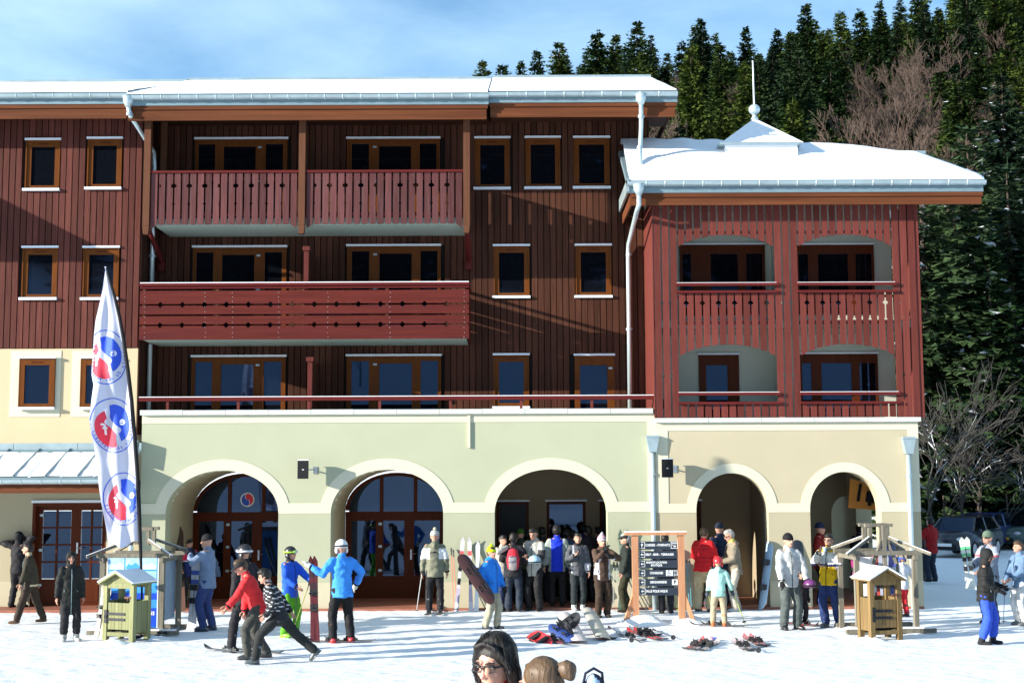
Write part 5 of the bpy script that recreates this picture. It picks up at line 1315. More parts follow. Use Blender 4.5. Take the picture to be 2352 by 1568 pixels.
for (y0, y1, s, ar, ic) in rows:
    z1_, z0_ = lz(y0), lz(y1); zc_ = (z0_ + z1_) / 2; h = (z1_ - z0_)
    b = MB(); b.box(x0_, x1_, -.03, .0, z0_, z1_ - .012); bd = b.build('sign_board', m_sign, SG); yy = -.0301
    q = MB(); cx_ = x0_ + .075; hh = h * .36; frame_sq(q, cx_, zc_, hh, yy)
    if ar == 'l': q.prism([(cx_ - hh * .6, zc_), (cx_ - hh * .05, zc_ - hh * .5), (cx_ - hh * .05, zc_ - .009), (cx_ + hh * .55, zc_ - .009), (cx_ + hh * .55, zc_ + .009), (cx_ - hh * .05, zc_ + .009), (cx_ - hh * .05, zc_ + hh * .5)], yy - .004, yy)
    else: q.prism([(cx_ - .008, zc_ - hh * .6), (cx_ + .008, zc_ - hh * .6), (cx_ + .008, zc_ + hh * .05), (cx_ + hh * .5, zc_ + hh * .05), (cx_, zc_ + hh * .6), (cx_ - hh * .5, zc_ + hh * .05), (cx_ - .008, zc_ + hh * .05)], yy - .004, yy)
    q.build('arrow', m_sw, bd)
    fit = {'CAISSES - FORFAITS': (.066, .50), 'SELF - BAR - TERRASSE': (.062, .575), 'CONSIGNES': (.066, .27), 'GENDARMERIE': (.064, .34), 'SALLE PIQUE NIQUE': (.066, .44)}.get(s, (.056, .42))
    tx_ = text_obj('lettering', s, fit[0], m_sw, bd, (0, 0, 0), bold=.0018, align='CENTER' if '\n' in s else 'LEFT')
    w0 = max(v.co.x for v in tx_.data.vertices) - min(v.co.x for v in tx_.data.vertices)
    tx_.scale = (fit[1] / w0, 1, 1)
    if '\n' in s: tx_.location = (x0_ + .16 + fit[1] / 2, yy - .002, zc_ + .0)
    else: tx_.location = (x0_ + (.145 if s[0] in 'CS' and s[1] in 'AE' else .23), yy - .002, zc_)
    def sq(cx):
        q = MB(); q.box(cx - hh, cx + hh, yy - .003, yy, zc_ - hh, zc_ + hh); return q.build('pictogram', m_sw, bd), cx
    if ic == 'P': o, cx = sq(x1_ - .07); text_obj('lettering', 'P', .10, m_sign, bd, (cx, yy - .005, zc_), align='CENTER', bold=.003)
    if ic == 'P0':
        q = MB(); frame_sq(q, x1_ - .07, zc_, hh * 1.1, yy, .01); q.box(x1_ - .07 - hh * .8, x1_ - .07 + hh * .8, yy - .004, yy, zc_ + hh * .4, zc_ + hh * .62); q.box(x1_ - .07 - hh * .2, x1_ - .07 + hh * .5, yy - .004, yy, zc_ - hh * .6, zc_ - hh * .15); q.box(x1_ - .07 - hh * .8, x1_ - .07 - hh * .3, yy - .004, yy, zc_ - hh * .1, zc_ + hh * .05); q.build('pictogram', m_sw, bd)
    if ic == 'WC':
        o, cx = sq(x1_ - .19)
        q = MB(); q.ell((cx - .006, yy - .006, zc_ + .045), .009, 8, 5); q.beam((cx - .006, yy - .006, zc_ + .035), (cx - .002, yy - .006, zc_), .010, .003, up=(0, 1, 0)); q.beam((cx - .002, yy - .006, zc_), (cx + .022, yy - .006, zc_), .009, .003, up=(0, 1, 0)); q.beam((cx + .022, yy - .006, zc_), (cx + .03, yy - .006, zc_ - .03), .008, .003, up=(0, 1, 0))
        for i in range(9):
            a0 = 1.9 + i * .42; a1 = a0 + .42; q.beam((cx - .003 + .026 * math.cos(a0), yy - .006, zc_ - .022 + .026 * math.sin(a0)), (cx - .003 + .026 * math.cos(a1), yy - .006, zc_ - .022 + .026 * math.sin(a1)), .006, .003, up=(0, 1, 0))
        q.build('pictogram_figure', m_sign, bd)
        o, cx = sq(x1_ - .07)
        q = MB(); q.box(cx - .003, cx + .003, yy - .006, yy - .004, zc_ - hh * .9, zc_ + hh * .9)
        for s_ in (-1, 1):
            c_ = cx + s_ * .026; q.ell((c_, yy - .006, zc_ + .045), .010, 8, 5); q.prism([(c_ - .014 - (.004 if s_ > 0 else 0), zc_ - .012), (c_ + .014 + (.004 if s_ > 0 else 0), zc_ - .012), (c_ + .012, zc_ + .032), (c_ - .012, zc_ + .032)], yy - .006, yy - .004); q.box(c_ - .010, c_ - .002, yy - .006, yy - .004, zc_ - .055, zc_ - .012); q.box(c_ + .002, c_ + .010, yy - .006, yy - .004, zc_ - .055, zc_ - .012)
        q.build('pictogram_figure', m_sign, bd)
def mound(cx, cy, r, h, seed=0, name='snow_mound', label=None):
    b = MB(); n, m = 36, 10
    for j in range(m + 1):
        t = j / m
        for i in range(n):
            a = 2*PI*i/n; rr = r * (t + .001) * (1 + .22 * noise.noise((math.cos(a) * 1.3 + seed, math.sin(a) * 1.3, seed))); x, y = cx + rr * math.cos(a) * 1.25, cy + rr * math.sin(a)
            z = h * (1 - t * t) ** 1.3 * (1 + .6 * noise.noise((x * 3, y * 3, seed))) + .03 * noise.noise((x * 9, y * 9, seed)) * (1 - t) - .025 * t
            b.v.append((x, y, z))
    for j in range(m):
        for i in range(n): b.f.append((j*n+i, (j+1)*n+i, (j+1)*n+(i+1) % n, j*n+(i+1) % n)); b.m.append(0)
    o = b.build(name, m_snow, None, True); tag(o, label, 'snow mound'); return o
mound(pa.x + .15, pa.y + .05, .5, .17, 1, label='small heap of snow packed round the left foot of the timber sign')
mound(pb.x + .15, pb.y + .05, .42, .15, 2, label='small heap of snow packed round the right foot of the timber sign')

# ------------------------------------------------------------ kiosks and bin cabinets
m_wg = M('wood_grey', (0.185, 0.17, 0.135), .8, .3, 1.6, .3, 5, stretch=(9, 9, .8), dirt=(.10, .09, .07), dirt_amt=.6)
m_wgr = M('wood_greenish', (0.235, 0.245, 0.125), .75, .22, 1.6, .3, 5, stretch=(12, 12, .8), rnd=.10, dirt=(.15, .16, .09), dirt_amt=.5)
m_wbr = M('wood_honey', (0.20, 0.135, 0.06), .75, .26, 1.6, .3, 5, stretch=(12, 12, .8), rnd=.10, dirt=(.11, .075, .035), dirt_amt=.5)
def bin_cabinet(px, py, w, d, h, rz, mat, label, roofw=1.12):
    p = gp(px, py); t = empty('bin_cabinet', p, rz, label, 'wooden cabinet')
    L_ = .09
    for sx in (-1, 1):
        for sy in (-1, 1): b = MB(); b.box(sx*(w/2) - (L_ if sx > 0 else 0), sx*(w/2) + (L_ if sx < 0 else 0), sy*(d/2) - (L_ if sy > 0 else 0), sy*(d/2) + (L_ if sy < 0 else 0), 0, h - .0); b.build('post', mat, t)
    n = 6; x0, x1 = -w/2 + L_ + .01, w/2 - L_ - .01; zd0, zd1 = .22, h - .36
    dr = MB(); dr.box(x0, x1, -d/2 + .045, -d/2 + .06, zd0 + .1, zd0 + .2); door = dr.build('door', mat, t)
    for i in range(n): a = x0 + (x1 - x0) * i / n; b = MB(); b.box(a, a + (x1 - x0) / n - .006, -d/2 + .02 + random.uniform(-.002, .002), -d/2 + .0445, zd0, zd1); b.build('board', mat, door)
    for z in (zd0 + .18, zd1 - .2):
        b = MB(); b.box(x0 - .02, x1 - .10, -d/2 + .006, -d/2 + .0175, z - .022, z + .022); b.box(x0 - .06, x0 - .0, -d/2 - .008, -d/2 + .012, z - .07, z + .07); b.build('hinge', m_iron, door)
    b = MB(); b.box(x1 - .1, x1 + .04, -d/2 - .01, -d/2 + .01, .78, .82); b.tube([(x1 - .01, -d/2 - .01, .8), (x1 - .01, -d/2 - .03, .74)], .012, 6); b.build('latch', M('rusty_iron', (.12, .05, .03), .7, .3), door)
    for sy_, nm in ((1, 'side_board'),):
        for sx in (-1, 1):
            k = 6
            for i in range(k): y = -d/2 + L_ + (d - 2 * L_) * i / k; b = MB(); b.box(sx * (w/2 - .03) - .012, sx * (w/2 - .03) + .012, y + .003, y + (d - 2*L_) / k - .003, .16, h - .33); b.build(nm, mat, t)
    b = MB(); b.box(-w/2 + L_, w/2 - L_, d/2 - .04, d/2 - .02, .16, h - .33); b.build('back_panel', mat, t)
    for z0, z1 in ((h - .10, h), (.10, .17)):
        b = MB(); b.box(-w/2 + L_, w/2 - L_, -d/2 + .012, -d/2 + .05, z0, z1); b.build('rail', mat, t); b = MB(); b.box(-w/2 + L_, w/2 - L_, d/2 - .05, d/2 - .012, z0, z1); b.build('rail', mat, t)
    pk = .17; b = MB(); b.prism([(-w/2 + .01, h), (w/2 - .01, h), (0, h + pk - .02)], -d/2 + .005, -d/2 + .05); b.build('gable_board', mat, t)
    for sx in (-1, 1):
        b = MB(); e = roofw * w / 2
        b.add([(0, -d/2 - .10, h + pk), (sx * e, -d/2 - .10, h - .03), (sx * e, d/2 + .1, h - .03), (0, d/2 + .1, h + pk), (0, -d/2 - .10, h + pk + .03), (sx * e, -d/2 - .10, h + .0), (sx * e, d/2 + .1, h + .0), (0, d/2 + .1, h + pk + .03)], [(0,1,2,3),(7,6,5,4),(0,4,5,1),(1,5,6,2),(2,6,7,3)]); r_ = b.build('roof_board', mat, t)
        b = MB(); 
        b.add([(0, -d/2 - .10, h + pk + .031), (sx * (e + .01), -d/2 - .10, h + .001), (sx * (e + .01), d/2 + .1, h + .001), (0, d/2 + .1, h + pk + .031), (0, -d/2 - .11, h + pk + .065), (sx * (e + .015), -d/2 - .11, h + .025), (sx * (e + .015), d/2 + .1, h + .025), (0, d/2 + .1, h + pk + .065)], [(0,1,2,3),(7,6,5,4),(0,4,5,1),(1,5,6,2),(2,6,7,3)]); b.build('snow_layer', m_snowr, r_)
    b = MB(); b.box(-w/2 + .12, w/2 - .12, -d/2 + .12, d/2 - .1, .17, h - .42); b.build('bin', m_dblack, t)
    return t
p1 = bin_cabinet(290, 1470, .70, .50, 1.06, math.radians(-24), m_wgr, 'weathered greenish wooden bin cabinet with snowy roof in front of the left kiosk')
p2 = bin_cabinet(2022, 1466, .64, .48, 1.08, math.radians(15), m_wbr, 'honey brown wooden bin cabinet with snowy roof in front of the right kiosk')

def kiosk(px, py, W_, D_, rz, label, mat, top):
    p = gp(px, py); t = empty('notice_kiosk', p, rz, label, 'kiosk'); hp = 1.46; s = .045
    for sx in (-1, 1):
        for sy in (-1, 1): b = MB(); b.box(sx * W_/2 - s, sx * W_/2 + s, sy * D_/2 - s, sy * D_/2 + s, 0, hp); b.build('post', mat, t)
    for sy in (-1, 1): b = MB(); b.box(-W_/2 - .12, W_/2 + .12, sy * D_/2 - .05, sy * D_/2 + .05, hp, hp + .08); b.build('beam', mat, t)
    for sx in (-1, 1): b = MB(); b.box(sx * W_/2 - .04, sx * W_/2 + .04, -D_/2 - .1, D_/2 + .1, hp - .081, hp - .001); b.build('beam', mat, t)
    zr = hp + .32; q = .17
    for sx in (-1, 1):
        for sy in (-1, 1):
            b = MB(); b.beam((sx * (W_/2 + .25), sy * (D_/2 + .2), hp + .02), (sx * q, sy * q, zr), .055, .05); b.build('rafter', mat, t)
            b = MB(); b.beam((sx * (W_/2 + .25), sy * (D_/2 + .2), hp + .050), (sx * q, sy * q, zr + .031), .035, .009); b.build('snow_layer', m_snowr, t)
    for sx in (-1, 1):
        for sy in (-1, 1): b = MB(); b.box(sx * q - .035, sx * q + .035, sy * q - .035, sy * q + .035, zr - .1, zr + top); b.build('cupola_post', mat, t)
    for sy in (-1, 1): b = MB(); b.box(-q - .1, q + .1, sy * q - .045, sy * q + .045, zr + top, zr + top + .06); b.build('cupola_beam', mat, t)
    b = MB(); b.beam((0, -q, zr), (-W_ * .28, -D_/2, hp - .4), .07, .05); b.beam((0, -q, zr), (W_ * .28, -D_/2, hp - .4), .07, .05); 
    b = MB(); b.box(-W_/2 - .25, W_/2 + .35, -D_/2 - .1, -D_/2 + .0, .02, .10); b.box(-W_/2 - .1, W_/2 + .3, D_/2 - .0, D_/2 + .12, .02, .10); b.box(-.1, .08, -D_/2 + .001, D_/2 - .001, .02, .1); b.build('floor_beam', mat, t)
    b = MB(); b.box(-W_/2 - .25, W_/2 + .3, -D_/2 - .09, -D_/2 + .0, .101, .13); b.build('snow_layer', m_snowr, t)
    return t
K1 = kiosk(322, 1452, 1.16, 1.0, math.radians(-4), 'grey timber kiosk with a blue panorama poster under the white flag', m_wg, .18)
K2 = kiosk(2018, 1448, 1.12, 1.0, math.radians(4), 'grey timber ski rack kiosk beside the right edge of the pavilion', m_wg, .2)
# poster on the left kiosk
m_pb = M('print_sky_blue', (0.05, 0.30, 0.78), .4, .25, 3); m_pb2 = M('print_deep_blue', (0.01, 0.07, 0.55), .4, .2, 3); m_pb3 = M('print_pale_blue', (0.35, 0.62, 0.85), .4, .3, 5)
b = MB(); b.box(-.46, .50, -.535, -.51, .16, 1.50); b.box(-.46, .50, -.51, -.505, .16, 1.50); P_ = b.build('poster_panel', m_pb, K1)
fr_ = MB(); fr_.box(-.48, .52, -.54, -.50, 1.50, 1.52); fr_.box(-.48, -.461, -.54, -.50, .16, 1.50); fr_.box(.501, .52, -.54, -.50, .16, 1.50); fr_.build('poster_frame', m_white, P_)
for i in range(3):
    for j in range(2):
        b = MB(); x0 = -.44 + i * .315; z0 = 1.24 - j * .25; b.box(x0, x0 + .29, -.5395, -.5355, z0, z0 + .22); ph = b.build('photo_print', m_pb3, P_)
        b = MB(); b.prism([(x0 + .01, z0 + .01), (x0 + .28, z0 + .01), (x0 + .28, z0 + .06), (x0 + .19, z0 + .13), (x0 + .12, z0 + .08), (x0 + .06, z0 + .11), (x0 + .01, z0 + .05)], -.5415, -.5397); b.build('printed_mountain', m_pb if (i + j) % 2 else m_pwhite, ph)
b = MB(); b.box(-.455, .495, -.5393, -.5353, .17, .52); b.build('print_band', m_pb2, P_); b = MB(); b.box(-.455, .495, -.5393, -.5353, .68, .80); b.build('print_band', m_pb2, P_)
text_obj('lettering', 'STATIONS', .095, m_pwhite, P_, (.02, -.541, .42), bold=.002); text_obj('lettering', '* * * * * * *', .07, m_pb3, P_, (.05, -.541, .27))
# side board of the left kiosk and clutter inside
m_bgrey = M('panel_blue_grey', (.24, .34, .44), .5, .15, 3)
b = MB(); b.box(.50, .53, -.44, .44, .25, 1.40); b.build('side_panel', m_bgrey, K1)
# white board + racks in the right kiosk
b = MB(); b.box(-.46, -.16, -.30, -.27, .15, 1.42); b.build('white_panel', m_pwhite, K2)
for s_ in (-1, 1): b = MB(); b.beam((s_ * .05, -.45, 1.74), (s_ * .22, -.48, 1.30), .06, .05); b.build('brace', m_wg, K2)
b = MB(); b.box(-.035, .035, -.50, -.44, 1.0, 2.02); b.build('centre_post', m_wg, K2)
b = MB(); b.tube([(-.40, -.42, 1.0), (-.40, .4, 1.0)], .015, 6); b.build('rack_bar', m_steel, K2); b = MB(); b.tube([(.40, -.42, 1.0), (.40, .4, 1.0)], .015, 6); b.build('rack_bar', m_steel, K2)
for p_, s_ in ((gp(1945, 1440), 3), (gp(2000, 1470), 4), (gp(2090, 1452), 5), (gp(262, 1476), 6), (gp(350, 1466), 7)):
    mound(p_.x, p_.y, .34, .07, s_, label={3: 'low ridge of trodden snow at the left foot of the right kiosk', 4: 'low heap of snow under the honey brown bin cabinet', 5: 'low heap of snow at the right foot of the right kiosk', 6: 'low heap of snow under the greenish bin cabinet', 7: 'low ridge of snow along the left kiosk base'}[s_])

# orange hanging machine inside the right arch
m_or = M('orange_panel', (0.62, 0.27, 0.04), .6, .15, 3)
oc = at(1988, 1140, -.3)
OB = empty('orange_board', oc, math.radians(14), 'tilted orange wooden board with black slots hanging inside the right arch', 'board'); OB.rotation_euler = (0, math.radians(-12), math.radians(14)); OB.rotation_euler = (0, math.radians(10), math.radians(-10))
b = MB(); b.prism([(-.36, -.33), (.30, -.27), (.42, .30), (-.42, .36)], -.12, .12); b.build('panel', m_or, OB)
b = MB(); b.box(-.20, -.13, -.15, -.121, -.14, .28); b.box(.0, .2, -.15, -.121, -.12, .14); b.box(.06, .14, -.19, -.151, -.2, .24); b.box(.26, .32, -.17, -.121, .0, .2); b.build('slots', m_dblack, OB)
b = MB(); b.tube([(-.2, 0, .33), (-.2, 0, .7)], .012, 6); b.tube([(.2, 0, .3), (.2, 0, .7)], .012, 6); b.build('hanger', m_iron, OB)

# ------------------------------------------------------------ feather flag
m_flag = bpy.data.materials.new('flag_cloth'); m_flag.use_nodes = True; _b = m_flag.node_tree.nodes['Principled BSDF']; _b.inputs['Base Color'].default_value = (.62, .66, .82, 1); _b.inputs['Roughness'].default_value = .8
_n = m_flag.node_tree; _t = _n.nodes.new('ShaderNodeBsdfTranslucent'); _t.inputs[0].default_value = (.68, .72, .9, 1); _m = _n.nodes.new('ShaderNodeMixShader'); _m.inputs[0].default_value = .35
_n.links.new(_b.outputs[0], _m.inputs[1]); _n.links.new(_t.outputs[0], _m.inputs[2]); _n.links.new(_m.outputs[0], _n.nodes['Material Output'].inputs[0])
YF = -7.0
RE = [(612, 243), (640, 251), (680, 263), (730, 275), (780, 284), (850, 294), (920, 302), (1000, 309), (1080, 315), (1160, 319), (1240, 322)]
LE = [(612, 243), (640, 236), (680, 227), (730, 217), (780, 212), (840, 208), (855, 208), (880, 215), (930, 213), (960, 210), (1000, 214), (1060, 221), (1110, 227), (1160, 234), (1200, 240), (1240, 246)]
def interp(T, y):
    for (a, xa_), (c, xc_) in zip(T, T[1:]):
        if y <= c: return xa_ + (xc_ - xa_) * (y - a) / (c - a)
    return T[-1][1]
fb_ = gp(325, 1445); fbase = Vector((at(325, 1240, YF).x, YF, 0))
FL = empty('feather_flag', fbase, 0, 'tall white feather flag with three round blue and red badges behind the left kiosk', 'flag')
def S(u, v, off=0.0):
    """u 0..1 from the free edge to the pole, v 0..1 top to bottom"""
    py = 612 + (1246 - 612) * v; xl, xr = interp(LE, py), interp(RE, py) - 3
    py2 = py + 10 * (1 - u) * v
    p = at(xl + (xr - xl) * u, py2 if v < .96 else py2 - 6 * math.sin(u * 9), YF) - fbase
    wv = .10 * math.sin(v * 9 + u * 2.2) * (1 - u) + .05 * math.sin(v * 21 + u * 6) * (1 - u * .6) + .035 * math.sin(u * 14 + v * 5) * min(1, v * 3)
    return Vector((p.x, p.y + wv - off, p.z))
g = MB(); NU, NV = 26, 90
for j in range(NV + 1):
    for i in range(NU + 1): g.v.append(tuple(S(i / NU, j / NV)))
for j in range(NV):
    for i in range(NU): k = j * (NU + 1) + i; g.f.append((k, k + NU + 1, k + NU + 2, k + 1)); g.m.append(0)
cloth = g.build('cloth', m_flag, FL, True)
pts = [at(interp(RE, y), y, YF) - fbase for y in (614, 640, 680, 730, 780, 850, 920, 1000, 1080, 1160, 1240)] + [Vector((.03, 0, .9)), Vector((.04, 0, 0))]
b = MB(); b.tube([Vector((p.x, p.y, p.z)) for p in pts], [.012, .025, .03, .034, .036, .038, .04, .04, .04, .04, .035, .02, .02], 8); b.build('pole', m_dblack, FL, True)
b = MB(); b.tube([(.04, 0, .0), (.04, 0, .06)], [.16, .1], 14); b.build('foot', m_iron, FL)
# prints, laid 4 mm in front of the cloth
m_fb = M('flag_print_blue', (0.03, 0.09, 0.62), .7, .03); m_fr = M('flag_print_red', (0.80, 0.045, 0.08), .7, .03)
def onflag(cu, cv, X, Z, off=.006):
    """X, Z metres around the badge centre -> surface (cloth is about .72 m wide in u and 5.4 m in v)"""
    v = cv - Z / 5.25; py = 612 + 634 * v; w = (interp(RE, py) - 3 - interp(LE, py)) / (FPX / (YF + 32.2))
    u = cu + X / max(w, .3); return S(max(0.0, min(1.0, u)), v, off), 0.0 <= u <= 1.0
def poly_on(P, cu, cv, mat, name, off=.006, par=cloth):
    # subdivide by building a fine grid clipped to polygon
    bm = bmesh.new(); vs = [bm.verts.new((p[0], p[1], 0)) for p in P]
    try: f_ = bm.faces.new(vs)
    except ValueError: bm.free(); return
    bmesh.ops.triangulate(bm, faces=bm.faces[:]); 
    for _ in range(3): bmesh.ops.subdivide_edges(bm, edges=[e for e in bm.edges if e.calc_length() > .05], cuts=1, use_grid_fill=False); bmesh.ops.triangulate(bm, faces=[f for f in bm.faces if len(f.verts) > 3])
    bad = []
    for v in bm.verts:
        q, okk = onflag(cu, cv, v.co.x, v.co.y, off)
        if not okk: bad.append(v)
        v.co = q
    bmesh.ops.delete(bm, geom=bad, context='VERTS')
    me = bpy.data.meshes.new(name); bm.to_mesh(me); bm.free(); me.materials.append(mat); o = bpy.data.objects.new(name, me); link(o, par)
def badge_on(cu, cv, R, rot, show_left=True):
    cr, sr = math.cos(rot), math.sin(rot)
    def Rr(P): return [(p[0] * cr - p[1] * sr, p[0] * sr + p[1] * cr) for p in P]
    n = 40
    for k in range(n):
        a0, a1 = 2*PI*k/n, 2*PI*(k+1)/n
        if 3 <= k <= 4: continue
        poly_on([(R * .78 * math.cos(a0), R * math.sin(a0)), (R * .78 * math.cos(a1), R * math.sin(a1)), (R * .78 * .955 * math.cos(a1), R * .965 * math.sin(a1)), (R * .78 * .955 * math.cos(a0), R * .965 * math.sin(a0))], cu, cv, m_fb, 'badge_ring')
    r = R * .70
    def comma(sg):
        P = [(sg * r * .80 * math.cos(a), r * math.sin(a)) for a in [-PI/2 * .75 + (PI * .96) * i / 12 for i in range(13)]]
        P += [(sg * r * (.12 - .34 * math.sin(PI * i / 8) * (1 if i < 9 else 0)), r * (.92 - .98 * i / 8)) for i in range(1, 8)]
        P += [(sg * r * (.10 + .26 * math.sin(PI * i / 6)), r * (-.06 - .55 * i / 6)) for i in range(0, 6)]
        return P
    Pb = comma(1); Pr = [(-p[0], -p[1]) for p in comma(1)]
    Pb = [(p[0] + .02, p[1] + .03) for p in Pb]; Pr = [(p[0] - .03, p[1] - .05) for p in Pr]
    poly_on(Rr(Pb), cu, cv, m_fb, 'badge_swirl'); poly_on(Rr(Pr), cu, cv, m_fr, 'badge_swirl')
    # letters, seen from the back of the cloth so mirrored
    for s, X, Z, sz in (('e', .16, .06, .22), ('f', -.14, -.06, .30)):
        cu_ = bpy.data.curves.new('l', 'FONT'); cu_.body = s; cu_.size = sz; cu_.align_x = 'CENTER'; cu_.align_y = 'CENTER'; cu_.offset = .006; cu_.resolution_u = 3
        me = eval_mesh(bpy.data.objects.new('t', cu_))
        for v in me.vertices: q, okk = onflag(cu, cv, -v.co.x + X * R / .45, v.co.y + Z * R / .45, .012); v.co = q
        me.name = 'badge_letter'; me.materials.clear(); me.materials.append(m_pwhite); o = bpy.data.objects.new('badge_letter', me); link(o, cloth)
    txt = 'ecole du ski francais'
    for i, ch in enumerate(txt):
        if ch == ' ': continue
        a = math.radians(10 - 8.9 * i); sz = .095
        cu_ = bpy.data.curves.new('l', 'FONT'); cu_.body = ch; cu_.size = sz; cu_.align_x = 'CENTER'; cu_.align_y = 'CENTER'; cu_.resolution_u = 1; cu_.offset = .001
        me = eval_mesh(bpy.data.objects.new('t', cu_))
        rr = R * .845; px_, pz_ = rr * .80 * math.cos(a), rr * math.sin(a); ca, sa = math.cos(a + PI/2), math.sin(a + PI/2)
        for v in me.vertices:
            x, z = -v.co.x, v.co.y
            q, okk = onflag(cu, cv, px_ + x * ca - z * sa * 1.0, pz_ + x * sa + z * ca * 1.0, .008); v.co = q
        me.name = 'badge_letter'; me.materials.clear(); me.materials.append(m_fb); o = bpy.data.objects.new('badge_letter', me); link(o, cloth)
badge_on(.42, (818 - 612) / 634, .52, math.radians(6)); badge_on(.52, (974 - 612) / 634, .52, 0); badge_on(.62, (1142 - 612) / 634, .50, math.radians(-4))

# ------------------------------------------------------------ skis, poles, boards
SKM = {}
def ski_mat(c): 
    k = tuple(c)
    if k not in SKM: SKM[k] = M('ski_top_%d' % len(SKM), c, .35, .1, 4, spec=.6)
    return SKM[k]
m_base = M('ski_base', (.05, .05, .055), .5); m_bind = M('binding_black', (.02, .02, .022), .5, .1)
def ski_mesh(parent, L=1.65, c=(.7, .7, .72), c2=(.6, .05, .05), ox=0.0, flip=False, bind=True, c3=None):
    """local: along z, tip up, top surface towards -y"""
    b = MB(); n = 16
    def w(t): return .035 + .022 * (abs(t - .48) * 1.9) ** 1.6 if t < .93 else .052 * math.sqrt(max(0.02, 1 - ((t - .93) / .07) ** 2))
    def yb(t): return (-.075 * ((t - .88) / .12) ** 1.6 if t > .88 else 0) + (-.03 * ((.05 - t) / .05) if t < .05 else 0) 
    for i in range(n + 1):
        t = i / n if i < n - 3 else (n - 3) / n + (i - (n - 3)) / 3 * 3 / n
        ww = w(t); y = yb(t)
        for (x, yy) in ((-ww, y - .010), (ww, y - .010), (ww, y), (-ww, y)): b.v.append((ox + x, yy, L * t))
    for i in range(n):
        for j in range(4):
            k = i * 4; m_ = ((2 if c3 else 0) if 2 <= i <= 4 else (1 if (i in (10, 12)) else 0)) if j == 0 else 3
            b.f.append((k + j, k + (j+1) % 4, k + 4 + (j+1) % 4, k + 4 + j)); b.m.append(m_)
    b.f.append((0, 3, 2, 1)); b.m.append(3); b.f.append((n*4, n*4+1, n*4+2, n*4+3)); b.m.append(3)
    s = b.build('ski', [ski_mat(c), ski_mat(c2), ski_mat(c3 or c2), m_base], parent)
    if bind:
        q = MB(); q.box(ox - .035, ox + .035, -.05, -.010, L*.36, L*.44); q.box(ox - .03, ox + .03, -.075, -.05, L*.40, L*.44); q.build('heel_binding', m_bind, s); q = MB(); q.box(ox - .035, ox + .035, -.05, -.010, L*.54, L*.62); q.box(ox - .025, ox + .025, -.08, -.05, L*.54, L*.58); q.box(ox - .045, ox - .035, -.10, -.02, L*.56, L*.575); q.box(ox + .035, ox + .045, -.10, -.02, L*.56, L*.575)
        q.build('toe_binding', m_bind, s)
    return s
def place(o, p, zdir, front):
    """orient local z to zdir and local -y to front"""
    z = Vector(zdir).normalized(); y = -(Vector(front) - z * Vector(front).dot(z)).normalized(); x = y.cross(z)
    m = Matrix((x, y, z)).transposed().to_4x4(); m.translation = Vector(p); o.rotation_euler = m.to_euler(); o.location = Vector(p)
def skis(p, zdir, front, label, L=1.65, c=(.7, .7, .72), c2=(.6, .05, .05), pair=True, gap=.06, group=None, c3=None):
    e = empty('skis', (0, 0, 0), 0, label, 'skis', group); place(e, p, zdir, front)
    if pair: ski_mesh(e, L, c, c2, -gap, c3=c3); ski_mesh(e, L, c, c2, gap, c3=c3)
    else: ski_mesh(e, L, c, c2, 0, c3=c3)
    return e
def pole_to(parent, a, b_, c=(.6, .6, .62), name='ski_pole', basket=True, grip=(.02, .02, .022), label=None):
    a = Vector(a); b_ = Vector(b_); L = (b_ - a).length
    e = empty(name, (0, 0, 0), 0, label, 'ski pole' if label else None); fr = Vector((0, -1, 0)) if abs((b_ - a).normalized().y) < .9 else Vector((0, 0, 1)); place(e, b_, a - b_, fr)
    if parent is not None: e.parent = parent
    q = MB(); q.tube([(0, 0, 0), (0, 0, L * .88)], [.006, .009], 6); q.build('shaft', ski_mat(c), e)
    q = MB(); q.tube([(0, 0, L * .88), (0, 0, L * .95), (0, 0, L)], [.015, .018, .022], 8); q.build('grip', ski_mat(grip), e)
    if basket: q = MB(); q.tube([(0, 0, .05), (0, 0, .065)], [.045, .035], 12); q.build('basket', ski_mat((.03, .03, .03)), e)
    return e
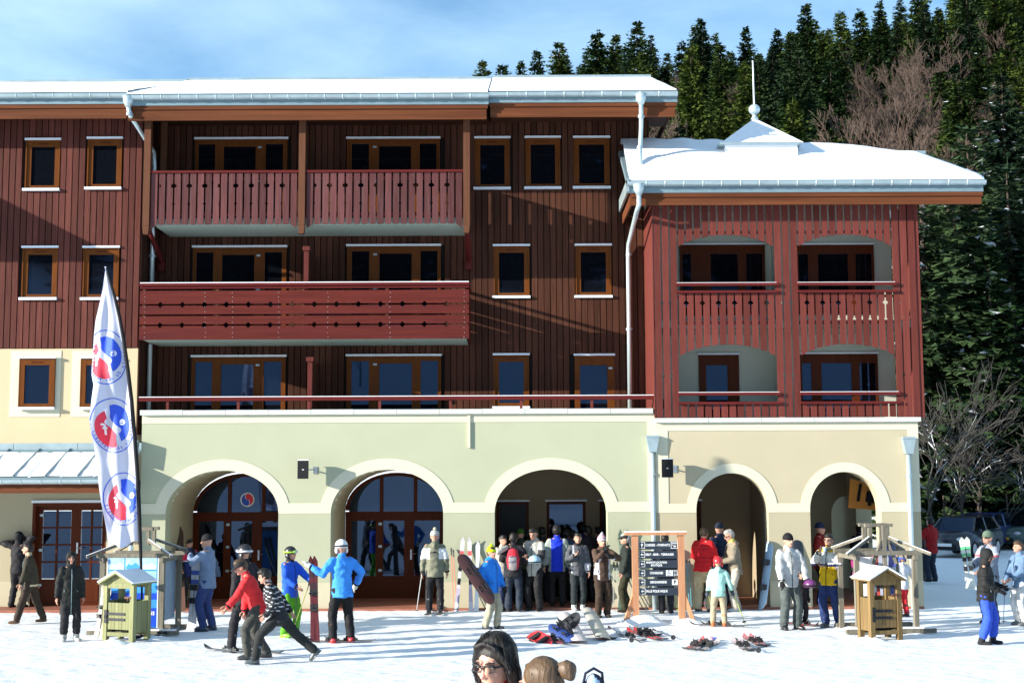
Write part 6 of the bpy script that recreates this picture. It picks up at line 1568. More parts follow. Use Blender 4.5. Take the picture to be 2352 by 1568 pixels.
def snowboard(p, zdir, front, label, L=1.5, W=.27, c=(.1, .02, .02), c2=None, base=(.05, .05, .06), bind=True, parent=None, spots=None):
    e = empty('snowboard', (0, 0, 0), 0, label, 'snowboard'); place(e, p, zdir, front)
    b = MB(); pts = []; n = 14
    out = []
    for i in range(n + 1): a = PI * i / n; out.append((W/2 * math.cos(a) , L - .20 + .20 * math.sin(a)))
    out += [(-W/2 * .84, L * .5)]
    for i in range(n + 1): a = PI + PI * i / n; out.append((W/2 * math.cos(a), .20 + .20 * math.sin(a)))
    out += [(W/2 * .84, L * .5)]
    def yy(z): d = max(0, z - (L - .25)) + max(0, .25 - z); return -.9 * d * d
    m_ = len(out)
    for (x, z) in out: b.v.append((x, yy(z) - .006, z))
    for (x, z) in out: b.v.append((x, yy(z) + .006, z))
    # strip faces across rows
    bm = bmesh.new(); fr_v = [bm.verts.new(v) for v in b.v[:m_]]; bk_v = [bm.verts.new(v) for v in b.v[m_:]]
    f1 = bm.faces.new(fr_v); f2 = bm.faces.new(bk_v[::-1])
    for i in range(m_): f = bm.faces.new((fr_v[i], bk_v[i], bk_v[(i+1) % m_], fr_v[(i+1) % m_])); f.material_index = 1
    f2.material_index = 1
    bmesh.ops.triangulate(bm, faces=[f1, f2]); me = bpy.data.meshes.new('deck'); bm.normal_update(); bm.to_mesh(me); bm.free()
    me.materials.append(ski_mat(c)); me.materials.append(ski_mat(base)); o = bpy.data.objects.new('deck', me); link(o, e)
    if c2:
        q = MB(); 
        for k in range(4): q.box(-W/2 * .8, W/2 * .7, -.012, -.0065, L * (.2 + .17 * k), L * (.26 + .17 * k))
        q.build('printed_stripe', ski_mat(c2), e)
    if spots:
        for (x, z, r) in spots: q = MB(); q.prism([(x + r * math.cos(2*PI*i/14), z + r * math.sin(2*PI*i/14)) for i in range(14)], -.012, -.0065); q.build('printed_spot', ski_mat((.6, .66, .75)), e)
    if bind:
        for z in (L * .32, L * .68):
            q = MB(); q.box(-.11, .11, -.03, -.0065, z - .055, z + .055); q.box(.10, .125, -.20, -.03, z - .055, z + .055); q.tube([(-.02, -.03, z - .06), (-.04, -.13, z - .05), (-.04, -.13, z + .05), (-.02, -.03, z + .06)], .016, 6); q.tube([(.08, -.03, z - .06), (.06, -.17, z - .04), (.06, -.17, z + .04), (.08, -.03, z + .06)], .014, 6); q.build('binding', m_bind, e)
    return e
# leaning against the pillar between the second and third arch
def wallp(px, py, Y=YA - .03): return at(px, py, Y)
def lean(px_t, py_t, px_b, py_b, off=.42): 
    b0 = at(px_b, py_b, YA - .34); b0.z = 0; t0 = at(px_t, py_t, YA - .07); return b0, (t0 - b0)
b0, d0 = lean(1064, 1233, 1048, 1397); skis(b0, d0, (0, -1, .1), 'white and red ski standing against the pillar, left of its twin', L=d0.length, c=(.62, .60, .62), c2=(.62, .10, .10), pair=False, c3=(.45, .40, .52))
b0, d0 = lean(1078, 1233, 1082, 1397); skis(b0, d0, (0, -1, .1), 'white and red ski standing against the pillar beside the white snowblade', L=d0.length, c=(.62, .60, .62), c2=(.62, .10, .10), pair=False, c3=(.45, .40, .52))
b0, d0 = lean(1098, 1243, 1094, 1397); skis(b0, d0, (0, -1, .1), 'plain white skis against the pillar behind the boy in the lime hat', L=d0.length, c=(.7, .72, .75), c2=(.62, .66, .7), pair=False)
for k, (pt, pb_) in enumerate((((1036, 1258), (1043, 1396)), ((1041, 1262), (1050, 1396)))):
    b0, d0 = lean(*pt, *pb_); pole_to(None, b0 + d0, b0, (.70, .18, .12), label=('red and white ski pole, left one of two leaning on the pillar', 'red and white ski pole, right one of two leaning on the pillar')[k])
# poles and skis behind the sign
for k, (a, c, col) in enumerate((((1424, 1216), (1436, 1402), (.10, .16, .12)), ((1440, 1216), (1424, 1402), (.10, .16, .12)))):
    b0, d0 = lean(*a, *c); skis(b0, d0, (0, -1, .1), ('dark green ski crossing another, its tip leaning left on the pillar', 'dark green ski crossing another, its tip leaning right on the pillar')[k], L=d0.length, c=col, c2=(.2, .25, .2), pair=False)
for k, (xt, xb_, col) in enumerate(((1410, 1409, (.35, .38, .38)), (1417, 1420, (.35, .38, .38)), (1424, 1428, (.3, .33, .33)), (1492, 1484, (.6, .6, .6)), (1545, 1556, (.45, .5, .05)))):
    b0, d0 = lean(xt, 1290 if k < 3 else 1330, xb_, 1408); pole_to(None, b0 + d0, b0, col, label=('grey ski pole, leftmost of three by the older man in the cap', 'grey ski pole, middle of three by the older man in the cap', 'grey ski pole, right one of three by the older man in the cap', 'pale ski pole seen below the direction boards', 'yellow green ski pole seen below the direction boards on the right')[k])
for k, (xt, xb_) in enumerate(((1576, 1584), (1583, 1588))):
    b0, d0 = lean(xt, 1276, xb_, 1392); pole_to(None, b0 + d0, b0, (.12, .40, .55), label=('light blue ski pole, left of two left of the red down jacket', 'light blue ski pole, right of two left of the red down jacket')[k])
b0, d0 = lean(1771, 1243, 1750, 1396); d0 = at(1770, 1243, YT + .1) - b0; snowboard(b0, d0, (-1, -.45, 0), 'blue and white snowboard standing edgewise in the fourth arch', L=d0.length, W=.28, c=(.35, .5, .65), base=(.5, .6, .7))
b0, d0 = lean(1829, 1240, 1836, 1400); snowboard(b0, d0, (0, -1, .1), 'black snowboard leaning against the pillar behind the man in light grey', L=d0.length, W=.30, c=(.012, .016, .024), base=(.02, .02, .03), bind=False)
b0, d0 = lean(415, 1215, 417, 1390); d0 = at(412, 1215, YD - 1.2) - b0; skis(b0, d0, (0, -1, .1), 'dark brown skis standing inside the first arch', L=d0.length, c=(.10, .05, .035), c2=(.08, .04, .03), gap=.05)
# pile of boards on the snow
def gpt(px, py, z): 
    d = FWD + RIGHT * ((px - CXP) / FPX) + UP * ((CYP - py) / FPX); return CAM + d * ((z - CAM.z) / d.z)
q0, q1 = gpt(1268, 1460, .06), gpt(1334, 1412, .44); snowboard(q0, q1 - q0, (-.5, -1, .6), 'black snowboard with red edge propped up at the back of the pile', L=(q1 - q0).length, W=.28, c=(.015, .015, .018), base=(.45, .05, .05))
q0, q1 = gpt(1335, 1478, .02), gpt(1298, 1414, .34); snowboard(q0, q1 - q0, (.2, -1, .9), 'white and red snowboard lying face up in the middle of the pile', L=(q1 - q0).length + .1, W=.30, c=(.66, .60, .60), c2=(.70, .06, .08), bind=False)
q0, q1 = gpt(1388, 1470, .02), gpt(1352, 1402, .30); snowboard(q0, q1 - q0, (.3, -1, .9), 'pale snowboard with salmon stripes, rightmost of the pile', L=(q1 - q0).length + .05, W=.30, c=(.60, .58, .50), c2=(.62, .15, .13), bind=False)
q0, q1 = gpt(1322, 1474, .03), gpt(1266, 1440, .22); snowboard(q0, q1 - q0, (-.3, -.7, .9), 'dark blue snowboard lying over bindings at the front of the pile', L=(q1 - q0).length + .02, W=.22, c=(.02, .05, .2), base=(.02, .02, .03))
q0, q1 = gpt(1262, 1474, .03), gpt(1222, 1455, .12); snowboard(q0, q1 - q0, (-.2, .9, -.4), 'black upside down snowboard with red tip, leftmost of the pile', L=.72, W=.26, c=(.02, .02, .024), base=(.5, .03, .04))
def ground_ski(pa_, pb_, c, c2, label, gap=.07, L=None, pair=True):
    a, c_ = gp(*pa_), gp(*pb_); a.z = c_.z = .02; e = skis(a, c_ - a, (0, -.05, 1), label, L=L or (c_ - a).length, c=c, c2=c2, pair=pair, gap=gap); return e
ground_ski((1522, 1472), (1398, 1436), (.62, .05, .06), (.05, .05, .06), 'red skis lying on the snow in front of the timber sign', L=1.55)
ground_ski((1508, 1462), (1432, 1440), (.30, .34, .36), (.05, .05, .06), 'grey skis lying behind the red pair in front of the timber sign', L=1.2)
ground_ski((1582, 1494), (1668, 1452), (.55, .12, .12), (.10, .10, .2), 'red skis with dark bindings, leftmost pair on the snow right of the sign', L=1.35)
ground_ski((1600, 1496), (1682, 1456), (.5, .45, .45), (.5, .1, .1), 'pale pink skis crossing under the leftmost pair on the snow', L=1.3)
ground_ski((1722, 1496), (1664, 1456), (.6, .5, .5), (.12, .12, .14), 'white and red skis, middle pair on the snow right of the sign', L=1.25, gap=.06)
ground_ski((1756, 1486), (1690, 1452), (.55, .2, .2), (.12, .12, .14), 'thin white and red skis, rightmost pair on the snow', L=1.3, gap=.06)
a = gp(1398, 1442); c_ = gp(1452, 1476); pole_to(None, a + Vector((0, 0, .03)), c_ + Vector((0, 0, .05)), (.08, .08, .1), label='black ski pole lying across the red skis on the snow')
for k, (a_, c_, col, lab) in enumerate((((1480, 1474), (1402, 1452), (.5, .5, .52), 'white ski lying under the red pair in front of the sign'), ((1412, 1470), (1330, 1440), (.05, .05, .06), 'black ski between the snowboards and the red skis on the snow'), ((1300, 1482), (1236, 1462), (.55, .06, .07), 'narrow red ski at the left front of the snowboard pile'), ((1640, 1470), (1588, 1492), (.10, .12, .4), 'blue and yellow ski half under the leftmost red pair'))):
    ground_ski(a_, c_, col, (.5, .45, .05) if k == 3 else (.3, .3, .32), lab, L=1.3, pair=False)
for k, (a_, c_, lab) in enumerate((((1500, 1448), (1548, 1470), 'black ski pole with grip towards the sign, lying right of the red skis'), ((1690, 1470), (1744, 1500), 'black ski pole lying between the two right hand pairs of skis'))):
    pole_to(None, gp(*a_) + Vector((0, 0, .03)), gp(*c_) + Vector((0, 0, .05)), (.08, .08, .1), label=lab)
# skis in the right kiosk rack
for i, (dx_, c, c2) in enumerate(((-.28, (.5, .05, .25), (.05, .05, .06)), (-.14, (.05, .05, .06), (.6, .6, .65)), (0.02, (.55, .08, .06), (.7, .7, .7)), (.16, (.4, .42, .5), (.1, .1, .3)), (.30, (.08, .1, .35), (.5, .5, .5)))):
    b0 = K2.location + Vector((dx_, .1 - .05 * (i % 2), .02)); skis(b0, (.02 * (i - 2), .12, 1), (0, -1, .1), ('magenta skis, leftmost in the right kiosk rack', 'black skis, second in the right kiosk rack', 'red skis, third in the right kiosk rack', 'grey skis, fourth in the right kiosk rack', 'navy skis, rightmost in the right kiosk rack')[i], L=1.45, c=c, c2=c2, gap=.05)
b0 = K2.location + Vector((.34, .42, .0)); snowboard(b0, (0.02, .05, 1), (0, -1, .1), 'navy snowboard standing at the back of the right kiosk', L=1.72, W=.30, c=(.02, .04, .16), bind=False)
# skis and poles at the left kiosk
b0 = gp(368, 1448); 
skis(b0, at(352, 1330, b0.y + .2) - b0, (-.3, -1, .1), 'blue grey skis leaning on the right post of the left kiosk', L=1.35, c=(.25, .32, .42), c2=(.2, .22, .26), pair=True)
b1_ = gp(384, 1444); pole_to(None, at(352, 1310, b1_.y + .3), b1_, (.6, .62, .65), label='silver ski pole leaning on the left kiosk')
b2_ = gp(392, 1462); skis(gp(352, 1466) + Vector((0, 0, .04)), gp(412, 1450) - gp(352, 1466), (0, 0, 1), 'grey skis lying on the snow at the foot of the left kiosk', L=1.0, c=(.25, .25, .24), c2=(.1, .1, .1))
b0 = gp(228, 1462); skis(b0, Vector((.10, .12, 1)), (-.3, -1, .1), 'short pale skis leaning against the greenish bin cabinet', L=.95, c=(.55, .5, .42), c2=(.2, .28, .32))
# ------------------------------------------------------------ people
CL = {}
def cloth_m(c, rough=.75, var=.10):
    k = (tuple(c), rough)
    if k not in CL: CL[k] = M('cloth_%d' % len(CL), c, rough, .22, 5, .55, 11, spec=.2)
    return CL[k]
def skin_m(c=(.50, .27, .19)):
    k = ('skin', tuple(c))
    if k not in CL: CL[k] = M('skin_%d' % len(CL), c, .55, .06, 12, spec=.3)
    return CL[k]
m_eye = M('eye_dark', (.02, .015, .012), .3); m_lip = M('lip', (.42, .13, .11), .5); m_hairb = M('hair_black', (.012, .010, .009), .45, .3, 30, .5, 60, stretch=(1, 1, .3), spec=.35); m_hairn = M('hair_brown', (.065, .038, .020), .5, .35, 30, .5, 60, stretch=(1, 1, .3), spec=.35)
m_hairg = M('hair_grey', (.35, .33, .30), .6, .3, 30, .5, 60); m_boots = M('ski_boot_black', (.015, .016, .02), .35, .1, spec=.5); m_bootg = M('ski_boot_grey', (.10, .11, .12), .35, .2, spec=.5)

def remesh_build(name, mb_, mats, parent, vox, selector=None, smooth_it=4, wrinkle=0.0, seed=0, extra=None):
    me = mb_.mesh(name, mats[0])
    o = bpy.data.objects.new(name, me)
    md = o.modifiers.new('r', 'REMESH'); md.mode = 'VOXEL'; md.voxel_size = vox
    sm = o.modifiers.new('s', 'SMOOTH'); sm.factor = .5; sm.iterations = smooth_it
    m2 = eval_mesh(o); bpy.data.meshes.remove(me)
    if wrinkle:
        nv = len(m2.vertices); co = [0.0] * (nv * 3); no = [0.0] * (nv * 3)
        m2.vertices.foreach_get('co', co); m2.vertex_normals.foreach_get('vector', no); nf = noise.noise
        for i in range(0, nv * 3, 3):
            x, y, z = co[i], co[i+1], co[i+2]
            w = wrinkle * (nf((x * 9 + seed, y * 9, z * 14)) + .5 * nf((x * 20, y * 20 + seed, z * 26)))
            co[i] = x + no[i] * w; co[i+1] = y + no[i+1] * w; co[i+2] = z + no[i+2] * w
        m2.vertices.foreach_set('co', co); m2.update()
    m2.materials.clear()
    for m in mats: m2.materials.append(m)
    if selector:
        for p in m2.polygons:
            p.material_index = selector(p.center)
    if extra is not None:      # extra un-remeshed geometry (fingers) joined in
        bm = bmesh.new(); bm.from_mesh(m2); em = extra.mesh('x', mats[0]); bm.from_mesh(em); bm.to_mesh(m2); bm.free()
    m2.polygons.foreach_set('use_smooth', [True] * len(m2.polygons)); m2.name = name
    ob = bpy.data.objects.new(name, m2); return link(ob, parent)

def ik(a, c, l1, l2, pole):
    a, c, pole = Vector(a), Vector(c), Vector(pole); d = c - a; L = d.length; mx_ = (l1 + l2) * .998
    if L > mx_: c = a + d.normalized() * mx_; d = c - a; L = mx_
    L = max(L, abs(l1 - l2) + 1e-3)
    k = (l1 * l1 - l2 * l2 + L * L) / (2 * L); hgt = math.sqrt(max(0, l1 * l1 - k * k)); dn = d.normalized()
    pn = pole - dn * pole.dot(dn); pn = pn.normalized() if pn.length > 1e-6 else Vector((0, -1, 0))
    return a + dn * k + pn * hgt, c

def person(px, py, h, face, label, jacket=(.05, .05, .055), trousers=(.02, .02, .025), pose=None, lean=0.0, crouch=0.0, hat=None, hair=None, helmet=None, gloves=None, boots='shoe', bootc=None,
           jl=.44, sel=None, jmats=None, skin=(.50, .27, .19), hood=None, scarf=None, turn=0.0, nod=0.0, goggles=None, coat=False, loose=1.0, vox=None, wr=.010, detail=True, bag=None, side=0.0, xy=None, headk=1.0, z0=None, trmats=None, trsel=None, head_only=False, fat=1.0, group=None, glasses=False, beard=None):
    """face: 0 looks at the camera, 90 looks to the right, -90 left, 180 away. Local axes: x = own left, y = backwards, z up; lengths in body heights"""
    P = Vector(xy) if xy is not None else gp(px, py)
    zz = z0 if z0 is not None else (terrain(P.x, P.y) if P.y < -13 else (0.05 if P.y > YA - .1 else 0.0))
    root = empty('person', (P.x, P.y, zz), math.radians(face), label, 'person', group)
    pz = dict(LH=(.135, -.04, .46), RH=(-.135, -.04, .46), LF=(.065, 0, .045), RF=(-.065, 0, .045), LE=(.6, 1, -.3), RE=(-.6, 1, -.3), LK=(.15, -1, 0), RK=(-.15, -1, 0), LT=0, RT=0)
    if pose: pz.update(pose)
    def V(t): return Vector((t[0], t[1], t[2]))
    hipz = .515 - crouch
    hip = Vector((side * .03, 0, hipz)); ln = math.radians(lean)
    up = Vector((math.sin(math.radians(side)) , -math.sin(ln), math.cos(ln))).normalized()
    fwd = Vector((0, -math.cos(ln), -math.sin(ln))); lft = Vector((1, 0, 0))
    chest = hip + up * .21; neck = hip + up * .325; sh = hip + up * .295
    hd = (up * .6 + Vector((0, -.15 * math.sin(math.radians(nod)), .5))).normalized()
    headc = neck + hd * .085 + fwd * (.012 + .03 * math.sin(math.radians(nod)))
    sL, sR = sh + lft * .098 * fat, sh - lft * .098 * fat
    hL, hR = hip + lft * .048, hip - lft * .048
    aL, aR = V(pz['LF']), V(pz['RF'])
    kL, aL = ik(hL, aL, .245, .240, pz['LK']); kR, aR = ik(hR, aR, .245, .240, pz['RK'])
    LHt, RHt = V(pz['LH']), V(pz['RH'])
    eL_, wL = ik(sL, LHt, .168, .150, pz['LE']); eR_, wR = ik(sR, RHt, .168, .150, pz['RE'])
    hs = h
    def m_(v): return Vector(v) * hs
    def R_(*r): return [((q[0] * hs, q[1] * hs) if isinstance(q, tuple) else q * hs) for q in r]
    ht = headk
    # orientation of the head
    hrot = Euler((math.radians(nod) + ln * .4, 0, math.radians(turn))).to_matrix()
    def HP(x, y, z): return m_(headc) + hrot @ (Vector((x, y, z)) * hs * ht)
    sk = skin_m(skin); vox = vox or .021
    # ---- body: one continuous figure
    b = MB()
    b.ell(HP(0, .006, .012), (.046 * hs * ht, .056 * hs * ht, .060 * hs * ht), 14, 10, rot=hrot)
    b.ell(HP(0, -.014, -.026), (.036 * hs * ht, .042 * hs * ht, .044 * hs * ht), 12, 8, rot=hrot)
    b.rtube([HP(0, -.050, .010), HP(0, -.064, -.012)], R_(.008, .012), 6); b.ell(HP(0, -.048, -.050), .014 * hs, 8, 6)
    for s_ in (-1, 1): b.ell(HP(s_ * .048, .006, -.006), (.008 * hs, .014 * hs, .018 * hs), 8, 6)
    b.rtube([m_(chest), m_(neck), HP(0, .012, -.03)], R_((.05, .045), .032, .034), 10)
    b.rtube([m_(hip), m_(hip + up * .10), m_(chest), m_(sh)], R_((.080, .060), (.070, .055), (.088, .062), (.085, .045)), 12)
    for s_, e_, w_ in ((sL, eL_, wL), (sR, eR_, wR)): b.rtube([m_(s_), m_(e_), m_(w_)], R_(.030, .024, .017), 8)
    for s_, k_, a_ in ((hL, kL, aL), (hR, kR, aR)): b.rtube([m_(s_), m_(k_), m_(a_)], R_(.050, .034, .022), 8)
    fing = MB()
    for w_, e_, sg in ((wL, eL_, 1), (wR, eR_, -1)):
        d = (w_ - e_).normalized(); pr = Vector((0, -1, 0)); pr = (pr - d * pr.dot(d)); pr = pr.normalized() if pr.length > .1 else Vector((1, 0, 0)); sd_ = d.cross(pr)
        pc = w_ + d * .028
        bb = MB(); b.rtube([m_(w_), m_(w_ + d * .045)], R_((.016, .011), (.021, .011)), 8)
        for i in range(4):
            o_ = pr * ((i - 1.5) * .0105); st = w_ + d * .045 + o_; L_ = (.034, .040, .037, .028)[i]
            k1 = st + d * L_ * .5 + sd_ * sg * .004; k2 = k1 + (d * .75 - sd_ * sg * -.65).normalized() * L_ * .55
            fing.rtube([m_(st - d * .01), m_(k1), m_(k2)], R_(.0052, .005, .0042), 6)
        th = w_ + d * .012 + pr * .018; fing.rtube([m_(th), m_(th + (pr * .8 + d * .7) * .022), m_(th + (pr * .5 + d * .9) * .042)], R_(.0066, .0058, .005), 6)
    body = remesh_build('body', b, [sk], root, vox * .8 if detail else vox * 1.3, extra=None if gloves else fing, smooth_it=2)
    if gloves:
        g = MB(); g.v, g.f, g.m = [], [], []
        for (w_, e_) in ((wL, eL_), (wR, eR_)):
            d = (w_ - e_).normalized()
            pr = Vector((0, -1, 0)); pr = (pr - d * pr.dot(d)); pr = pr.normalized() if pr.length > .1 else Vector((1, 0, 0))
            q = MB(); q.rtube([m_(w_ - d * .02), m_(w_), m_(w_ + d * .05)], R_(.026, .024, (.030, .020)), 10)
            for i in range(4): st = w_ + d * .05 + pr * ((i - 1.5) * .013); q.rtube([m_(st), m_(st + d * .022), m_(st + d * .036 + d.cross(pr) * .01)], R_(.0085, .0082, .0068), 6)
            th = w_ + d * .014 + pr * .02; q.rtube([m_(th), m_(th + (pr * .8 + d * .7) * .03)], R_(.010, .009), 6)
            q.build('glove', cloth_m(gloves), root, True)
    # ---- face details
    if detail:
        e = MB()
        for s_ in (-1, 1): e.ell(HP(s_ * .020, -.050, .004), (.0065 * hs, .004 * hs, .0045 * hs), 8, 6, rot=hrot); e.box(-.010 * hs, .010 * hs, -.002 * hs, .002 * hs, -.0015 * hs, .0015 * hs, M=Matrix.Translation(HP(s_ * .020, -.052, .016)) @ hrot.to_4x4())
        e.build('eyes', m_eye, root, True)
        e = MB(); e.ell(HP(0, -.0545, -.030), (.013 * hs, .004 * hs, .0038 * hs), 8, 6, rot=hrot); e.build('mouth', m_lip, root, True)
    if glasses:
        e = MB()
        for s_ in (-1, 1): e.ell(HP(s_ * .021, -.056, .004), (.016 * hs, .004 * hs, .010 * hs), 10, 6, rot=hrot); e.tube([HP(s_ * .038, -.05, .006), HP(s_ * .048, .0, .004)], .003 * hs, 5)
        e.build('sunglasses', m_black, root, True)
    # ---- jacket
    jm = [cloth_m(c) for c in (jmats or [jacket])]
    j = MB(); g_ = .018 * loose; bot = hip + up * (jl - .515)
    hemr = (.098 * fat + g_ * .6, .080 * fat + g_ * .4) if not coat else (.112, .092)
    pts = [m_(bot), m_(hip + up * .02), m_(hip + up * .12), m_(chest), m_(sh - up * .005), m_(sh + up * .03)]
    if jl < .40: pts.insert(1, m_(bot.lerp(hip, .5)))
    rr = [hemr, (.094 * fat + g_ * .5, .074 * fat + g_ * .5), (.086 * fat + g_ * .6, .068 * fat + g_ * .6), (.098 * fat + g_ * .6, .072 * fat + g_ * .5), (.088 * fat + g_ * .5, .052 * fat + g_ * .4), (.045, .042)]
    if jl < .40: rr.insert(1, (hemr[0] * .98, hemr[1] * .96))
    j.tube(pts, R_(*rr), 18)
    j.rtube([m_(sh + up * .01), m_(neck + up * .018)], R_((.052, .048), (.043, .041)), 12)
    for s_, e_, w_ in ((sL, eL_, wL), (sR, eR_, wR)):
        mid1 = s_.lerp(e_, .5); mid2 = e_.lerp(w_, .5)
        j.rtube([m_(s_ - up * .012 - (s_ - sh) * .10), m_(mid1), m_(e_), m_(mid2), m_(w_ - (w_ - e_).normalized() * .006)], R_(.040 + g_ * .3, .039 + g_ * .35, .037 + g_ * .3, .033 + g_ * .3, .027 + g_ * .2), 10)
    if hood == 'down': j.rtube([m_(neck + Vector((.035, .035, -.005))), m_(neck + Vector((0, .062, -.02))), m_(neck + Vector((-.035, .035, -.005)))], R_(.026, .034, .026), 8)
    remesh_build('jacket', j, jm, root, vox, (lambda c: sel(c / hs)) if sel else None, 4, wr * hs / 1.7 * 1.6, px)
    if detail:
        q = MB(); fp = lambda k, r: m_(bot.lerp(sh, k) + fwd * r)
        rf = .080 * fat + g_ * .5 + .004
        q.tube([m_(bot + fwd * (hemr[1] + .002)), m_(hip + up * .02 + fwd * (.074 * fat + g_ * .5 + .003)), m_(hip + up * .12 + fwd * (.068 * fat + g_ * .6 + .003)), m_(chest + fwd * (.072 * fat + g_ * .6 + .003)), m_(sh + fwd * (.050 + g_ * .5))], [(.0035 * hs, .002 * hs)] * 5, 6)
        q.build('zip', m_dblack if sum((jmats or [jacket])[0]) > .15 else m_zincd, root, True)
        for s_, w_, e_ in ((1, wL, eL_), (-1, wR, eR_)):
            q = MB(); d = (e_ - w_).normalized(); q.tube([m_(w_ - d * .002), m_(w_ + d * .014)], R_(.0275 + g_ * .2, .0285 + g_ * .2), 12); q.build('cuff', m_dblack, root, True)
        for s_ in (-1, 1):
            c_ = hip + up * .05 + lft * (s_ * (.062 * fat)) + fwd * (.052 * fat + g_ * .6); q = MB(); q.tube([m_(c_ - lft * .015 + up * .018), m_(c_ + lft * (.012 * s_) - up * .012)], [(.004 * hs, .003 * hs)] * 2, 6); q.build('pocket_flap', m_zincd if sum((jmats or [jacket])[0]) < .15 else m_dblack, root, True)
    # ---- trousers
    t = MB(); lo = loose
    t.rtube([m_(hip + up * .035), m_(hip - Vector((0, 0, .03)))], R_((.082 * fat, .068 * fat), (.090 * fat, .074 * fat)), 14)
    for s_, k_, a_ in ((hL, kL, aL), (hR, kR, aR)):
        m1 = s_.lerp(k_, .5); m2_ = k_.lerp(a_, .5); en = a_ + (k_ - a_).normalized() * (.01 if boots != 'tall' else .06)
        t.rtube([m_(s_), m_(m1), m_(k_), m_(m2_), m_(en)], R_(.060 * fat, .053 + .004 * lo, .043 + .005 * lo, .038 + .008 * lo, .034 + .010 * lo), 12)
    tm = [cloth_m(c) for c in (trmats or [trousers])]
    remesh_build('trousers', t, tm, root, vox, (lambda c: trsel(c / hs)) if trsel else None, 3, wr * 1.2, px + 5)
    # ---- footwear
    for a_, k_, tw in ((aL, kL, pz['LT']), (aR, kR, pz['RT'])):
        s_ = (k_ - a_).normalized(); base_f = Vector((0, -1, 0)); base_f = Matrix.Rotation(math.radians(tw), 3, 'Z') @ base_f
        f = (base_f - s_ * base_f.dot(s_)); f = f.normalized() if f.length > .2 else base_f
        if abs(a_.z - .045) < .02: f = base_f
        dn = -Vector((0, 0, 1)) if abs(a_.z - .045) < .02 else -s_
        q = MB(); hl = a_ + dn * .020 - f * .018; toe = a_ + dn * .026 + f * .085
        if boots in ('ski',):
            q.rtube([m_(a_ + s_ * .13 - f * .002), m_(a_ + s_ * .05), m_(a_ + dn * .012)], R_((.040, .042), (.036, .038), (.034, .040)), 12)
            q.rtube([m_(hl), m_(a_ + dn * .018 + f * .03), m_(toe)], R_((.030, .026), (.031, .028), (.027, .018)), 10); q.box(-.028 * hs, .028 * hs, -.09 * hs, .045 * hs, -.004 * hs, .008 * hs, M=Matrix.Translation(m_(a_ + dn * .045)) @ Matrix((Vector((0, 0, 0)) + f.cross(dn), -f, -dn)).transposed().to_4x4())
            bo = q.build('ski_boot', ski_mat(bootc or (.02, .021, .025)), root, True)
            q = MB()
            for k in (.10, .065, .02): q.tube([m_(a_ + s_ * k + f * .030 + f.cross(s_) * .022), m_(a_ + s_ * k + f * .043), m_(a_ + s_ * k + f * .030 - f.cross(s_) * .022)], .005 * hs, 5)
            q.build('buckles', m_steel, bo)
        elif boots == 'tall':
            q.rtube([m_(a_ + s_ * .14), m_(a_ + s_ * .05), m_(a_ + dn * .01)], R_(.040, .034, .036), 10); q.rtube([m_(hl), m_(toe)], R_((.029, .024), (.030, .020)), 10)
            q.build('snow_boot', cloth_m(bootc or (.5, .5, .48)), root, True)
        else:
            q.rtube([m_(a_ + s_ * .04), m_(a_ + dn * .005)], R_(.027, .029), 8); q.rtube([m_(hl), m_(a_ + dn * .022 + f * .03), m_(toe)], R_((.024, .022), (.026, .022), (.024, .016)), 10)
            q.build('shoe', cloth_m(bootc or (.03, .025, .022)), root, True)
    # ---- head wear
    if hair is not None:
        q = MB(); q.ell(HP(0, .012, .022), (.053 * hs * ht, .060 * hs * ht, .058 * hs * ht), 14, 10, rot=hrot); 
        hb = q.v; q2 = MB(); q2.ell(HP(0, .020, .010), (.054 * hs * ht, .056 * hs * ht, .064 * hs * ht), 16, 10, rot=hrot); q2.ell(HP(0, -.004, .046), (.047 * hs * ht, .052 * hs * ht, .034 * hs * ht), 12, 8, rot=hrot)
        remesh_build('hair', q2, [hair], root, .016 if detail else .025, wrinkle=.010, seed=px)
    if hat is not None:
        q = MB(); hc, kind = hat[0], hat[1]
        q.ell(HP(0, .008, .024), (.054 * hs * ht, .062 * hs * ht, (.062 if kind != 'cap' else .048) * hs * ht), 18, 10, rot=hrot, z0=-.12)
        q.tube([HP(0, .008, .012), HP(0, .007, .032)], R_((.056, .064), (.056, .064)), 18)
        sels = None; mats_ = [cloth_m(hc)]
        if kind == 'cap': q.add([HP(-.04, -.045, .022), HP(.04, -.045, .022), HP(.034, -.098, .010), HP(-.034, -.098, .010), HP(-.04, -.045, .014), HP(.04, -.045, .014), HP(.034, -.098, .003), HP(-.034, -.098, .003)], [(0,1,2,3),(7,6,5,4),(3,2,6,7),(0,3,7,4),(1,5,6,2)])
        ho = q.build('hat', mats_, root, True)
        if len(hat) > 2:     # stripes
            s_ = MB()
            for k in range(hat[3] if len(hat) > 3 else 3):
                z = .022 + k * .018; w = math.sqrt(max(.05, 1 - ((z - .024) / .062) ** 2)); s_.tube([HP(0, .008, z), HP(0, .008, z + .007)], R_((.0565 * w, .0645 * w), (.0545 * w, .0625 * w)), 18)
            s_.build('hat_stripe', cloth_m(hat[2]), ho, True)
        if kind == 'pom': s_ = MB(); s_.ell(HP(0, .01, .098), .022 * hs, 10, 8); remesh_build('pompom', s_, [cloth_m(hat[4] if len(hat) > 4 else hc)], ho, .012, wrinkle=.008)
        if kind == 'peak': s_ = MB(); s_.rtube([HP(0, .01, .07), HP(.008, .015, .108)], R_(.035, .010), 10); s_.build('hat_tip', cloth_m(hc), ho, True)
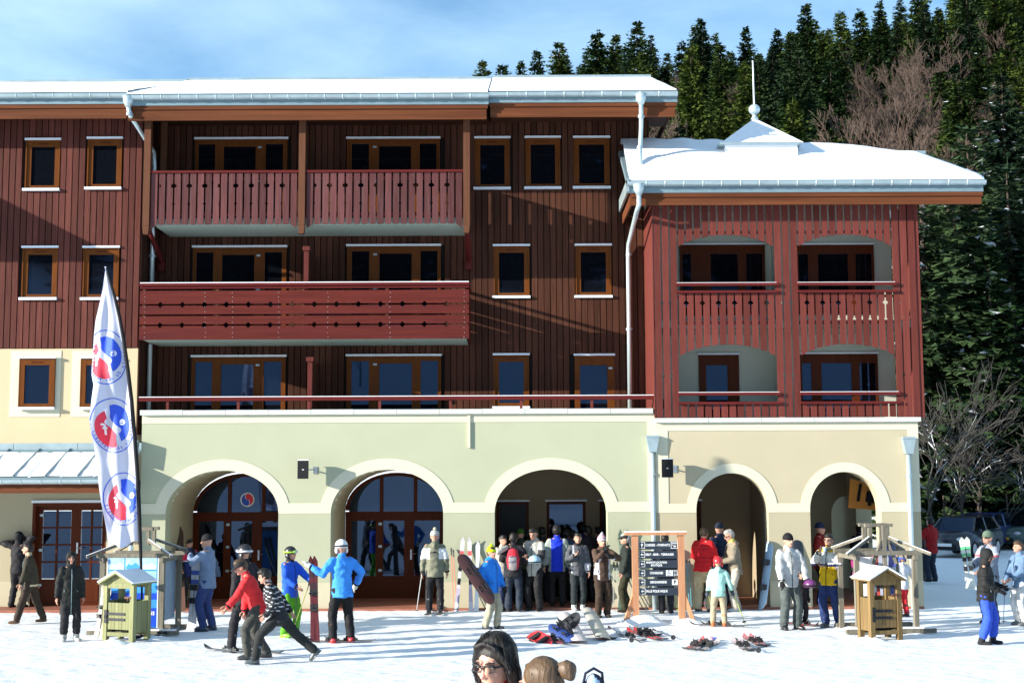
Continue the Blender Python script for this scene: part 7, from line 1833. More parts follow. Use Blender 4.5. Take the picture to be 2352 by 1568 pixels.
    if hood == 'up':
        q = MB(); q.ell(HP(0, .016, .012), (.062 * hs * ht, .068 * hs * ht, .074 * hs * ht), 16, 12, rot=hrot); q.rtube([HP(0, .01, -.05), m_(neck)], R_((.05, .052), (.06, .055)), 12)
        hm = remesh_build('hood', q, [jm[0]], root, .017, wrinkle=.004)
        # open the face
        bm = bmesh.new(); bm.from_mesh(hm.data); c0_ = HP(0, -.068, -.006); 
        bmesh.ops.delete(bm, geom=[v for v in bm.verts if (v.co - c0_).length < .052 * hs * ht], context='VERTS'); bm.to_mesh(hm.data); bm.free()
        q = MB(); n_ = 18; q.tube([HP(.040 * math.cos(2*PI*i/n_), -.050 + .012 * abs(math.sin(2*PI*i/n_)), -.004 + .046 * math.sin(2*PI*i/n_)) for i in range(n_ + 1)], .009 * hs, 6, caps=False); q.build('hood_edge', jm[-1] if len(jm) > 1 else jm[0], root, True)
    if helmet is not None:
        q = MB(); q.ell(HP(0, .010, .022), (.064 * hs * ht, .074 * hs * ht, .068 * hs * ht), 20, 12, rot=hrot, z0=-.30); 
        for s_ in (-1, 1): q.ell(HP(s_ * .052, .012, -.020), (.014 * hs, .030 * hs, .032 * hs), 10, 8, rot=hrot)
        hm_ = ski_mat(helmet); ho = q.build('helmet', hm_, root, True)
        if goggles:
            s_ = MB(); s_.tube([HP(.0655 * math.cos(a), .010 + .0755 * math.sin(a), .022) for a in [2*PI*i/20 for i in range(21)]], .010 * hs, 6, caps=False); s_.build('goggle_strap', cloth_m(goggles), ho, True)
            s_ = MB(); s_.ell(HP(0, -.066, .026), (.042 * hs, .014 * hs, .020 * hs), 14, 8, rot=hrot); s_.build('goggles', ski_mat(goggles), ho, True)
            s_ = MB(); s_.ell(HP(0, -.074, .026), (.034 * hs, .010 * hs, .014 * hs), 14, 8, rot=hrot); s_.build('goggle_lens', m_lamp, ho, True)
    if scarf is not None: q = MB(); q.rtube([m_(neck - up * .006), m_(neck + up * .018)], R_((.052, .050), (.047, .046)), 12); q.build('scarf', cloth_m(scarf), root, True)
    info = dict(root=root, wL=m_(wL), wR=m_(wR), aL=m_(aL), aR=m_(aR), neck=m_(neck), chest=m_(chest), head=m_(headc), h=h, up=up, back=-fwd)
    return info
def wpt(info, p): 
    r = info['root']; return Vector(r.location) + Matrix.Rotation(r.rotation_euler.z, 3, 'Z') @ Vector(p)
def hold_poles(info, hand, foot_off=(0, 0), c=(.6, .6, .62), label=None, grip=(.02, .02, .022)):
    w = wpt(info, info[hand]); pole_to(None, w + Vector((0, 0, .06)), Vector((w.x + foot_off[0], w.y + foot_off[1], .03)), c, label=label, grip=grip)
def on_skis(info, label, c, c2, L=1.35, rz=0.0, foot='both'):
    for k, a in (('aL', 0), ('aR', 1)):
        w = wpt(info, info[k]); ang = info['root'].rotation_euler.z + math.radians(rz)
        f = Vector((math.sin(ang), -math.cos(ang), 0)); p = Vector((w.x, w.y, .025)) - f * L * .48
        skis(p, f, (0, 0, 1), ('left ' if a == 0 else 'right ') + label, L=L, c=c, c2=c2, pair=False)
W_ = .66
blk = (.018, .018, .022); nav = (.02, .03, .08); dkg = (.05, .055, .06); beige = (.42, .36, .24); cream = (.55, .50, .38)
# -- left side
person(38, 1400, 1.72, 165, 'person in black with both arms raised to their head, farthest left', blk, blk, dict(LH=(.13, -.06, .86), RH=(-.07, -.05, .90), LE=(1, .2, .1), RE=(-1, .2, .3), LF=(.07, .03, .045), RF=(-.07, -.04, .045)), hood='up', gloves=blk)
person(68, 1432, 1.66, -78, 'person in dark suede jacket with cream trim striding left', (.045, .035, .022), (.040, .028, .020), dict(LF=(.05, -.15, .045), RF=(-.05, .16, .05), LH=(.12, -.10, .50), RH=(-.12, .06, .48)), lean=6, hair=m_hairb, bootc=(.13, .07, .04), jmats=[(.045, .038, .026), (.50, .42, .26)], sel=lambda c: 1 if (c.z < .485 and c.z > .455) or c.z > .845 else 0, jl=.46)
person(158, 1472, 1.62, 28, 'person in long black hooded coat and pale grey snow boots', (.016, .018, .017), blk, dict(LF=(.075, -.02, .045), RF=(-.055, .02, .045), LT=15, RT=-10, LH=(.14, -.02, .47), RH=(-.15, -.01, .45)), jl=.30, coat=True, hood='up', boots='tall', bootc=(.42, .43, .42), turn=-8)
I = person(432, 1396, 1.52, 30, 'boy in red and navy ski jacket with white stripes beside the left kiosk', (.5, .02, .05), blk, dict(LH=(.10, -.20, .50), RH=(-.16, -.14, .56)), hair=m_hairb, jmats=[(.55, .02, .06), (.02, .03, .12), (.7, .7, .72)], sel=lambda c: 2 if .665 < c.z < .69 else (0 if c.z > .67 else 1), boots='ski', nod=12)
hold_poles(I, 'wR', (-.1, -.1), (.4, .1, .1), 'dark red ski pole held by the boy in red and navy')
b0 = gp(440, 1446); skis(b0 , Vector((.04, .05, 1)), (-.3, -1, 0), 'white and blue skis held upright beside the man in the blue grey jacket', L=1.42, c=(.55, .56, .6), c2=(.05, .10, .4), gap=.045)
person(474, 1447, 1.86, -100, 'man in blue grey jacket and black beanie with hands at his face', (.17, .23, .34), (.035, .055, .16), dict(LH=(.06, -.17, .80), RH=(-.05, -.17, .80), LE=(.7, -.2, -.8), RE=(-.7, -.2, -.8), LF=(.055, -.01, .045), RF=(-.05, .05, .045)), hat=((.012, .012, .014), 'beanie'), gloves=(.015, .02, .04), boots='ski', bootc=(.04, .05, .07), nod=6)
# -- group walking left
I = person(562, 1497, 1.80, -125, 'skier all in black with a black and white helmet, behind the striding pair', blk, blk, dict(LF=(.08, -.10, .045), RF=(-.07, .08, .045), LH=(.13, -.04, .5), RH=(-.13, -.08, .55)), helmet=(.02, .02, .024), boots='ski', bootc=(.06, .07, .08), goggles=(.55, .55, .6), lean=3)
on_skis(I, 'dark ski worn by the skier all in black', (.10, .11, .12), (.25, .27, .28), 1.3)
person(592, 1512, 1.74, -72, 'man in red and grey jacket and flat black cap stooping forward to the left', (.55, .03, .035), (.055, .058, .052), dict(LH=(.10, -.30, .50), RH=(-.10, -.12, .42), LE=(.3, 1, -.2), RE=(-.3, 1, -.2), LF=(.05, -.10, .045), RF=(-.06, .10, .045)), lean=24, crouch=.025, hat=(blk, 'cap'), hair=m_hairn, boots='ski', bootc=(.05, .05, .055), jmats=[(.62, .03, .035), (.10, .105, .10)], sel=lambda c: 1 if (c.z > .62 and c.x < .02) else 0, nod=18)
person(640, 1522, 1.66, -85, 'curly haired youth in black jacket with white stripes lunging to the left', blk, (.022, .024, .024), dict(LH=(.12, -.12, .47), RH=(-.13, .10, .47), LE=(.4, 1, -.1), RE=(-.4, 1, -.1), LF=(.05, -.22, .045), RF=(-.06, .36, .085), RK=(-.1, -1, 0)), lean=20, crouch=.065, hair=m_hairb, boots='ski', bootc=(.07, .09, .10), jmats=[(.022, .023, .028), (.42, .44, .46)], sel=lambda c: 1 if (math.sin((c.z + .25 * c.y + .10 * c.x) * 150) > .82 and c.z > .5) else 0, nod=15, jl=.45)
I = person(664, 1462, 1.66, 62, 'smiling boy in bright blue jacket and green trousers with green goggles on a black helmet', (.02, .10, .62), (.10, .35, .02), dict(RH=(-.10, -.17, .57), LH=(.06, -.27, .60), LF=(.06, -.03, .045), RF=(-.06, .03, .045)), helmet=(.02, .022, .024), goggles=(.35, .62, .05), scarf=blk, boots='ski', bootc=(.25, .55, .05), gloves=None)
hold_poles(I, 'wR', (.0, -.05), (.02, .02, .03), 'black ski pole in the right hand of the boy with green goggles'); hold_poles(I, 'wL', (-.35, -.1), (.3, .35, .1), 'thin slanting ski pole in the left hand of the boy with green goggles')
b0 = gp(724, 1474); skis(b0, at(719, 1276, b0.y + .1) - b0, (0, -1, 0), 'dark red skis held upright between the two skiers in blue', L=(at(719, 1276, b0.y + .1) - b0).length, c=(.10, .015, .02), c2=(.04, .02, .025), gap=.035)
I = person(785, 1474, 1.84, -158, 'skier in sky blue jacket and white helmet with one arm raised, seen from behind', (.05, .27, .78), (.012, .012, .014), dict(LH=(.30, -.08, .74), RH=(-.17, -.10, .55), LE=(.3, .3, -1), RE=(-.8, .8, 0), LF=(.09, .0, .045), RF=(-.085, .03, .045), LK=(.1, -1, 0)), helmet=(.72, .72, .74), boots='ski', bootc=(.65, .04, .05), gloves=(.55, .56, .5), lean=7, goggles=(.05, .05, .06), crouch=.01)
on_skis(I, 'short red and black ski worn by the skier in sky blue', (.10, .02, .025), (.5, .05, .05), .95, 60)
I = person(998, 1408, 1.80, 180, 'person in olive jacket with white shoulders and bobble hat facing the arched door', (.16, .17, .12), (.016, .017, .02), dict(LH=(.15, -.03, .50), RH=(-.15, -.03, .50), LF=(.07, 0, .045), RF=(-.07, 0, .045)), hat=((.38, .36, .33), 'pom', (.7, .7, .7), 3, (.50, .46, .32)), jmats=[(.17, .175, .125), (.66, .67, .68), (.02, .02, .022)], sel=lambda c: 1 if (.66 < c.z < .79 and abs(c.x) > .055) else (2 if abs(math.hypot(c.x * 1.0, (c.z - .64)) - .10) < .008 and c.z > .66 else 0), boots='ski', bootc=(.16, .17, .18), hood='down')
p = wpt(I, I['wR']); q = wpt(I, I['wL']); w = p if p.x < q.x else q
pole_to(None, w + Vector((0, 0, .05)), gp(956, 1410) + Vector((0, 0, .03)), (.62, .64, .62), label='white ski pole planted slanting left of the person in the bobble hat')
on_skis(I, 'thin dark ski worn by the person in the bobble hat', (.1, .09, .09), (.4, .35, .35), 1.4)
# -- centre
I = person(1128, 1444, 1.60, 62, 'boy in lime green beanie and blue jacket carrying a snowboard', (.02, .20, .70), (.36, .34, .25), dict(RH=(-.13, .05, .52), LH=(.10, -.12, .50), RE=(-.5, 1, 0), LF=(.055, -.05, .045), RF=(-.06, .05, .045)), hat=((.52, .68, .01), 'peak'), gloves=(.02, .02, .022), hood='down', bootc=(.03, .035, .05), loose=1.3, turn=-20, hair=m_hairn)
b0 = at(1132, 1384, I['root'].location.y - .16); t0 = at(1072, 1296, I['root'].location.y - .24); snowboard(b0, t0 - b0, (-.2, -1, .1), 'dark red snowboard with skull print under the arm of the boy in lime', L=(t0 - b0).length + .25, W=.25, c=(.035, .008, .009), base=(.4, .4, .4), spots=[(-.05, .98, .035), (.05, .98, .035), (0, .86, .05), (-.05, .78, .03), (.05, .78, .03)])
person(1155, 1402, 1.68, 40, 'person in pale jacket holding a camera, behind the red backpack', (.40, .38, .34), nav, dict(RH=(-.05, -.16, .84), LH=(.05, -.16, .84)), hair=m_hairb, detail=False, boots='ski')
I = person(1180, 1404, 1.74, 175, 'person in black with a red and grey backpack, seen from behind', blk, (.02, .028, .045), dict(LF=(.07, 0, .045), RF=(-.07, 0, .045), LH=(.10, -.15, .62), RH=(-.12, -.12, .6)), hair=m_hairb, loose=1.3)
# backpack
def backpack(I, c1, c2, label, k=1.0):
    p = wpt(I, I['chest'] + Vector((0, .14, -.10))); e = empty('backpack', p, I['root'].rotation_euler.z, label, 'backpack')
    q = MB(); q.rtube([(0, 0, -.18 * k), (0, .02, 0), (0, 0, .17 * k)], [(.13, .08), (.15, .095), (.11, .07)], 14); remesh_build('bag', q, [cloth_m(c1), cloth_m(c2)], e, .02, lambda c: 1 if (abs(c.x) < .085 and c.z < .06 and c.y > .03) else 0, wrinkle=.006)
    q = MB()
    for s_ in (-1, 1): q.tube([(s_ * .08, -.02, .18), (s_ * .10, -.16, .27), (s_ * .11, -.26, .12)], [(.025, .012)] * 3, 6)
    q.tube([(-.07, .10, .05), (0, .125, .07), (.07, .10, .05)], .008, 5); q.tube([(-.08, .10, -.06), (0, .125, -.05), (.08, .10, -.06)], .008, 5)
    q.build('straps', cloth_m((.10, .12, .25)), e)
backpack(I, (.50, .03, .05), (.26, .24, .25), 'red and grey backpack worn by the person in black')
person(1228, 1402, 1.84, -25, 'man in pale grey jacket with sunglasses on his head looking down', (.42, .42, .38), (.014, .014, .016), dict(RH=(-.04, -.17, .66), LH=(.05, -.17, .63), LF=(.07, 0, .045), RF=(-.07, 0, .045)), hair=m_hairb, jmats=[(.42, .42, .38), (.03, .032, .035)], sel=lambda c: 1 if (c.x > .07 and .60 < c.z < .74) or (c.z < .62 and c.x > .10) else 0, nod=22, hood='down', jl=.42, loose=1.3)
hp = at(1228, 1287, -3.1); e = empty('light_blue_helmet', hp, 0, 'light blue helmet hanging at the waist of the man looking down', 'helmet'); b = MB(); b.ell((0, 0, 0), (.14, .15, .12), 16, 10, z0=-.35); b.build('shell', ski_mat((.35, .55, .68)), e, True); b = MB(); b.tube([(.142 * math.cos(a), .152 * math.sin(a), -.02) for a in [2*PI*i/16 for i in range(17)]], .014, 6, caps=False); b.build('strap', m_dblack, e, True)
person(1280, 1384, 1.82, 178, 'person in royal blue and grey jacket with black hood, back to the camera', (.01, .03, .50), (.013, .013, .015), dict(LH=(.16, -.02, .47), RH=(-.16, -.02, .47)), hair=m_hairb, hat=(blk, 'beanie'), jmats=[(.01, .035, .55), (.28, .32, .30)], sel=lambda c: 1 if abs(c.x) > .072 else 0, xy=(Xp(1280, 1380, -1.55), -1.55), jl=.43, loose=1.2)
person(1328, 1388, 1.72, 6, 'youth in dark grey jacket and white snow boots with one hand raised to the chest', (.085, .09, .105), (.02, .027, .03), dict(RH=(-.06, -.16, .72), LH=(.14, -.03, .48), LF=(.055, 0, .045), RF=(-.055, 0, .045)), hair=m_hairb, boots='tall', bootc=(.62, .62, .58), jmats=[(.085, .09, .105), (.55, .56, .6)], sel=lambda c: 1 if (abs(c.x) > .085 and c.z < .60 and c.z > .46 and c.y < 0) or (abs(c.x + .07) < .012 and c.z > .74) else 0, scarf=blk, xy=(Xp(1328, 1386, -1.95), -1.95))
person(1384, 1417, 1.72, 18, 'person in brown and white jacket and pink striped hat, hand over the mouth', (.075, .045, .032), (.040, .026, .018), dict(RH=(-.02, -.14, .82), LH=(.05, -.17, .75), RE=(-.7, -.1, -1), LE=(1, 0, -.5), LF=(.06, 0, .045), RF=(-.06, 0, .045)), hat=((.62, .58, .60), 'peak', (.62, .12, .22), 4), jmats=[(.080, .050, .036), (.60, .60, .66)], sel=lambda c: 1 if (.06 < abs(c.x) < .10 and .46 < c.z < .72 and c.y < .03) else 0, gloves=(.02, .02, .022), loose=1.2)
person(1440, 1405, 1.72, -88, 'older man in black cap and dark jacket facing left beside the timber sign', (.020, .026, .022), (.030, .030, .015), dict(LH=(.09, -.06, .50), RH=(-.10, .03, .52), LF=(.055, -.03, .045), RF=(-.05, .04, .045)), hat=(blk, 'cap'), hair=m_hairg, fat=1.12, bootc=(.03, .02, .015))
# -- dark people inside the hall
hall_p = [(1196, -.9, 1.72, 170, (.03, .035, .02), 'person in dark clothes deep in the hall with a dark green hat', (.04, .10, .01)), (1246, -.5, 1.76, -170, (.02, .02, .02), 'dark figure in the hall left of the royal blue jacket, head above the others', None),
          (1302, -.7, 1.70, 165, (.03, .06, .14), 'dark figure in the hall just right of the royal blue jacket', None), (1316, -.1, 1.66, 180, (.16, .15, .14), 'figure in a dull grey jacket in the queue inside the hall', None), (1352, -.6, 1.78, -160, (.015, .015, .02), 'dark figure in the hall behind the youth in grey', None),
          (1340, .2, 1.80, 175, (.03, .03, .12), 'figure with a pale blue headband deepest in the hall queue', None), (1212, -.2, 1.66, 150, (.03, .03, .03), 'short dark figure by the black hall door', None), (1376, -.2, 1.74, -150, (.012, .012, .014), 'dark figure at the right inside edge of the third arch', None)]
for (x, Y, h, fc, c, lab, hc) in hall_p:
    person(x, 1380, h, fc, lab, c, blk, dict(LF=(.06, .02, .045), RF=(-.06, -.02, .045)), hair=None if hc else m_hairb, hat=(hc, 'beanie') if hc else None, xy=(Xp(x, 1300, Y), Y), detail=False, vox=.028)
person(1530, 1409, 1.74, 170, 'person in black mostly hidden behind the direction boards', blk, blk, dict(LF=(.05, 0, .045), RF=(-.05, 0, .045), LT=15, RT=-15), hair=m_hairb, detail=False)
# -- right
person(1616, 1397, 1.84, 150, 'person in red down jacket and beige trousers, back half turned', (.62, .015, .02), (.50, .40, .24), dict(LH=(.10, -.20, .58), RH=(-.10, -.18, .56), LF=(.07, .02, .045), RF=(-.07, -.02, .045)), hair=m_hairn, xy=(Xp(1616, 1390, -2.35), -2.35), loose=1.7, jl=.47, jmats=[(.62, .015, .02), (.40, .008, .012)], sel=lambda c: 1 if math.sin(c.z * 130) > .93 and c.z > .49 else 0, bootc=(.03, .03, .035), boots='ski', lean=6, nod=20)
person(1656, 1392, 1.86, 190, 'person in dark navy between the red jacket and the taupe jacket', (.012, .020, .045), (.012, .016, .03), dict(LH=(.10, -.14, .56), RH=(-.10, -.14, .56)), hat=((.02, .03, .05), 'beanie'), detail=False, xy=(Xp(1656, 1390, -1.75), -1.75), loose=1.2)
person(1690, 1397, 1.80, -80, 'grey haired person in taupe jacket and cream trousers leaning in from the right', (.22, .19, .14), (.50, .46, .38), dict(LH=(.06, -.19, .60), RH=(-.06, -.19, .60), LF=(.06, -.02, .045), RF=(-.06, .05, .045)), hair=m_hairg, hood='down', scarf=(.45, .42, .12), nod=22, lean=6, boots='ski', bootc=(.35, .38, .38), loose=1.3, glasses=True, xy=(Xp(1690, 1390, -2.3), -2.3))
I = person(1652, 1438, 1.34, 172, 'child in mint green jacket and red helmet on skis, seen from behind', (.36, .66, .58), (.34, .29, .20), dict(LH=(.16, -.05, .50), RH=(-.20, -.04, .50), LF=(.09, 0, .045), RF=(-.08, .02, .045)), helmet=(.50, .02, .03), boots='ski', bootc=(.62, .12, .02), gloves=(.06, .08, .10), headk=1.16, hood='down')
on_skis(I, 'short dark ski worn by the child in mint green', (.03, .03, .035), (.4, .4, .42), .95, 75)
pole_to(None, wpt(I, I['wR']) + Vector((0, 0, .04)), gp(1712, 1436) + Vector((0, 0, .03)), (.50, .55, .08), label='yellow ski pole planted to the right of the child in mint green')
pole_to(None, wpt(I, I['wL']) + Vector((0, 0, .04)), gp(1640, 1425) + Vector((0, 0, .03)), (.45, .5, .1), label='yellow ski pole held at the left of the child in mint green')
b0 = gp(1632, 1398); e = empty('dark_backpack', b0, 0, 'dark grey backpack standing on the snow behind the child', 'backpack'); q = MB(); q.rtube([(0, 0, .12), (0, 0, .34)], [(.20, .14), (.14, .10)], 12); remesh_build('bag', q, [cloth_m((.05, .055, .07)), cloth_m((.25, .05, .05))], e, .022, lambda c: 1 if .12 < c.z < .15 else 0, wrinkle=.01); q = MB(); q.tube([(-.05, 0, .42), (0, 0, .48), (.05, 0, .42)], .01, 5); q.build('strap', m_dblack, e)
I = person(1815, 1445, 1.84, 12, 'man in light grey anorak, black beanie and grey trousers facing the camera', (.43, .45, .45), (.075, .092, .09), dict(RH=(-.13, -.12, .47), LH=(.17, -.09, .50), LE=(1, .6, 0), RE=(-1, .6, 0), LF=(.08, 0, .045), RF=(-.07, 0, .045), LT=25, RT=-8), hat=((.012, .012, .014), 'beanie'), gloves=(.012, .012, .014), boots='ski', loose=1.5, jl=.44, turn=12)
hp = wpt(I, I['wL'] + Vector((.03, -.05, -.08))); e = empty('purple_helmet', hp, .4, 'small purple and black helmet in the hand of the man in light grey', 'helmet'); b = MB(); b.ell((0, 0, 0), (.12, .14, .11), 14, 9, z0=-.4); b.build('shell', ski_mat((.14, .03, .14)), e, True); b = MB(); b.tube([(.122 * math.cos(a), .142 * math.sin(a), -.01) for a in [2*PI*i/16 for i in range(17)]], .018, 6, caps=False); b.build('strap', m_dblack, e, True)
I2 = person(1842, 1436, 1.10, 25, 'small child in black with red boots half hidden behind the man in light grey', (.02, .015, .02), blk, dict(LF=(.06, 0, .045), RF=(-.06, 0, .045)), helmet=(.03, .02, .03), boots='ski', bootc=(.62, .03, .04), detail=False, headk=1.2, gloves=blk)
on_skis(I2, 'short red ski worn by the small child in black', (.5, .03, .05), (.05, .05, .06), .8, 30)
person(1908, 1439, 1.82, -38, 'man in yellow and white jacket drinking from a light blue cup', (.62, .40, .01), (.018, .035, .12), dict(RH=(-.04, -.15, .80), LH=(.03, -.14, .66), LE=(1, .3, -.6), RE=(-.6, .0, -1), LF=(.085, .04, .045), RF=(-.04, -.03, .045)), hair=m_hairb, jmats=[(.64, .42, .01), (.58, .60, .58), (.025, .03, .09)], sel=lambda c: (2 if .655 < c.z < .68 else 1) if c.z > .655 and not (c.z > .80) else (1 if abs(c.x) > .115 else 0), boots='ski', bootc=(.09, .10, .11), lean=-4, glasses=True, loose=1.35)
cp = at(1894, 1262, gp(1908, 1439).y - .28); e = empty('paper_cup', cp, 0, 'light blue cup held by the man in the yellow jacket', 'cup'); b = MB(); b.tube([(0, 0, -.04), (0, 0, .05)], [.026, .036], 14); b.build('cup', ski_mat((.35, .62, .80)), e, True); b = MB(); b.tube([(0, 0, .05), (0, 0, .056)], [.039, .037], 14); b.build('rim', m_pwhite, e, True)
person(1884, 1385, 1.84, 60, 'person in dark red jacket standing in the shade of the right arch', (.20, .015, .015), blk, dict(LH=(.10, -.15, .70)), hat=((.02, .03, .08), 'beanie'), xy=(Xp(1884, 1300, -1.2), -1.2), detail=False, gloves=blk)
person(1972, 1360, 1.7, 200, 'dark figure deep behind the right arch near the far opening', blk, blk, None, hair=m_hairb, xy=(Xp(1975, 1300, 1.6), 1.6), detail=False)
I = person(2076, 1415, 1.30, -160, 'child in white jacket, red trousers and blue helmet beside the right kiosk', (.62, .63, .65), (.60, .03, .04), dict(LH=(.12, -.02, .52), RH=(-.24, .02, .50), RE=(-1, .2, .2)), helmet=(.03, .09, .5), boots='ski', gloves=(.62, .03, .05), headk=1.16, detail=False)
person(2142, 1340, 1.78, -150, 'man in red jacket and dark trousers by the corner of the pavilion', (.30, .012, .015), (.02, .03, .05), dict(LH=(.10, -.18, .70), RH=(-.10, -.18, .68)), hair=m_hairb, detail=False, loose=1.2, xy=(gp(2142, 1340).x, gp(2142, 1340).y))
b0 = gp(2124, 1335); snowboard(b0, (0.05, .1, 1), (.2, -1, 0), 'black snowboard held by the man in red at the pavilion corner', L=1.35, W=.27, c=(.015, .015, .02))
I = person(2278, 1432, 1.84, -62, 'man in grey ski jacket and green patterned beanie holding skis upright', (.26, .30, .38), (.05, .06, .08), dict(RH=(-.07, -.19, .62), LH=(.05, -.18, .58)), hat=((.10, .15, .11), 'beanie', (.16, .20, .16), 3), jmats=[(.24, .28, .35), (.55, .56, .58), (.5, .10, .12)], sel=lambda c: 1 if (.745 < c.z < .775) else (2 if .73 < c.z <= .745 else 0), boots='ski', glasses=True, loose=1.2)
b0 = wpt(I, I['wR'] + Vector((.05, -.10, -.45))); skis(b0, Vector((-.10, 0, 1)), (-.3, -1, 0), 'white and green skis held upright by the man in the patterned beanie', L=1.05, c=(.62, .66, .62), c2=(.10, .45, .2), gap=.05)
person(2268, 1480, 1.66, 62, 'person in black hooded puffer jacket and bright blue jeans at the right', (.016, .017, .017), (.03, .08, .50), dict(LH=(.07, -.16, .60), RH=(-.08, -.14, .58), LF=(.10, -.04, .045), RF=(-.06, .05, .045), RT=0, LT=0), hood='up', gloves=blk, boots='tall', bootc=(.022, .022, .025), loose=1.4, lean=2, jl=.45, jmats=[(.018, .019, .019), (.008, .008, .009)], sel=lambda c: 1 if math.sin(c.z * 150) > .94 else 0, nod=18)
I = person(2348, 1436, 1.66, -75, 'person in blue grey jacket and white trousers cut off by the right edge', (.12, .20, .32), (.62, .62, .60), dict(LH=(.06, -.16, .56), RH=(-.06, -.16, .54)), hair=m_hairn, boots='ski', bootc=(.10, .11, .12))
hold_poles(I, 'wR', (-.1, -.05), (.1, .15, .3), 'dark blue ski pole in front of the person at the right edge')

# -- the two women in the foreground
def fg_person(px, ytop, dist, face, h):
    Y = CAM.y + dist; p = at(px, ytop, Y); return (p.x, Y), p.z - h
(xy, z0) = fg_person(1140, 1450, 6.6, -22, 1.72)
m_hairk = M('hair_near_black', (.010, .008, .007), .55, .5, 22, .6, 50, stretch=(1, 1, .15), spec=.5)
def head_fg(center, rz, s=1.0, skin=(.52, .27, .20), mouth_open=True, nod=0):
    """detailed head: returns a mesh builder in world space parented later"""
    return None
I = person(1140, 1568, 1.69, -20, 'dark haired woman in glasses and black hat in the foreground, red collar', (.012, .012, .016), blk, None, xy=xy, z0=z0, detail=False, vox=.014, scarf=(.70, .03, .01), hood=None, turn=0)
def fg_head(I, turn, nod, skin, hairm, glasses=False, back=False):
    root = I['root']; c = I['head']; R = Euler((math.radians(nod), 0, math.radians(turn))).to_matrix()
    def H(x, y, z): return c + R @ Vector((x, y, z))
    b = MB(); b.ell(H(0, .012, .03), (.076, .094, .095), 20, 14, rot=R); b.ell(H(0, -.018, -.045), (.060, .070, .078), 18, 12, rot=R); b.ell(H(0, -.052, -.092), (.026, .024, .024), 12, 8, rot=R)
    b.rtube([H(0, -.086, .018), H(0, -.104, -.022)], [.010, .016], 8); b.ell(H(0, -.110, -.026), .014, 8, 6)
    for s_ in (-1, 1):
        b.ell(H(s_ * .034, -.062, -.022), (.026, .022, .022), 10, 8, rot=R); b.rtube([H(s_ * .014, -.090, .036), H(s_ * .048, -.078, .038)], [.010, .009], 6); b.ell(H(s_ * .016, -.100, -.030), (.009, .010, .008), 8, 6)
        b.ell(H(s_ * .079, .012, -.012), (.010, .020, .030), 10, 8, rot=R)
    b.ell(H(0, -.084, -.072), (.026, .014, .009), 10, 6, rot=R)
    b.rtube([c + Vector((0, .02, -.20)), H(0, .015, -.06)], [.056, .052], 14)
    sk_ = M('skin_face', skin, .5, .10, 14, .15, 60, spec=.35, dirt=(skin[0] * 1.0, skin[1] * .72, skin[2] * .72), dirt_amt=.5, dscale=9)
    remesh_build('face', b, [sk_], root, .0058, wrinkle=.0006)
    q = MB(); q.ell(H(0, -.0915, -.060), (.024, .010, .0062), 12, 6, rot=R); q.ell(H(0, -.089, -.078), (.021, .011, .0075), 12, 6, rot=R); q.build('lips', m_lip, root, True)
    q = MB(); q.ell(H(0, -.0955, -.068), (.018, .008, .0045), 12, 6, rot=R); q.build('teeth', m_pwhite, root, True)
    for s_ in (-1, 1):
        q = MB(); q.ell(H(s_ * .032, -.078, .014), (.014, .010, .007), 12, 8, rot=R); q.build('eye', m_pwhite, root, True)
        q = MB(); q.ell(H(s_ * .032, -.0865, .014), (.0055, .003, .0055), 10, 6, rot=R); q.build('iris', m_eye, root, True)
        q = MB(); q.rtube([H(s_ * .012, -.094, .034), H(s_ * .034, -.094, .041), H(s_ * .054, -.080, .036)], [.0035, .0045, .003], 6); q.build('eyebrow', hairm, root, True)
    if glasses:
        q = MB()
        for s_ in (-1, 1):
            pts = [H(s_ * (.034 + .029 * math.cos(a)), -.103 + .012 * abs(math.cos(a)) * (1 if math.cos(a) * 1 > 0 else 0), .010 + .016 * math.sin(a)) for a in [2*PI*i/16 for i in range(17)]]
            q.tube(pts, .0030, 6, caps=False)
            q.tube([H(s_ * .063, -.090, .018), H(s_ * .078, -.03, .014), H(s_ * .082, .01, .008)], [(.004, .006)] * 3, 6)
            q.rtube([H(s_ * .010, -.104, .025), H(s_ * .034, -.106, .030), H(s_ * .060, -.094, .026)], [.004, .0055, .006], 6)
        q.tube([H(-.008, -.106, .015), H(.008, -.106, .015)], .003, 6); q.build('glasses', m_black, root, True)
    return H, R
# replace the simple head shape parts by the detailed ones
H, R = fg_head(I, -14, 10, (.56, .30, .235), m_hairk, glasses=True)
q = MB(); q.ell(H(0, .032, .050), (.094, .106, .096), 22, 14, rot=R); q.ell(H(.0, .038, .085), (.078, .086, .074), 18, 12, rot=R)
for s_ in (-1, 1): q.rtube([H(s_ * .055, -.058, .095), H(s_ * .090, -.030, .03), H(s_ * .094, .0, -.06), H(s_ * .090, .01, -.16)], [.018, .019, .027, .032], 10)
q.rtube([H(-.055, -.070, .105), H(0, -.070, .128), H(.055, -.066, .105)], [.012, .013, .012], 10)
q.rtube([H(0, .07, .02), H(0, .075, -.10), H(0, .06, -.19)], [(.085, .05), (.09, .05), (.085, .045)], 12)
remesh_build('hair', q, [m_hairk], I['root'], .010, wrinkle=.006, seed=3)
q = MB(); rnd_ = random.Random(4)
for i in range(140):
    a = rnd_.uniform(-.2, PI + .2); s_ = 1 if rnd_.random() < .5 else -1; x0 = s_ * rnd_.uniform(.02, .09); 
    q.tube([H(x0 * .5, rnd_.uniform(-.03, .06), .160 + rnd_.uniform(-.02, .004)), H(s_ * .088, rnd_.uniform(-.04, .05), .10), H(s_ * .104 + rnd_.uniform(-.01, .012), rnd_.uniform(-.05, .05), -.02), H(s_ * .106 + rnd_.uniform(-.012, .015), rnd_.uniform(-.03, .06), -.17)], [.0012, .0014, .0014, .0006], 4)
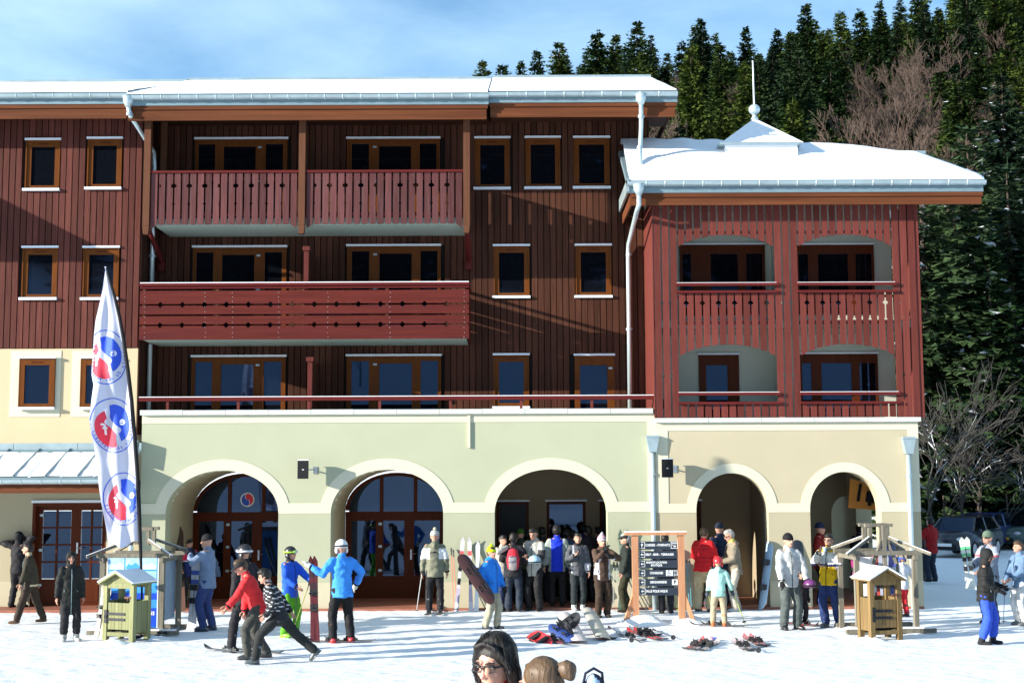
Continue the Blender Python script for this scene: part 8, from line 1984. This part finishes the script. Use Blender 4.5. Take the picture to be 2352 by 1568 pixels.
q.build('hair_strands', m_hairk, I['root'])['kind'] = 'stuff'
q = MB(); nk = I['neck']; q.tube([nk + Vector((-.085, -.085, -.03)), nk + Vector((-.03, -.10, -.075)), nk + Vector((.0, -.105, -.09))], [(.020, .008)] * 3, 8); q.tube([nk + Vector((.10, -.05, .03)), nk + Vector((.06, -.10, -.045)), nk + Vector((.0, -.108, -.095))], [(.022, .008)] * 3, 8); q.build('collar', cloth_m((.75, .03, .008)), I['root'], True)
(xy, z0) = fg_person(1250, 1499, 6.5, -120, 1.67)
I = person(1255, 1568, 1.64, -118, 'fair brown haired woman with a hair bun in the foreground, seen from behind', (.010, .012, .020), blk, None, xy=xy, z0=z0, detail=False, vox=.014)
H, R = fg_head(I, 0, 14, (.58, .30, .24), m_hairn)
m_hairf = M('hair_fair_brown', (.105, .062, .032), .5, .45, 16, .6, 40, stretch=(1, 1, .25), spec=.5)
q = MB(); q.ell(H(0, .026, .040), (.086, .100, .096), 22, 14, rot=R); q.ell(H(0, .05, -.01), (.078, .075, .07), 16, 12, rot=R)
remesh_build('hair', q, [m_hairf], I['root'], .009, wrinkle=.004, seed=8)
q = MB(); q.tube([H(-.035, .108, .055), H(.035, .108, .055)], [.03, .03], 10); q.build('hair_tie', m_dblack, I['root'], True)
q = MB(); q.ell(H(0, .155, .045), (.042, .045, .045), 14, 10, rot=R); q.rtube([H(0, .10, .05), H(0, .15, .06), H(.01, .17, .02)], [.03, .04, .026], 10); remesh_build('hair_bun', q, [m_hairf], I['root'], .009, wrinkle=.007, seed=1)
q = MB(); rnd_ = random.Random(9)
for i in range(150):
    th = rnd_.uniform(-1.35, 1.35); q.tube([H(.06 * math.sin(th), -.055 + .02 * abs(th), .06 + .05 * math.cos(th)), H(.086 * math.sin(th), .01, .04 + .088 * math.cos(th)), H(.062 * math.sin(th), .085, .045 + .06 * math.cos(th)), H(.015 * math.sin(th), .125, .05)], [.0012, .002, .002, .0015], 4)
q.build('hair_strands', m_hairf, I['root'])['kind'] = 'stuff'
# bag at the bottom right of the pair
p = at(1364, 1556, CAM.y + 5.4); e = empty('shoulder_bag', p, .3, 'blue, white and black bag at the bottom edge beside the fair haired woman', 'bag'); q = MB(); q.rtube([(-.06, 0, -.15), (-.01, 0, -.07), (0, 0, -.01)], [(.07, .05), (.05, .045), (.035, .03)], 14); remesh_build('bag', q, [cloth_m((.35, .48, .66)), cloth_m((.02, .025, .05))], e, .009, lambda c: 1 if math.sin((c.x * 1.2 + c.z) * 75) > .35 else 0, wrinkle=.003)
q = MB(); q.tube([(-.05, 0, -.04), (-.035, 0, .02), (0, 0, .038), (.035, 0, .018), (.042, 0, -.05)], .006, 8); q.build('handle', cloth_m((.02, .025, .05)), e, True)

bpy.data.scenes.remove(_tmps)
